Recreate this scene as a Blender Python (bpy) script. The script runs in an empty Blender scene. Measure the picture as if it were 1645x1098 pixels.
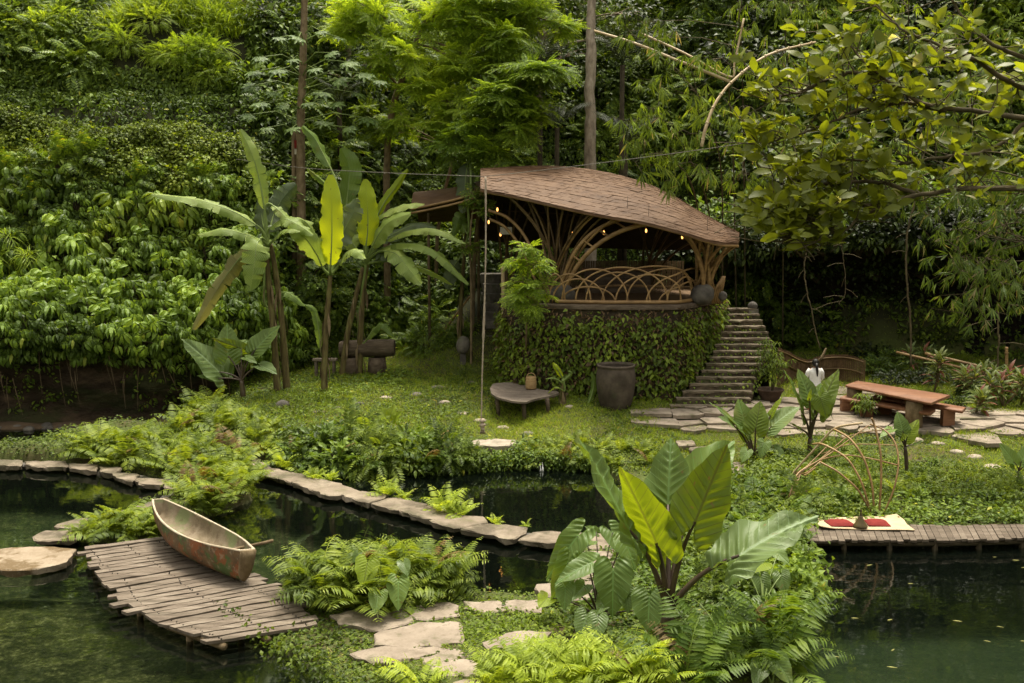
EXPOSURE = 1.4
import bpy, math, random
import numpy as np
from math import radians, sin, cos, pi
from mathutils import Vector, Matrix

C = bpy.context
scene = C.scene
COL = scene.collection
rng = np.random.default_rng(7)
random.seed(7)

# ------------------------------------------------------------------ camera
CAM_Z, FPX, PITCH = 6.8, 1600.0, radians(7.09)
cam = bpy.data.cameras.new('camera')
cam.sensor_width = 36.0
cam.lens = FPX / 1645.0 * 36.0
cam.clip_end = 400
cam_o = bpy.data.objects.new('camera', cam)
COL.objects.link(cam_o)
cam_o.location = (0, 0, CAM_Z)
cam_o.rotation_euler = (pi / 2 - PITCH, 0, 0)
cam.dof.use_dof = True
cam.dof.focus_distance = 21
cam.dof.aperture_fstop = 5.6
scene.camera = cam_o

def ray(px, py):
    a, b = (px - 822.5) / FPX, (549 - py) / FPX
    return np.array([a, cos(PITCH) + b * sin(PITCH), -sin(PITCH) + b * cos(PITCH)])
def P(px, py, z=0.0):
    r = ray(px, py); t = (z - CAM_Z) / r[2]
    return np.array([0, 0, CAM_Z]) + r * t
def PY(px, py, Y):
    r = ray(px, py)
    return np.array([0, 0, CAM_Z]) + r * (Y / r[1])
def pix(Y):                       # metres per photo pixel at depth Y
    return Y / FPX

# ------------------------------------------------------------------ mesh kit
class MB:
    def __init__(s): s.V, s.F, s.U, s.M, s.n = [], [], [], [], 0
    def add(s, V, F, uv=None, mi=0):
        V = np.asarray(V, float).reshape(-1, 3)
        if not isinstance(F, list): F = [F]
        for f in F:
            f = np.asarray(f, np.int64)
            if f.size:
                s.F.append(f + s.n); s.M.append(np.full(len(f), mi, np.int32))
        s.V.append(V); s.n += len(V)
        s.U.append(np.zeros((len(V), 2)) if uv is None else np.asarray(uv, float).reshape(-1, 2))
        return s
    def join(s, o, mi=0):
        for f in o.F: s.F.append(f + s.n); s.M.append(np.full(len(f), mi, np.int32))
        s.V += o.V; s.U += o.U; s.n += o.n; return s
    def poly(s, pts, mi=0): return s.add(pts, np.arange(len(pts))[None], mi=mi)
    def box(s, c, size, R=None, taper=1.0, mi=0):
        sx, sy, sz = np.array(size) / 2
        v = np.array([[x * (taper if z > 0 else 1), y * (taper if z > 0 else 1), z] for z in (-sz, sz) for x, y in ((-sx, -sy), (sx, -sy), (sx, sy), (-sx, sy))])
        if R is not None: v = v @ np.asarray(R).T
        f = np.array([[3, 2, 1, 0], [4, 5, 6, 7], [0, 1, 5, 4], [1, 2, 6, 5], [2, 3, 7, 6], [3, 0, 4, 7]])
        return s.add(v + np.array(c), f, mi=mi)
    def tube(s, pts, r, n=6, cap=True, mi=0, jit=0):
        pts = np.asarray(pts, float); m = len(pts)
        r = np.broadcast_to(np.asarray(r, float), (m,))
        T = np.gradient(pts, axis=0); T /= np.linalg.norm(T, axis=1, keepdims=True) + 1e-9
        a = np.array([0, 0, 1.]) if abs(T[0][2]) < .9 else np.array([1., 0, 0])
        N = np.cross(T[0], a); N /= np.linalg.norm(N)
        V = []
        th = np.arange(n) / n * 2 * pi
        for i in range(m):
            N = N - T[i] * N.dot(T[i]); N /= np.linalg.norm(N) + 1e-9
            B = np.cross(T[i], N)
            rr = r[i] * (1 + (jit * (rng.random(n) - .5) if jit else 0))
            V.append(pts[i] + (np.cos(th) * rr)[:, None] * N + (np.sin(th) * rr)[:, None] * B)
        V = np.concatenate(V)
        i, j = np.meshgrid(np.arange(m - 1), np.arange(n), indexing='ij')
        i, j = i.ravel(), j.ravel(); k = (j + 1) % n
        F = [np.stack([i * n + j, i * n + k, (i + 1) * n + k, (i + 1) * n + j], 1)]
        if cap:
            F += [np.arange(n)[::-1][None], (np.arange(n) + (m - 1) * n)[None]]
        u = np.stack([np.tile(np.arange(n) / n, m), np.repeat(np.arange(m) / max(m - 1, 1), n)], 1)
        return s.add(V, F, u, mi)
    def lathe(s, prof, c, n=24, mi=0):
        prof = np.asarray(prof, float); m = len(prof); th = np.arange(n) / n * 2 * pi
        V = np.concatenate([np.stack([np.cos(th) * p[0], np.sin(th) * p[0], np.full(n, p[1])], 1) for p in prof]) + np.array(c)
        i, j = np.meshgrid(np.arange(m - 1), np.arange(n), indexing='ij'); i, j = i.ravel(), j.ravel(); k = (j + 1) % n
        return s.add(V, np.stack([i * n + j, i * n + k, (i + 1) * n + k, (i + 1) * n + j], 1), mi=mi)
    def grid(s, V, uv=None, mi=0, two=False):        # V (a,b,3)
        a, b = V.shape[:2]
        i, j = np.meshgrid(np.arange(a - 1), np.arange(b - 1), indexing='ij'); i, j = i.ravel(), j.ravel()
        F = np.stack([i * b + j, (i + 1) * b + j, (i + 1) * b + j + 1, i * b + j + 1], 1)
        return s.add(V.reshape(-1, 3), F, uv, mi)
    def prism(s, pts, h, bevel=.02, jit=0, mi=0):     # pts (n,3) top outline, extruded down by h, soft top edge
        pts = np.asarray(pts, float); n = len(pts)
        c = pts.mean(0)
        d = pts - c; d[:, 2] = 0; L = np.linalg.norm(d, axis=1, keepdims=True) + 1e-6
        top = pts - d / L * bevel
        mid = pts + np.array([0, 0, -bevel * .8])
        bot = pts - d / L * bevel * 1.5 + np.array([0, 0, -h])
        if jit:
            mid = mid + (rng.random((n, 3)) - .5) * jit; bot = bot + (rng.random((n, 3)) - .5) * jit * 2
            top = top + (rng.random((n, 3)) - .5) * np.array([jit * .6, jit * .6, jit * .25])
        ctr = top.mean(0)[None]
        V = np.concatenate([top, mid, bot, ctr])
        a = np.arange(n); b = (a + 1) % n
        F = [np.stack([a, a + n, b + n, b], 1)[:, ::1], np.stack([a + n, a + 2 * n, b + 2 * n, b + n], 1), np.stack([a, b, np.full(n, 3 * n)], 1), (a[::-1] + 2 * n)[None]]
        return s.add(V, F, mi=mi)
    def blob(s, c, r, rough=.15, sub=3, flat=0, seed=None, mi=0):
        V, F = ico(sub)
        k = np.random.default_rng(seed if seed is not None else int(rng.integers(1e9)))
        d = np.zeros(len(V))
        for f, a in ((1.3, 1), (2.7, .55), (5.5, .25)):
            ph = k.random((3, 3)) * 6.28; w = k.normal(size=(3, 3)) * f
            d += a * np.sin(V @ w.T + ph[0]).sum(1) / 3
        V = V * (1 + rough * d)[:, None] * np.array(r)
        if flat: V[:, 2] = np.maximum(V[:, 2], -flat)
        return s.add(V + np.array(c), F, mi=mi)
    def mesh(s, name, smooth=True, off=None):
        me = bpy.data.meshes.new(name)
        V = np.concatenate(s.V)
        if off is not None: V = V - np.asarray(off)
        me.vertices.add(len(V)); me.vertices.foreach_set('co', V.astype(np.float32).ravel())
        idx = np.concatenate([f.ravel() for f in s.F]).astype(np.int32)
        tot = np.concatenate([np.full(len(f), f.shape[1], np.int32) for f in s.F])
        st = np.concatenate([[0], np.cumsum(tot)[:-1]]).astype(np.int32)
        me.loops.add(len(idx)); me.loops.foreach_set('vertex_index', idx)
        me.polygons.add(len(tot)); me.polygons.foreach_set('loop_start', st)
        me.polygons.foreach_set('material_index', np.concatenate(s.M))
        me.polygons.foreach_set('use_smooth', np.full(len(tot), smooth))
        U = np.concatenate(s.U)
        if np.any(U):
            l = me.uv_layers.new(name='uv'); l.data.foreach_set('uv', U[idx].astype(np.float32).ravel())
        me.update(calc_edges=True)
        return me

_ico = {}
def ico(sub):
    if sub not in _ico:
        import bmesh
        b = bmesh.new(); bmesh.ops.create_icosphere(b, subdivisions=sub, radius=1)
        b.verts.ensure_lookup_table()
        _ico[sub] = (np.array([v.co[:] for v in b.verts]), np.array([[v.index for v in f.verts] for f in b.faces])); b.free()
    return _ico[sub]

def wl(o):
    l = np.array(o.location[:]); p = o.parent
    while p: l = l + np.array(p.location[:]); p = p.parent
    return l
def tag(o, label=None, cat=None, group=None, kind=None):
    if label: o['label'] = label
    if cat: o['category'] = cat
    if group: o['group'] = group
    if kind: o['kind'] = kind
    elif label: o['kind'] = 'thing'
    return o
def thing(name, label, cat, loc=(0, 0, 0), group=None):
    o = bpy.data.objects.new(name, None); COL.objects.link(o)
    o.location = loc; o.empty_display_size = .3
    return tag(o, label, cat, group)
def part(name, mb, mat, parent, smooth=True, label=None):
    off = wl(parent)
    me = mb.mesh(name, smooth, off)
    for m in (mat if isinstance(mat, (list, tuple)) else [mat]): me.materials.append(m)
    o = bpy.data.objects.new(name, me); COL.objects.link(o); o.parent = parent
    if label: o['label'] = label
    return o
def solo(name, mb, mat, label=None, cat=None, group=None, kind=None, loc=None, smooth=True):
    if loc is None:
        V = np.concatenate(mb.V); loc = np.array([V[:, 0].mean(), V[:, 1].mean(), V[:, 2].min()]) if kind is None else np.zeros(3)
    me = mb.mesh(name, smooth, loc)
    for m in (mat if isinstance(mat, (list, tuple)) else [mat]): me.materials.append(m)
    o = bpy.data.objects.new(name, me); COL.objects.link(o); o.location = loc
    return tag(o, label, cat, group, kind)
def kids(o): return [c for c in COL.objects if c.parent == o] if False else list(o.children)
def dup(o, loc=None, rotz=0, scale=1.0, label=None, group=None, parent=None):
    c = o.copy(); COL.objects.link(c)
    if parent is not None: c.parent = parent
    else:
        c.location = loc; c.rotation_euler = (0, 0, rotz)
        c.scale = (scale,) * 3 if np.isscalar(scale) else scale
        if label: c['label'] = label
        if group: c['group'] = group
    for ch in list(o.children): dup(ch, parent=c)
    return c

# ------------------------------------------------------------------ leaf templates  (axis +Y, normal +Z)
def leaf_t(L=1., W=.35, rows=3, droop=.2, fold=.25, power=.8, lo=.03):
    s = np.linspace(0, 1, rows + 1)
    w = np.maximum(np.sin(pi * s ** power), lo) * W / 2
    y = np.sin(s * droop * 1.6) / (droop * 1.6 + 1e-6) * L if droop > .01 else s * L
    z = -(1 - np.cos(s * droop * 1.6)) / (droop * 1.6 + 1e-6) * L if droop > .01 else s * 0
    V = np.zeros((rows + 1, 3, 3))
    V[:, 1, 1] = y; V[:, 1, 2] = z
    for c, sg in ((0, -1), (2, 1)):
        V[:, c, 0] = sg * w * cos(fold); V[:, c, 1] = y; V[:, c, 2] = z + w * sin(fold)
    b = 3; i, j = np.meshgrid(np.arange(rows), np.arange(2), indexing='ij'); i, j = i.ravel(), j.ravel()
    F = np.stack([i * b + j, i * b + j + 1, (i + 1) * b + j + 1, (i + 1) * b + j], 1)
    return V.reshape(-1, 3), F
def diamond_t(L=1., W=.4, fold=.2):
    V = np.array([[0, 0, 0], [-W / 2, L * .45, W / 2 * fold], [0, L, -.08 * L], [W / 2, L * .45, W / 2 * fold], [0, L * .5, 0]])
    return V, np.array([[0, 4, 1], [4, 2, 1], [0, 3, 4], [4, 3, 2]])
def unit(a): a = np.asarray(a, float); return a / (np.linalg.norm(a, axis=-1, keepdims=True) + 1e-9)
def frames(d, n):
    d = unit(d); r = unit(np.cross(d, n)); n = np.cross(r, d)
    return np.stack([r, d, n], -1)                 # columns
def place(mb, tpl, pos, d, n, s, mi=0, uv=None):
    V, F = tpl[0], tpl[1]
    pos = np.asarray(pos, float).reshape(-1, 3); N = len(pos)
    if not N: return
    R = frames(np.broadcast_to(d, (N, 3)), np.broadcast_to(n, (N, 3)))
    s = np.broadcast_to(np.asarray(s, float), (N,))
    W = np.einsum('nij,vj->nvi', R, V) * s[:, None, None] + pos[:, None]
    FF = (F[None] + (np.arange(N) * len(V))[:, None, None]).reshape(-1, F.shape[1])
    mb.add(W.reshape(-1, 3), FF, None if uv is None else np.tile(uv, (N, 1)), mi)
def merge_t(*ts):
    V, F, n = [], [], 0
    for v, f in ts: V.append(v); F.append(f + n); n += len(v)
    return np.concatenate(V), np.concatenate(F)
def xf(t, pos, d, n, s=1.0):
    R = frames(np.array([d], float), np.array([n], float))[0]
    return t[0] @ R.T * s + np.array(pos), t[1]
def sph(n, k=None):
    k = k or rng
    v = k.normal(size=(n, 3)); return unit(v)

def palmate_t(k=7, L=1., W=.3, spread=2.2, down=.6, droop=.5):
    ts = []; base = leaf_t(L, W, 3, droop, .3, .9)
    for i in range(k):
        a = (i / k) * 2 * pi + (i % 2) * .12
        d = np.array([cos(a), sin(a), -down]); ts.append(xf(base, [cos(a) * .04, sin(a) * .04, 0], d, [0, 0, 1.], .82 + .18 * ((i * 7) % 3) / 2))
    return merge_t(*ts)
def pinnate_t(pairs=7, L=1., leaf=.24, W=.09, droop=.5, lean=.55, tip=True):
    base = diamond_t(leaf, W, .1); ts = []
    for i in range(pairs):
        s = (i + 1) / (pairs + .3); a = s * droop * 1.4
        p = np.array([0, sin(a) / (droop * 1.4) * L, -(1 - cos(a)) / (droop * 1.4) * L]); t = np.array([0, cos(a), -sin(a)])
        k = .65 + .5 * sin(pi * min(s * 1.05, 1))
        for sg in (-1, 1):
            ts.append(xf(base, p, t * lean + np.array([sg, 0, -.18]), [0, .2, 1.], k))
    if tip: ts.append(xf(base, p, t, [0, 0, 1.], .8))
    ts.append((np.array([[-.006, 0, 0], [.006, 0, 0], [.004, p[1], p[2]], [-.004, p[1], p[2]]]) * np.array([L, 1, 1]), np.array([[0, 1, 2], [0, 2, 3]])))
    return merge_t(*ts)
def frond_t(pairs=16, L=1., arch=1.5, elev=1.1, pl=.26, pw=.07, curl=.25, lean=.35):
    """fern frond: arching rachis with many narrow pinnae"""
    n = 24; s = np.linspace(0, 1, n); a = elev - arch * s ** 1.2
    dy, dz = np.cos(a) / n * L, np.sin(a) / n * L
    y, z = np.concatenate([[0], np.cumsum(dy)[:-1]]), np.concatenate([[0], np.cumsum(dz)[:-1]])
    base = leaf_t(1, pw / pl, 2, curl, .15, .75); ts = []
    for i in range(pairs):
        u = .1 + .88 * (i / (pairs - 1)); k = int(u * (n - 1))
        p = np.array([0, y[k], z[k]]); t = np.array([0, cos(a[k]), sin(a[k])]); nn = np.array([0, -sin(a[k]), cos(a[k])])
        l = pl * L * (min(1, u * 4 + .25)) * (1 - max(0, (u - .45) / .55) ** 1.4 * .86)
        for sg in (-1, 1):
            ts.append(xf(base, p, t * lean + np.array([sg, 0, 0]) - nn * .12, nn, l))
    q = []
    for k in range(0, n, 3):
        w = .008 * L * (1 - s[k] * .7); q += [[-w, y[k], z[k] - w], [w, y[k], z[k] - w]]
    q = np.array(q); m = len(q) // 2; i = np.arange(m - 1) * 2
    ts.append((q, np.stack([i, i + 1, i + 3, i + 2], 1)))
    return merge_t(*ts)
def bamboo_t(k=7, L=1., W=.1, seed=0):
    kk = np.random.default_rng(seed); ts = []; base = leaf_t(L, W, 2, .35, .2, .7)
    for i in range(k):
        a = -1.0 + 2.0 * i / (k - 1) + kk.normal() * .1
        ts.append(xf(base, [0, 0.1 * L * kk.random(), 0], [sin(a), cos(a), -.5 - .4 * kk.random()], [kk.normal() * .4, kk.normal() * .4, 1.], .7 + .4 * kk.random()))
    return merge_t(*ts)

# ------------------------------------------------------------------ materials
def new_mat(name):
    m = bpy.data.materials.new(name); m.use_nodes = True
    nt = m.node_tree; nt.nodes.clear()
    return m, nt, nt.nodes, nt.links
def nd(N, t, **k):
    n = N.new(t)
    for a, v in k.items():
        if a == 'inp':
            for q, w in v.items(): n.inputs[q].default_value = w
        else: setattr(n, a, v)
    return n
def rgba(c): return (c[0], c[1], c[2], 1)
def ramp(N, stops, interp='LINEAR'):
    r = N.new('ShaderNodeValToRGB'); e = r.color_ramp.elements; r.color_ramp.interpolation = interp
    e[0].position, e[0].color = stops[0][0], rgba(stops[0][1])
    e[1].position, e[1].color = stops[-1][0], rgba(stops[-1][1])
    for p, c in stops[1:-1]:
        x = e.new(p); x.color = rgba(c)
    return r
def leaf_mat(name, dark, mid, light, trans=.35, tcol=None, rough=.5, spec=.22, scale=.25, veins=None, odd=None, spots=None):
    """foliage: every leaf its own shade, clumps of tone across the plant"""
    wc = lambda c: (c[0] + (c[1] - c[0]) * .12, c[1], c[2] * .66)
    dark, mid, light = wc(dark), wc(mid), wc(light)
    m, nt, N, L = new_mat(name)
    geo = nd(N, 'ShaderNodeNewGeometry'); oi = nd(N, 'ShaderNodeObjectInfo')
    no = nd(N, 'ShaderNodeTexNoise', inp={'Scale': scale, 'Detail': 3.0})
    L.new(geo.outputs['Position'], no.inputs['Vector'])
    a = nd(N, 'ShaderNodeMath', operation='MULTIPLY_ADD', inp={1: .55, 2: -.25}); L.new(geo.outputs['Random Per Island'], a.inputs[0])
    b = nd(N, 'ShaderNodeMath', operation='MULTIPLY_ADD', inp={1: 1.2}); L.new(no.outputs['Fac'], b.inputs[0]); L.new(a.outputs[0], b.inputs[2])
    c = nd(N, 'ShaderNodeMath', operation='MULTIPLY_ADD', inp={1: .3, 2: -.28}); L.new(oi.outputs['Random'], c.inputs[0])
    d = nd(N, 'ShaderNodeMath', operation='ADD'); L.new(b.outputs[0], d.inputs[0]); L.new(c.outputs[0], d.inputs[1])
    r = ramp(N, [(.12, dark), (.5, mid), (.88, light)]); L.new(d.outputs[0], r.inputs['Fac'])
    col = r.outputs['Color']
    if odd:
        gt = nd(N, 'ShaderNodeMath', operation='GREATER_THAN', inp={1: odd[0]}); L.new(geo.outputs['Random Per Island'], gt.inputs[0])
        mx = nd(N, 'ShaderNodeMix', data_type='RGBA', inp={7: rgba(odd[1])}); L.new(gt.outputs[0], mx.inputs[0]); L.new(col, mx.inputs[6]); col = mx.outputs[2]
    def spot(col):
        if not spots: return col
        for sc2, lo, hi, c2 in spots:
            n2 = nd(N, 'ShaderNodeTexNoise', inp={'Scale': sc2, 'Detail': 4., 'Roughness': .6}); L.new(geo.outputs['Position'], n2.inputs['Vector'])
            mr = nd(N, 'ShaderNodeMapRange', inp={1: lo, 2: hi, 3: 0., 4: .9}); L.new(n2.outputs['Fac'], mr.inputs[0])
            m2 = nd(N, 'ShaderNodeMix', data_type='RGBA', inp={7: rgba(c2)}); L.new(mr.outputs[0], m2.inputs[0]); L.new(col, m2.inputs[6]); col = m2.outputs[2]
        return col
    bs = nd(N, 'ShaderNodeBsdfPrincipled', inp={'Roughness': rough, 'Specular IOR Level': spec})
    L.new(spot(col), bs.inputs['Base Color'])
    tr = nd(N, 'ShaderNodeBsdfTranslucent')
    tm = nd(N, 'ShaderNodeMix', data_type='RGBA', blend_type='MULTIPLY', inp={0: 1., 7: rgba(tcol or (2.4, 2.2, .9))}); L.new(col, tm.inputs[6])
    L.new(tm.outputs[2], tr.inputs['Color'])
    mx = nd(N, 'ShaderNodeMixShader', inp={0: trans}); L.new(bs.outputs[0], mx.inputs[1]); L.new(tr.outputs[0], mx.inputs[2])
    o = nd(N, 'ShaderNodeOutputMaterial'); L.new(mx.outputs[0], o.inputs[0])
    if veins:                                   # uv.x across (-1..1 mapped 0..1), uv.y along the blade
        tc = nd(N, 'ShaderNodeUVMap'); sp = nd(N, 'ShaderNodeSeparateXYZ'); L.new(tc.outputs[0], sp.inputs[0])
        ax = nd(N, 'ShaderNodeMath', operation='ABSOLUTE'); L.new(sp.outputs[0], ax.inputs[0])
        sl = nd(N, 'ShaderNodeMath', operation='MULTIPLY_ADD', inp={1: -veins[1]}); L.new(ax.outputs[0], sl.inputs[0]); L.new(sp.outputs[1], sl.inputs[2])
        fr = nd(N, 'ShaderNodeMath', operation='MULTIPLY', inp={1: veins[0]}); L.new(sl.outputs[0], fr.inputs[0])
        pp = nd(N, 'ShaderNodeMath', operation='PINGPONG', inp={1: .5}); L.new(fr.outputs[0], pp.inputs[0])
        v1 = nd(N, 'ShaderNodeMapRange', inp={1: 0., 2: veins[4], 3: 1., 4: 0.}); L.new(pp.outputs[0], v1.inputs[0])
        v2 = nd(N, 'ShaderNodeMapRange', inp={1: .0, 2: veins[2], 3: 1.4, 4: 0.}); L.new(ax.outputs[0], v2.inputs[0])
        mxm = nd(N, 'ShaderNodeMath', operation='MAXIMUM', use_clamp=True); L.new(v1.outputs[0], mxm.inputs[0]); L.new(v2.outputs[0], mxm.inputs[1])
        sc = nd(N, 'ShaderNodeMath', operation='MULTIPLY', inp={1: .75}); L.new(mxm.outputs[0], sc.inputs[0])
        vm = nd(N, 'ShaderNodeMix', data_type='RGBA', inp={7: rgba(veins[3])}); L.new(sc.outputs[0], vm.inputs[0]); L.new(col, vm.inputs[6])
        vc = spot(vm.outputs[2]); L.new(vc, bs.inputs['Base Color']); L.new(vc, tm.inputs[6])
        bp = nd(N, 'ShaderNodeBump', inp={'Strength': .35, 'Distance': .02}); L.new(sc.outputs[0], bp.inputs['Height']); L.new(bp.outputs[0], bs.inputs['Normal'])
    return m
def surf_mat(name, stops, scale=2., detail=6, rough=.85, spec=.2, bump=.3, bscale=None, stretch=(1, 1, 1), dist=.05, obj=True, stain_sheen=None, rrough=None, island=0):
    m, nt, N, L = new_mat(name)
    tc = nd(N, 'ShaderNodeTexCoord'); mp = nd(N, 'ShaderNodeMapping', inp={'Scale': stretch})
    L.new(tc.outputs['Object'], mp.inputs[0])
    vec = mp.outputs[0]
    if not obj:
        g = nd(N, 'ShaderNodeNewGeometry'); L.new(g.outputs['Position'], mp.inputs[0])
    no = nd(N, 'ShaderNodeTexNoise', inp={'Scale': scale, 'Detail': detail, 'Roughness': .62}); L.new(vec, no.inputs['Vector'])
    fac = no.outputs['Fac']
    if island:
        g2 = nd(N, 'ShaderNodeNewGeometry'); oi = nd(N, 'ShaderNodeObjectInfo')
        q = nd(N, 'ShaderNodeMath', operation='ADD'); L.new(g2.outputs['Random Per Island'], q.inputs[0]); L.new(oi.outputs['Random'], q.inputs[1])
        q2 = nd(N, 'ShaderNodeMath', operation='MULTIPLY_ADD', inp={1: island, 2: -island}); L.new(q.outputs[0], q2.inputs[0])
        q3 = nd(N, 'ShaderNodeMath', operation='ADD'); L.new(q2.outputs[0], q3.inputs[0]); L.new(fac, q3.inputs[1]); fac = q3.outputs[0]
    r = ramp(N, stops); L.new(fac, r.inputs['Fac'])
    col = r.outputs[0]
    bs = nd(N, 'ShaderNodeBsdfPrincipled', inp={'Roughness': rough, 'Specular IOR Level': spec})
    if stain_sheen:
        for (sc2, lo, hi, c2, amt) in stain_sheen:
            n2 = nd(N, 'ShaderNodeTexNoise', inp={'Scale': sc2, 'Detail': 5., 'Roughness': .65}); L.new(vec, n2.inputs['Vector'])
            mr = nd(N, 'ShaderNodeMapRange', inp={1: lo, 2: hi, 3: 0., 4: amt}); L.new(n2.outputs['Fac'], mr.inputs[0])
            mx = nd(N, 'ShaderNodeMix', data_type='RGBA', inp={7: rgba(c2)}); L.new(mr.outputs[0], mx.inputs[0]); L.new(col, mx.inputs[6]); col = mx.outputs[2]
    L.new(col, bs.inputs['Base Color'])
    if bump:
        nb = nd(N, 'ShaderNodeTexNoise', inp={'Scale': bscale or scale * 3, 'Detail': 6., 'Roughness': .7}); L.new(vec, nb.inputs['Vector'])
        bp = nd(N, 'ShaderNodeBump', inp={'Strength': bump, 'Distance': dist}); L.new(nb.outputs['Fac'], bp.inputs['Height']); L.new(bp.outputs[0], bs.inputs['Normal'])
    o = nd(N, 'ShaderNodeOutputMaterial'); L.new(bs.outputs[0], o.inputs[0])
    return m
# ================================================================== MATERIALS
M = {}
def lm(k, *a, **kw): M[k] = leaf_mat(k, *a, **kw)
lm('leaf_hill', (0.02631, 0.05023, 0.01076), (0.07774, 0.1375, 0.02153), (0.1674, 0.2452, 0.03827), trans=.3, spec=.25, odd=(.985, (.30, .30, .03)))
lm('leaf_drop', (0.0405, 0.07425, 0.0189), (0.1148, 0.1958, 0.0405), (0.216, 0.3172, 0.0675), trans=.28, rough=.5, spec=.28, odd=(.975, (.22, .26, .03)))
lm('leaf_ivy', (0.0286, 0.052, 0.0117), (0.078, 0.13, 0.0195), (0.1625, 0.2275, 0.0338), trans=.22, spec=.2)
lm('leaf_bright', (0.05372, 0.09069, 0.0119), (0.1131, 0.1772, 0.017), (0.1906, 0.2556, 0.02975), trans=.4)
lm('leaf_feather', (.06, .115, .016), (.14, .225, .026), (.26, .345, .05), trans=.45)
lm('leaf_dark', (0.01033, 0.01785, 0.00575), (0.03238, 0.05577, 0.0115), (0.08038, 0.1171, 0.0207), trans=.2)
lm('leaf_cliff', (0.00532, 0.0097, 0.003), (0.01718, 0.03104, 0.007), (0.04192, 0.0679, 0.012), trans=.15)  # leaf colour lowered to paint in the darkness under the overhang
lm('leaf_papaya', (.025, .05, .018), (.06, .11, .036), (.11, .175, .06), trans=.25, spec=.25, rough=.55)
lm('leaf_palm', (.014, .024, .013), (.036, .052, .030), (.07, .09, .055), trans=.15, spec=.25, rough=.5)
lm('leaf_bamboo', (0.05164, 0.08924, 0.0161), (0.118, 0.184, 0.0276), (0.2183, 0.29, 0.05175), trans=.35, odd=(.97, (.3, .24, .1)))
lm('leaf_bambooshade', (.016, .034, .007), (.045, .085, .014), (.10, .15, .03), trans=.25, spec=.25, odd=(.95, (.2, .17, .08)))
lm('leaf_near', (.062, .080, .010), (.112, .138, .014), (.175, .20, .026), trans=.46, tcol=(2.4, 2.25, .8), rough=.45, spec=.3, scale=1.2, odd=(.985, (.36, .34, .2)))
lm('leaf_fern', (0.05713, 0.09366, 0.01656), (0.1368, 0.1918, 0.03128), (0.2334, 0.2856, 0.0552), trans=.35, odd=(.992, (.22, .15, .07)), scale=1.0)
lm('leaf_fernmid', (.03, .065, .012), (.075, .135, .022), (.14, .205, .038), trans=.33, odd=(.992, (.2, .14, .07)), scale=1.0)
lm('leaf_fernlight', (0.1376, 0.194, 0.03), (0.2442, 0.3201, 0.05), (0.3542, 0.4268, 0.09), trans=.4, scale=1.0)
lm('leaf_cover', (0.02873, 0.05238, 0.00864), (0.07466, 0.1187, 0.01584), (0.1382, 0.1886, 0.0288), trans=.32, scale=.9)
lm('leaf_wall', (0.04233, 0.06878, 0.0127), (0.1111, 0.1693, 0.02328), (0.2116, 0.2751, 0.04233), trans=.3, odd=(.9, (.10, .07, .035)), scale=.8)
lm('grass', (.085, .14, .016), (.18, .26, .025), (.29, .34, .055), trans=.35, scale=.55, odd=(.93, (.30, .25, .10)))
lm('grass_hill', (.09, .15, .016), (.17, .25, .026), (.27, .34, .045), trans=.38)
lm('leaf_ear', (0.0521, 0.09215, 0.03), (0.0815, 0.1358, 0.042), (0.1187, 0.1794, 0.055), trans=.34, tcol=(2.6, 2.3, .6), rough=.36, spec=.28, veins=(8, .75, .022, (.13, .21, .07), .07), spots=[(7, .66, .72, (.16, .11, .04)), (1.3, .60, .70, (.13, .15, .03))])
lm('leaf_earback', (0.0621, 0.1018, 0.012), (0.0915, 0.1455, 0.016), (0.1237, 0.1843, 0.022), trans=.40, tcol=(2.4, 2.0, .6), rough=.5, spec=.3, veins=(8, .75, .022, (.055, .06, .018), .07), spots=[(7, .66, .72, (.16, .11, .04)), (1.3, .60, .70, (.13, .15, .03))])
lm('leaf_earbright', (0.1198, 0.1843, 0.016), (0.1842, 0.2619, 0.022), (0.2364, 0.3201, 0.03), trans=.48, tcol=(2.2, 1.9, .6), rough=.5, spec=.3, veins=(8, .75, .022, (.11, .13, .03), .07), spots=[(7, .66, .72, (.16, .11, .04)), (1.3, .60, .70, (.13, .15, .03))])
lm('leaf_earpale', (.07, .115, .05), (.10, .155, .068), (.145, .20, .095), trans=.22, rough=.48, spec=.28, veins=(8, .75, .022, (.20, .27, .14), .07), spots=[(7, .66, .72, (.16, .11, .04)), (1.3, .60, .70, (.13, .15, .03))])
lm('leaf_taro', (0.0704, 0.1212, 0.04), (0.1048, 0.1697, 0.05), (0.1542, 0.2328, 0.065), trans=.35, rough=.42, spec=.28, veins=(5, .8, .02, (.15, .26, .08), .06), spots=[(7, .66, .72, (.16, .11, .04)), (1.3, .60, .70, (.13, .15, .03))])
lm('leaf_banana', (.10, .165, .042), (.155, .23, .062), (.23, .30, .10), trans=.3, rough=.48, spec=.28, veins=(26, .25, .03, (.26, .31, .10), .22), spots=[(7, .66, .72, (.16, .11, .04)), (1.3, .60, .70, (.13, .15, .03))])
lm('leaf_bananabright', (0.2264, 0.3104, 0.012), (0.2886, 0.3783, 0.015), (0.3386, 0.4268, 0.02), trans=.55, tcol=(2.0, 1.7, .5), rough=.5, spec=.25, veins=(22, .25, .03, (.34, .42, .06), .2), spots=[(7, .66, .72, (.16, .11, .04)), (1.3, .60, .70, (.13, .15, .03))])
lm('leaf_bananadark', (0.0416, 0.06305, 0.032), (0.0627, 0.0873, 0.048), (0.0938, 0.1212, 0.065), trans=.2, rough=.4, spec=.28, veins=(26, .25, .03, (.08, .12, .06), .22))
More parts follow.
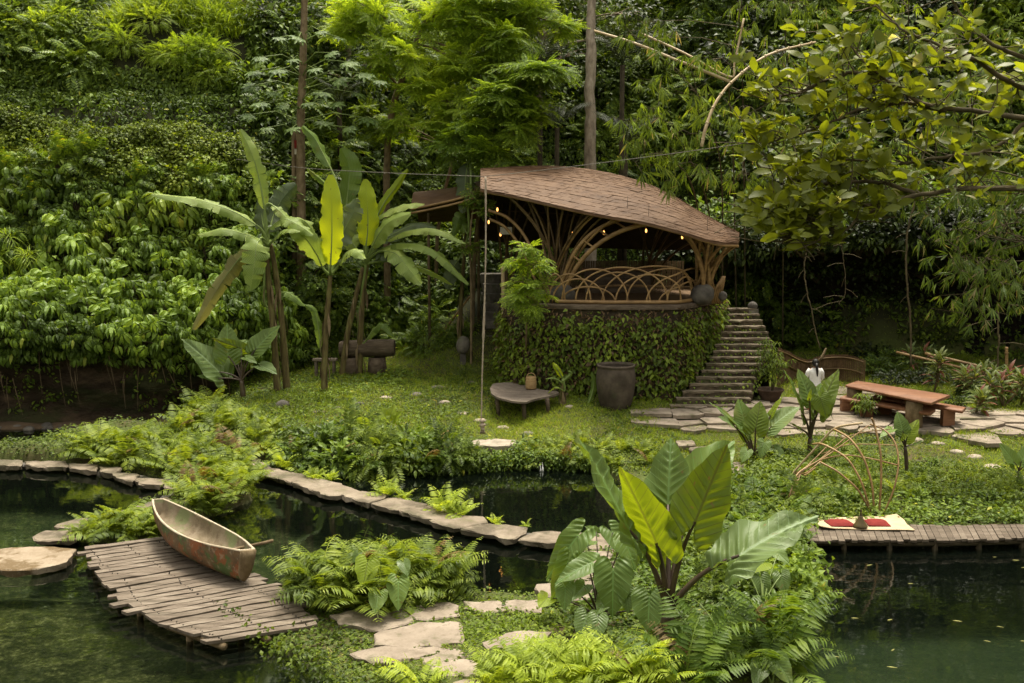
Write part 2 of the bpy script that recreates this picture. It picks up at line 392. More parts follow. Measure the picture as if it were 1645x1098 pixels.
lm('leaf_bananadry', (0.1, 0.097, 0.055), (0.165, 0.16, 0.085), (0.23, 0.2231, 0.11), trans=.3, rough=.6, spec=.2, veins=(26, .25, .03, (.22, .19, .09), .22), spots=[(7, .66, .72, (.16, .11, .04)), (1.3, .60, .70, (.13, .15, .03))])
lm('leaf_droplight', (0.06, 0.096, 0.0192), (0.144, 0.216, 0.0384), (0.264, 0.336, 0.06), trans=.32, rough=.5, spec=.28, odd=(.96, (.26, .26, .04)))
lm('leaf_vine', (0.048, 0.0768, 0.01152), (0.1152, 0.168, 0.02112), (0.2112, 0.2592, 0.03456), trans=.32, spec=.2)
lm('fern_dry', (.07, .045, .02), (.14, .09, .04), (.22, .15, .07), trans=.2)
lm('leaf_red', (0.0588, 0.0873, 0.03), (0.1088, 0.1358, 0.05), (0.2, 0.194, 0.08), trans=.28, odd=(.70, (.13, .045, .022)))
lm('leaf_litter', (0.1, 0.097, 0.05), (0.18, 0.1746, 0.08), (0.29, 0.2813, 0.14), trans=.1, odd=(.8, (.3, .3, .05)))
M['soil'] = surf_mat('soil', [(.3, (.022, .016, .010)), (.55, (.05, .038, .022)), (.75, (.085, .062, .036))], scale=1.2, bump=.6, dist=.12, obj=False)
M['rock_dark'] = surf_mat('rock_dark', [(.3, (.022, .015, .010)), (.5, (.06, .042, .026)), (.72, (.14, .095, .056))], scale=.9, bump=.9, dist=.3, obj=False, stretch=(1, 1, 2.2), spec=.15, stain_sheen=[(.5, .5, .62, (.035, .048, .014), .7)])
M['rock_shade'] = surf_mat('rock_shade', [(.3, (.005, .004, .003)), (.52, (.013, .010, .007)), (.75, (.030, .022, .013))], scale=.9, bump=.9, dist=.3, obj=False, stretch=(1, 1, 2.2), spec=.1)  # darker copy of the rock, the overhang's shade put into its colour
M['sand'] = surf_mat('sand', [(.3, (.045, .03, .018)), (.7, (.11, .075, .045))], scale=2.2, bump=.4)
M['slab'] = surf_mat('slab', [(.25, (.115, .09, .064)), (.5, (.185, .148, .108)), (.75, (.255, .21, .158))], scale=1.6, bump=.45, bscale=9, dist=.03, obj=False, island=.05, stain_sheen=[(.9, .5, .60, (.06, .055, .03), .75), (1.1, .5, .62, (.07, .056, .038), .8), (2.6, .56, .68, (.10, .10, .045), .5), (14, .58, .70, (.34, .29, .23), .35)])
M['slab_pale'] = surf_mat('slab_pale', [(.25, (.148, .118, .088)), (.5, (.228, .185, .142)), (.75, (.315, .262, .205))], scale=1.6, bump=.45, bscale=9, dist=.03, obj=False, island=.06, stain_sheen=[(1.1, .5, .64, (.10, .08, .056), .7), (2.4, .54, .64, (.07, .075, .028), .6), (9, .56, .66, (.12, .095, .065), .5)])
M['tread'] = surf_mat('tread', [(.25, (.085, .066, .045)), (.5, (.145, .115, .08)), (.75, (.22, .18, .13))], scale=2.2, bump=.5, bscale=9, dist=.03, obj=False, stain_sheen=[(1.6, .52, .64, (.05, .05, .02), .7)])
M['riser'] = surf_mat('riser', [(.3, (.035, .026, .016)), (.52, (.075, .056, .034)), (.75, (.125, .095, .06))], scale=5, bump=.8, bscale=12, dist=.06, obj=False, stain_sheen=[(2, .5, .62, (.045, .06, .016), .7)])
M['slab_wet'] = surf_mat('slab_wet', [(.25, (.15, .112, .07)), (.5, (.235, .183, .127)), (.75, (.32, .265, .195))], scale=1.6, bump=.5, bscale=8, dist=.03, obj=False, island=.05, stain_sheen=[(1.3, .47, .55, (.10, .065, .028), .85), (14, .58, .70, (.38, .33, .26), .35)])
M['stone'] = surf_mat('stone', [(.3, (.07, .062, .05)), (.5, (.13, .115, .095)), (.75, (.22, .195, .16))], scale=3.5, bump=.5, bscale=14, dist=.03, obj=False, stain_sheen=[(2, .54, .66, (.06, .075, .03), .6)])
M['pebble'] = surf_mat('pebble', [(.3, (.20, .17, .13)), (.7, (.36, .30, .24))], scale=3.5, bump=.4, bscale=14, dist=.03, obj=False, island=.08)
M['boulder'] = surf_mat('boulder', [(.3, (.045, .04, .034)), (.5, (.09, .08, .068)), (.75, (.16, .145, .12))], scale=2.5, bump=.5, bscale=10, dist=.03, obj=False)
M['plank'] = surf_mat('plank', [(.25, (.064, .048, .034)), (.5, (.128, .10, .075)), (.78, (.215, .178, .138))], scale=2.0, detail=8, bump=.9, bscale=4, dist=.02, obj=False, stretch=(.7, 5, 5), island=.17, rough=.8, stain_sheen=[(.7, .55, .66, (.065, .052, .036), .6)])
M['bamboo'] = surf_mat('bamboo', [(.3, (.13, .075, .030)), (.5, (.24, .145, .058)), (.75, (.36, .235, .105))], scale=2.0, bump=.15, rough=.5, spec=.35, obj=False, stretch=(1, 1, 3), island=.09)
M['bamboo_dark'] = surf_mat('bamboo_dark', [(.3, (.055, .034, .015)), (.5, (.105, .066, .027)), (.75, (.17, .11, .048))], scale=2.0, bump=.15, rough=.5, spec=.3, obj=False, stretch=(1, 1, 3), island=.09)  # darker bamboo; on the inner pavilion ribs it paints the interior shade
M['bamboo_pale'] = surf_mat('bamboo_pale', [(.3, (.27, .19, .10)), (.5, (.40, .30, .17)), (.75, (.52, .42, .27))], scale=2.5, bump=.15, rough=.5, spec=.3, obj=False, island=.06)
M['thatch'] = surf_mat('thatch', [(.25, (.055, .032, .016)), (.5, (.11, .066, .034)), (.78, (.18, .115, .06))], scale=3, bump=.8, bscale=12, dist=.05, obj=False, stretch=(1, 1, 1), island=.12)
M['shingle'] = surf_mat('shingle', [(.22, (.048, .023, .011)), (.5, (.092, .049, .025)), (.8, (.145, .086, .050))], scale=1.5, bump=.35, bscale=14, dist=.02, obj=False, stretch=(1, 2, 2), island=.13, rough=.62, spec=.16, stain_sheen=[(.5, .54, .70, (.15, .10, .065), .35), (1.6, .55, .7, (.045, .024, .014), .5)])  # the paler patches paint a sheen of sky onto the roof
M['underroof'] = surf_mat('underroof', [(.3, (.025, .015, .007)), (.7, (.06, .036, .017))], scale=3, bump=.4, obj=False)
M['timber'] = surf_mat('timber', [(.25, (.095, .036, .016)), (.5, (.175, .074, .033)), (.78, (.27, .135, .07))], scale=2, bump=.4, bscale=5, dist=.02, obj=False, stretch=(.8, 4, 4), rough=.55, spec=.4, stain_sheen=[(1.1, .52, .66, (.13, .065, .032), .5)])
M['driftwood'] = surf_mat('driftwood', [(.25, (.07, .055, .042)), (.5, (.15, .12, .095)), (.78, (.24, .20, .16))], scale=3, bump=.8, bscale=9, dist=.04, obj=False, stretch=(.6, 3, 3), stain_sheen=[(2, .55, .66, (.05, .038, .026), .7)])
M['log'] = surf_mat('log', [(.25, (.042, .03, .02)), (.5, (.09, .066, .045)), (.78, (.16, .125, .09))], scale=3, bump=.8, bscale=9, dist=.04, obj=False, stretch=(.6, 3, 3))
M['bark'] = surf_mat('bark', [(.3, (.17, .135, .10)), (.5, (.32, .26, .195)), (.75, (.48, .41, .33))], scale=3, bump=.6, bscale=14, dist=.03, obj=False, stretch=(2, 2, .9), stain_sheen=[(2, .58, .66, (.10, .09, .055), .5)])
M['bark_brown'] = surf_mat('bark_brown', [(.3, (.085, .060, .032)), (.5, (.16, .115, .064)), (.75, (.25, .19, .115))], scale=2.5, bump=.4, bscale=10, dist=.02, obj=False, stretch=(2, 2, 1.4))
M['twig'] = surf_mat('twig', [(.3, (.04, .034, .016)), (.7, (.11, .085, .045))], scale=6, bump=.3, obj=False)
M['twig_dark'] = surf_mat('twig_dark', [(.3, (.02, .016, .008)), (.7, (.06, .046, .024))], scale=6, bump=.3, obj=False)
M['stem_banana'] = surf_mat('stem_banana', [(.28, (.035, .025, .014)), (.48, (.10, .075, .03)), (.75, (.17, .165, .055))], scale=2.2, bump=.5, bscale=8, dist=.02, obj=False, stretch=(5, 5, .8))
M['petiole'] = surf_mat('petiole', [(.3, (.025, .016, .012)), (.55, (.055, .035, .022)), (.78, (.10, .085, .035))], scale=1.6, bump=.1, rough=.4, spec=.4, obj=False)
M['petiole_green'] = surf_mat('petiole_green', [(.3, (.11, .15, .04)), (.7, (.20, .26, .08))], scale=2, bump=.1, rough=.4, obj=False)
M['clay'] = surf_mat('clay', [(.25, (.032, .024, .017)), (.5, (.066, .051, .038)), (.78, (.12, .095, .072))], scale=2.2, bump=.4, bscale=10, dist=.02, obj=False, stain_sheen=[(3, .56, .68, (.045, .05, .025), .5)])
M['terracotta'] = surf_mat('terracotta', [(.3, (.035, .022, .015)), (.7, (.08, .05, .033))], scale=3, bump=.4, obj=False)
M['canoe_out'] = surf_mat('canoe_out', [(.3, (.055, .032, .016)), (.5, (.105, .062, .030)), (.72, (.165, .108, .056))], scale=2.2, bump=.5, bscale=9, dist=.02, obj=False, rough=.6, stain_sheen=[(1.5, .48, .53, (.060, .105, .032), .85), (2.9, .50, .57, (.22, .070, .026), .85), (11, .54, .62, (.10, .075, .045), .6), (7, .55, .64, (.30, .25, .17), .5), (3.2, .60, .68, (.05, .035, .02), .8)])
M['canoe_in'] = surf_mat('canoe_in', [(.3, (.11, .082, .05)), (.5, (.185, .145, .094)), (.72, (.26, .21, .15))], scale=2.6, bump=.5, bscale=9, dist=.02, obj=False, rough=.7, stain_sheen=[(1.7, .50, .58, (.14, .17, .07), .8), (3.2, .56, .66, (.11, .075, .045), .7)])
M['canoe_rim'] = surf_mat('canoe_rim', [(.3, (.30, .24, .165)), (.7, (.46, .39, .29))], scale=5, bump=.3, obj=False)
M['mat_straw'] = surf_mat('mat_straw', [(.3, (.33, .25, .15)), (.7, (.47, .38, .25))], scale=3, bump=.3, bscale=40, dist=.01, obj=False)
M['cushion'] = surf_mat('cushion', [(.3, (.115, .010, .009)), (.7, (.19, .022, .016))], scale=3, bump=.2, bscale=30, obj=False)
M['brass'] = surf_mat('brass', [(.3, (.045, .032, .014)), (.7, (.10, .075, .03))], scale=6, bump=.1, rough=.4, obj=False)
M['basket'] = surf_mat('basket', [(.3, (.24, .15, .065)), (.7, (.42, .29, .14))], scale=9, bump=.5, bscale=30, dist=.01, obj=False, stretch=(1, 1, 3))
M['rope'] = surf_mat('rope', [(.3, (.22, .17, .12)), (.7, (.42, .35, .27))], scale=12, bump=.6, bscale=60, dist=.01, obj=False)
M['wire'] = surf_mat('wire', [(.3, (.10, .09, .075)), (.7, (.19, .17, .14))], scale=12, bump=0, obj=False)
M['shirt'] = surf_mat('shirt', [(.3, (.55, .54, .52)), (.7, (.72, .71, .69))], scale=6, bump=.3, bscale=12, obj=False)
M['sarong'] = surf_mat('sarong', [(.3, (.26, .06, .03)), (.7, (.40, .12, .05))], scale=9, bump=.3, obj=False)
M['skin'] = surf_mat('skin', [(.3, (.22, .115, .07)), (.7, (.30, .165, .10))], scale=6, bump=0, obj=False, rough=.5)
M['hair'] = surf_mat('hair', [(.3, (.006, .005, .004)), (.7, (.018, .014, .012))], scale=20, bump=.3, obj=False, rough=.4)
M['plastic_white'] = surf_mat('plastic_white', [(.3, (.30, .27, .21)), (.7, (.42, .38, .30))], scale=6, bump=0, obj=False)

def emit_mat():
    m, nt, N, L = new_mat('bulb_glow')
    e = nd(N, 'ShaderNodeEmission', inp={0: (1, .42, .10, 1), 1: 1.5}); o = nd(N, 'ShaderNodeOutputMaterial'); L.new(e.outputs[0], o.inputs[0])
    return m
M['bulb'] = emit_mat()

def water_mat():
    m, nt, N, L = new_mat('pond_water')
    tc = nd(N, 'ShaderNodeNewGeometry')
    mp = nd(N, 'ShaderNodeMapping', inp={'Scale': (1.0, 2.3, 1)}); L.new(tc.outputs['Position'], mp.inputs[0])
    n1 = nd(N, 'ShaderNodeTexNoise', inp={'Scale': 1.6, 'Detail': 3., 'Roughness': .5}); L.new(mp.outputs[0], n1.inputs[0])
    n0 = nd(N, 'ShaderNodeTexNoise', inp={'Scale': .16, 'Detail': 2.}); L.new(tc.outputs['Position'], n0.inputs[0])
    st = nd(N, 'ShaderNodeMapRange', inp={1: .42, 2: .62, 3: .0015, 4: .010}); L.new(n0.outputs[0], st.inputs[0])
    bp = nd(N, 'ShaderNodeBump', inp={'Distance': 1.0}); L.new(n1.outputs[0], bp.inputs['Height']); L.new(st.outputs[0], bp.inputs['Strength'])
    fr = nd(N, 'ShaderNodeFresnel', inp={0: 1.85}); L.new(bp.outputs[0], fr.inputs['Normal'])
    tr = nd(N, 'ShaderNodeBsdfTransparent', inp={0: (.52, .57, .43, 1)})
    gl = nd(N, 'ShaderNodeBsdfGlossy', inp={0: (.95, 1, .95, 1), 'Roughness': .02}); L.new(bp.outputs[0], gl.inputs['Normal'])
    df = nd(N, 'ShaderNodeBsdfDiffuse', inp={0: (.026, .040, .030, 1)}); mk = nd(N, 'ShaderNodeMixShader', inp={0: .05}); L.new(tr.outputs[0], mk.inputs[1]); L.new(df.outputs[0], mk.inputs[2])
    mx = nd(N, 'ShaderNodeMixShader'); L.new(fr.outputs[0], mx.inputs[0]); L.new(mk.outputs[0], mx.inputs[1]); L.new(gl.outputs[0], mx.inputs[2])
    o = nd(N, 'ShaderNodeOutputMaterial'); L.new(mx.outputs[0], o.inputs[0])
    return m
M['water'] = water_mat()

def ground_mat():
    """soil and moss on land, algae-covered silt on the pond bed"""
    m, nt, N, L = new_mat('ground_soil')
    g = nd(N, 'ShaderNodeNewGeometry'); sp = nd(N, 'ShaderNodeSeparateXYZ'); L.new(g.outputs['Position'], sp.inputs[0])
    n1 = nd(N, 'ShaderNodeTexNoise', inp={'Scale': .8, 'Detail': 8., 'Roughness': .65}); L.new(g.outputs['Position'], n1.inputs[0])
    n2 = nd(N, 'ShaderNodeTexNoise', inp={'Scale': 3.2, 'Detail': 6., 'Roughness': .7}); L.new(g.outputs['Position'], n2.inputs[0])
    r1 = ramp(N, [(.34, (.075, .056, .028)), (.48, (.055, .062, .018)), (.66, (.07, .095, .02))]); L.new(n1.outputs[0], r1.inputs[0])
    n5 = nd(N, 'ShaderNodeTexNoise', inp={'Scale': 11., 'Detail': 6., 'Roughness': .75}); L.new(g.outputs['Position'], n5.inputs['Vector'])
    n6 = nd(N, 'ShaderNodeMath', operation='MULTIPLY_ADD', inp={1: .55}); L.new(n5.outputs[0], n6.inputs[0]); n7 = nd(N, 'ShaderNodeMath', operation='MULTIPLY', inp={1: .5}); L.new(n2.outputs[0], n7.inputs[0]); L.new(n7.outputs[0], n6.inputs[2])
    r2 = ramp(N, [(.38, (.010, .013, .007)), (.49, (.034, .038, .020)), (.56, (.085, .085, .046)), (.64, (.26, .25, .15))]); L.new(n6.outputs[0], r2.inputs[0])
    zr = nd(N, 'ShaderNodeMapRange', inp={1: -.05, 2: .08}); L.new(sp.outputs[2], zr.inputs[0])
    hr = nd(N, 'ShaderNodeMapRange', inp={1: 1.6, 2: 3.0}); L.new(sp.outputs[2], hr.inputs[0])
    deep = nd(N, 'ShaderNodeMapRange', inp={1: -1.6, 2: -.6, 3: .1, 4: 1.}); L.new(sp.outputs[2], deep.inputs[0])
    r3 = ramp(N, [(.35, (.012, .014, .006)), (.65, (.035, .036, .014))]); L.new(n1.outputs[0], r3.inputs[0])
    r4 = nd(N, 'ShaderNodeMix', data_type='RGBA', inp={6: (.040, .060, .046, 1)}); L.new(deep.outputs[0], r4.inputs[0]); L.new(r2.outputs[0], r4.inputs[7])
    a = nd(N, 'ShaderNodeMix', data_type='RGBA'); L.new(zr.outputs[0], a.inputs[0]); L.new(r4.outputs[2], a.inputs[6]); L.new(r1.outputs[0], a.inputs[7])
    b = nd(N, 'ShaderNodeMix', data_type='RGBA'); L.new(hr.outputs[0], b.inputs[0]); L.new(a.outputs[2], b.inputs[6]); L.new(r3.outputs[0], b.inputs[7])
    bs = nd(N, 'ShaderNodeBsdfPrincipled', inp={'Roughness': .9, 'Specular IOR Level': .15}); L.new(b.outputs[2], bs.inputs['Base Color'])
    bp = nd(N, 'ShaderNodeBump', inp={'Strength': .6, 'Distance': .06}); L.new(n2.outputs[0], bp.inputs['Height']); L.new(bp.outputs[0], bs.inputs['Normal'])
    o = nd(N, 'ShaderNodeOutputMaterial'); L.new(bs.outputs[0], o.inputs[0])
    return m
M['ground'] = ground_mat()

# ================================================================== TERRAIN
def pxl(pts, z=0.0): return np.array([P(a, b, z)[:2] for a, b in pts])
LAND_A = np.concatenate([
    pxl([(300, 694), (345, 722), (390, 735), (440, 752), (520, 764), (600, 767), (700, 762), (800, 757), (870, 755), (950, 757), (985, 775), (1000, 810), (995, 840), (975, 862), (890, 880),
         (872, 920), (866, 960), (800, 958), (760, 955), (700, 945), (600, 940), (500, 950), (470, 965), (505, 990), (430, 1040), (500, 1085), (560, 1140), (600, 1260)]),
    np.array([[-2, 10.5], [-14, 10], [-40, 9], [-40, -20], [40, -20], [40, 10], [12, 10.5], [6, 11.5]]),
    pxl([(1290, 1260), (1305, 1098), (1290, 1040), (1268, 985), (1280, 930), (1288, 872), (1400, 868), (1645, 866), (1900, 862)]),
    np.array([[26, 22], [60, 22], [60, 120], [-60, 120], [-60, 34.4]]),
    np.array([[-25, 34.4], [-12.5, 34.4], [-10.6, 35.0], [-9.2, 33.2]])])
LAND_B = pxl([(-60, 742), (40, 745), (100, 747), (200, 758), (290, 780), (275, 800), (245, 812), (150, 840), (100, 852), (60, 866), (130, 876), (255, 872), (320, 845), (350, 830), (415, 805), (405, 765), (392, 735), (300, 712), (200, 705), (120, 715), (60, 728), (-60, 732)])
def sdist(x, y, poly):
    """signed distance, positive inside"""
    d = np.full(x.shape, 1e9); ins = np.zeros(x.shape, bool)
    n = len(poly)
    for i in range(n):
        a, b = poly[i], poly[(i + 1) % n]
        e = b - a; L2 = e @ e + 1e-12
        t = np.clip(((x - a[0]) * e[0] + (y - a[1]) * e[1]) / L2, 0, 1)
        d = np.minimum(d, np.hypot(x - a[0] - t * e[0], y - a[1] - t * e[1]))
        if abs(e[1]) > 1e-9:
            c = ((a[1] > y) != (b[1] > y)) & (x < e[0] * (y - a[1]) / e[1] + a[0])
            ins ^= c
    return np.where(ins, d, -d)
def sm(a, b, x): t = np.clip((x - a) / (b - a), 0, 1); return t * t * (3 - 2 * t)
_k = np.random.default_rng(3); _ph = _k.random((12, 2)) * 6.28; _wv = _k.normal(size=(12, 2)) * np.array([.35, .35, .5, .7, .8, 1.1, 1.3, 1.7, 2.2, 2.6, 3.3, 4.])[:, None]
_am = 1 / np.array([.35, .35, .5, .7, .8, 1.1, 1.3, 1.7, 2.2, 2.6, 3.3, 4.]) ; _am /= _am.sum()
def nz(x, y):
    s = 0
    for i in range(12): s = s + _am[i] * np.sin(x * _wv[i, 0] + y * _wv[i, 1] + _ph[i, 0])
    return s
FOOT_X = [-40, -12, -9.5, -7, -4, 0, 4, 8, 11, 16, 22, 40]
FOOT_Y = [34.0, 34.2, 35.8, 39.5, 41.5, 42.5, 42.5, 42., 41., 40., 38, 36]
def G(x, y):
    x = np.asarray(x, float); y = np.asarray(y, float)
    sd = np.maximum(sdist(x, y, LAND_A), sdist(x, y, LAND_B))
    h = .16 + .06 * sm(0, 1.5, sd) + np.clip(y - 25.5, 0, 6) * .115 + np.maximum(0, y - 31.5) * .055 + .04 * nz(x * 1.5, y * 1.5) + .10 * nz(x * 3.1 + 4, y * 3.1) * sm(.2, 1.2, sd)
    jm = P(965, 668, .6); h = h + .22 * np.exp(-((x - jm[0]) / 2.0) ** 2 - ((y - jm[1]) / 1.3) ** 2)
    h = h + sm(5.5, 9, x) * sm(21.5, 26.5, y) * .18 * (1 - sm(28, 32, y))
    h = h + np.clip(11 - y, 0, 30) * .45
    tt = P(730, 560, 1.2)
    h = h + np.exp(-((x + 1.0) / 2.2) ** 2) * np.clip((y - 35.5) * .42, 0, 2.6)
    bed = np.where(x < -1.5, -.55 - .5 * sm(17.5, 20.5, y), -1.5)
    bed = np.where((x > -3.5) & (y > 17), -1.7, bed) + .05 * nz(x * 2, y * 2)
    z = bed + (h - bed) * sm(-.30, .22, sd)
    f = np.interp(x, FOOT_X, FOOT_Y) + .7 * nz(x * 1.2 + 9, y * 0)
    q = y - f
    pl = np.interp(q, [0, .5, 1.3, 5.2, 6.2, 7.7, 8.7, 16, 45], [0, 2.3, 3.2, 9.6, 10.2, 13.2, 13.8, 19., 44])
    pc = np.interp(q, [0, 2, 6, 12, 45], [0, 2.6, 9.5, 19.5, 60])
    pr = np.interp(q, [0, .8, 3, 12, 45], [0, 5.0, 8.0, 21., 62])
    wL = sm(-3, -8.5, x); wR = sm(7, 10, x)
    hill = np.where(q > 0, pl * wL + pr * wR + pc * (1 - wL - wR), 0)
    hill = hill * (1 + .09 * nz(x * 1.6, y * 1.6)) + np.where(q > 1, .5 * nz(x * 2.5, y * 2.5), 0)
    side = np.clip(np.abs(x) - 21, 0, 40) * 1.5 * sm(14, 22, y)
    return z + hill + np.where(side > 0, side, 0)
def g1(x, y): return float(G(np.array([x]), np.array([y]))[0])
def PG(px, py, lo=14., hi=60.):
    """first hit of the pixel's ray with the terrain"""
    r = ray(px, py); t = np.arange(lo, hi, .05); p = np.array([0, 0, CAM_Z]) + r[None] * t[:, None]
    z = G(p[:, 0], p[:, 1]); k = np.argmax(p[:, 2] <= z)
    return np.array([p[k, 0], p[k, 1], z[k]])
def terrain():
    xs = np.unique(np.concatenate([np.arange(-60, -22, 1.5), np.arange(-22, 22.01, .22), np.arange(22, 60.1, 1.5)]))
    ys = np.unique(np.concatenate([np.arange(-20, 12, 1.5), np.arange(12, 34, .16), np.arange(34, 60, .35), np.arange(60, 95, 2.)]))
    X, Y = np.meshgrid(xs, ys, indexing='ij'); Z = G(X, Y)
    mb = MB(); mb.grid(np.stack([X, Y, Z], -1))
    return solo('ground', mb, M['ground'], kind='structure')
terrain()
mb = MB(); mb.poly([[-60, 5, 0], [60, 5, 0], [60, 60, 0], [-60, 60, 0]]); solo('pond_water', mb, M['water'], kind='structure')

# the undercut rock cliff behind the pond
def cliff(name, line, heights, lips, label, mat, seed, nv=26):
    k = np.random.default_rng(seed); line = np.array(line, float)
    s = np.concatenate([[0], np.cumsum(np.hypot(*np.diff(line, axis=0).T))]); n = int(s[-1] / .25); t = np.linspace(0, s[-1], n)
    px_, py_ = np.interp(t, s, line[:, 0]), np.interp(t, s, line[:, 1]); H = np.interp(t, s, heights); LP = np.interp(t, s, lips)
    v = np.linspace(0, 1, nv); V = np.zeros((n, nv, 3))
    for j, a in enumerate(v):
        lean = LP * (a ** 2.2) - .9 * np.sin(pi * min(a * 1.25, 1)) * .6
        lay = .28 * np.sin(9 * a + t * .35 + 1.3 * np.sin(t * .5)) + .5 * nz(t * 1.3, np.full(n, a * 9.)) + .34 * nz(t * 3.3 + 5, np.full(n, a * 21.)) + .05 * k.normal(size=n)
        V[:, j] = np.stack([px_, py_ - lean + lay, -0.3 + (H + .3) * a], 1)
    mb = MB(); mb.grid(V)
    back = V[:, -1].copy(); back[:, 1] += 3.5; back[:, 2] += 1.0
    mb.grid(np.stack([V[:, -1], back], 1))
    solo(name, mb, mat, label, 'rock face')
    return V
CLIFF_L = cliff('rock_cliff', [(-30, 32.6), (-17, 32.6), (-12, 32.9), (-10.2, 34.2), (-8.2, 38.2)], [3.2, 3.0, 2.8, 2.4, 2.0], [1.0, 1.0, .9, .7, .4], 'dark undercut earth and rock face above the still pond water', M['rock_dark'], 5)
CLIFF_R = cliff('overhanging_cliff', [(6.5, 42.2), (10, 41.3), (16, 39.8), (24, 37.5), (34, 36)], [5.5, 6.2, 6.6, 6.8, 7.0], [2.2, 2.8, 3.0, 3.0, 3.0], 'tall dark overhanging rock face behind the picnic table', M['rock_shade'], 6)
mb = MB()
for i in range(14):
    a = P(-40 + i * 24, 688 - (i > 7) * 2, .0); mb.blob((a[0], a[1] + .25, -.05), (1.0, .45, .12 + .1 * rng.random()), .3, 3)
solo('sandy_bank', mb, M['sand'], kind='structure')
# ================================================================== HARD OBJECTS
def outline(pts, z, n=3, rough=.04, seed=0):
    """irregular stone outline through pixel corners, resampled with ragged edges, at height z"""
    k = np.random.default_rng(seed + 11); q = np.array([P(a, b, z) for a, b in pts]); out = []
    if np.cross(q[1] - q[0], q[2] - q[1])[2] < 0: q = q[::-1]
    m = len(q)
    for i in range(m):
        a, b = q[i], q[(i + 1) % m]; d = b - a; L = np.linalg.norm(d); nn = max(2, int(L / .16)); pr = np.array([-d[1], d[0], 0]) / (L + 1e-6)
        for j in range(nn):
            t = j / nn; off = (k.random() - .5) * 2 * rough * (0.35 if j == 0 else 1)
            if j == 0: out.append(a * .94 + .03 * (q[i - 1] + b) )
            else: out.append(a + d * t + pr * off)
    out = np.array(out); c = out.mean(0)
    return c + (out - c) * 1.05
def slab(name, pts, z, h, mat, label, cat, group=None, seed=0, rough=.04):
    o = outline(pts, z, seed=seed, rough=rough); mb = MB(); mb.prism(o, h, .025, .035)
    return solo(name, mb, mat, label, cat, group, smooth=False)

ORD = ['first', 'second', 'third', 'fourth', 'fifth', 'sixth', 'seventh', 'eighth', 'ninth', 'tenth', 'eleventh', 'twelfth', 'thirteenth', 'fourteenth']
W1 = [[(392, 730), (412, 733), (424, 748), (398, 748)],
      [(406, 758), (431, 750), (468, 759), (446, 769)], [(445, 767), (470, 758), (504, 768), (467, 775)], [(468, 774), (506, 768), (540, 775), (581, 790), (529, 797)],
      [(545, 794), (581, 789), (626, 794), (593, 809)], [(595, 808), (634, 799), (689, 810), (638, 820)], [(639, 820), (690, 811), (740, 825), (700, 836)],
      [(688, 836), (720, 827), (777, 830), (784, 840), (728, 849)], [(739, 849), (786, 841), (848, 847), (826, 867)], [(831, 867), (856, 855), (902, 854), (906, 873)], [(902, 855), (950, 856), (988, 862), (985, 884), (908, 876)]]
for i, p in enumerate(W1):
    slab('stone_slab', p, .2, .12, M['slab'], 'flat stone slab, %s along the long walkway from its fern island end' % ORD[i], 'stone slab', 'slabs of the long stone walkway', i)
W2 = [[(-30, 736), (38, 740), (33, 749), (-30, 747)], [(38, 741), (107, 741), (106, 751), (51, 749)], [(109, 744), (160, 747), (155, 757), (112, 752)], [(160, 750), (197, 751), (184, 761), (166, 759)],
      [(181, 759), (225, 762), (213, 773), (186, 768)], [(220, 768), (278, 770), (258, 779), (222, 777)], [(264, 775), (296, 774), (290, 783), (266, 785)], [(276, 786), (311, 784), (304, 797), (278, 797)],
      [(214, 815), (269, 798), (284, 807), (259, 823), (221, 825)], [(84, 846), (126, 831), (150, 834), (134, 851)], [(54, 862), (73, 852), (126, 853), (124, 865), (63, 870)]]
for i, p in enumerate(W2):
    slab('stone_slab', p, .19, .13, M['slab'], 'flat brown stone slab, %s along the curved path round the fern island' % ORD[i], 'stone slab', 'slabs of the curved stone path', 40 + i)
slab('stone_slab', [(-40, 884), (60, 878), (122, 882), (104, 903), (41, 915), (-40, 914)], .17, .16, M['slab_wet'], 'thick wet slab with brown stains beside the plank deck', 'stone slab', seed=70)
W3 = [([(530, 988), (590, 977), (655, 984), (663, 997), (612, 1014), (545, 1001)], 'flat stone slab between the big fern clump and the creeping leaves'),
      ([(634, 977), (672, 962), (738, 972), (741, 990), (668, 994)], 'flat stone slab at the water edge, foot of the big fern clump'),
      ([(743, 966), (803, 965), (813, 980), (778, 985), (745, 976)], 'small pale stone slab at the pond edge beside grass'),
      ([(810, 965), (866, 962), (869, 983), (815, 983)], 'pale stone slab at the pond edge nearest the heart-leaf plants'),
      ([(600, 1020), (672, 999), (740, 999), (742, 1033), (672, 1039), (602, 1037)], 'largest flat slab in the middle of the stone path'),
      ([(560, 1050), (612, 1038), (730, 1041), (672, 1057), (602, 1066)], 'broad slab with curved cracks bordering the lime ground cover'),
      ([(674, 1058), (737, 1041), (758, 1054), (690, 1068)], 'narrow wedge slab between two broader path slabs'),
      ([(688, 1071), (745, 1057), (797, 1072), (786, 1083), (708, 1087)], 'oblong path slab just above the bright fern at the picture bottom'),
      ([(725, 1096), (803, 1087), (830, 1120), (729, 1126)], 'stone slab cut by the bottom edge of the picture'),
      ([(776, 1032), (828, 1013), (886, 1015), (868, 1037), (785, 1041)], 'rounded slab between grass and the pale fern'),
      ([(902, 888), (985, 884), (990, 922), (925, 935)], 'slab behind the heart-leaf plants where the walkway ends'),
      ([(862, 938), (925, 938), (960, 930), (950, 962), (872, 962)], 'slab half hidden under heart-shaped leaves by the pond')]
for i, (p, l) in enumerate(W3):
    pc = np.mean(p, axis=0); p = [tuple(pc + (np.array(v) - pc) * .99) for v in p]
    slab('stone_slab', p, .26, .14, M['slab_pale'], l, 'stone slab', 'slabs of the near stone path', 80 + i, .055)
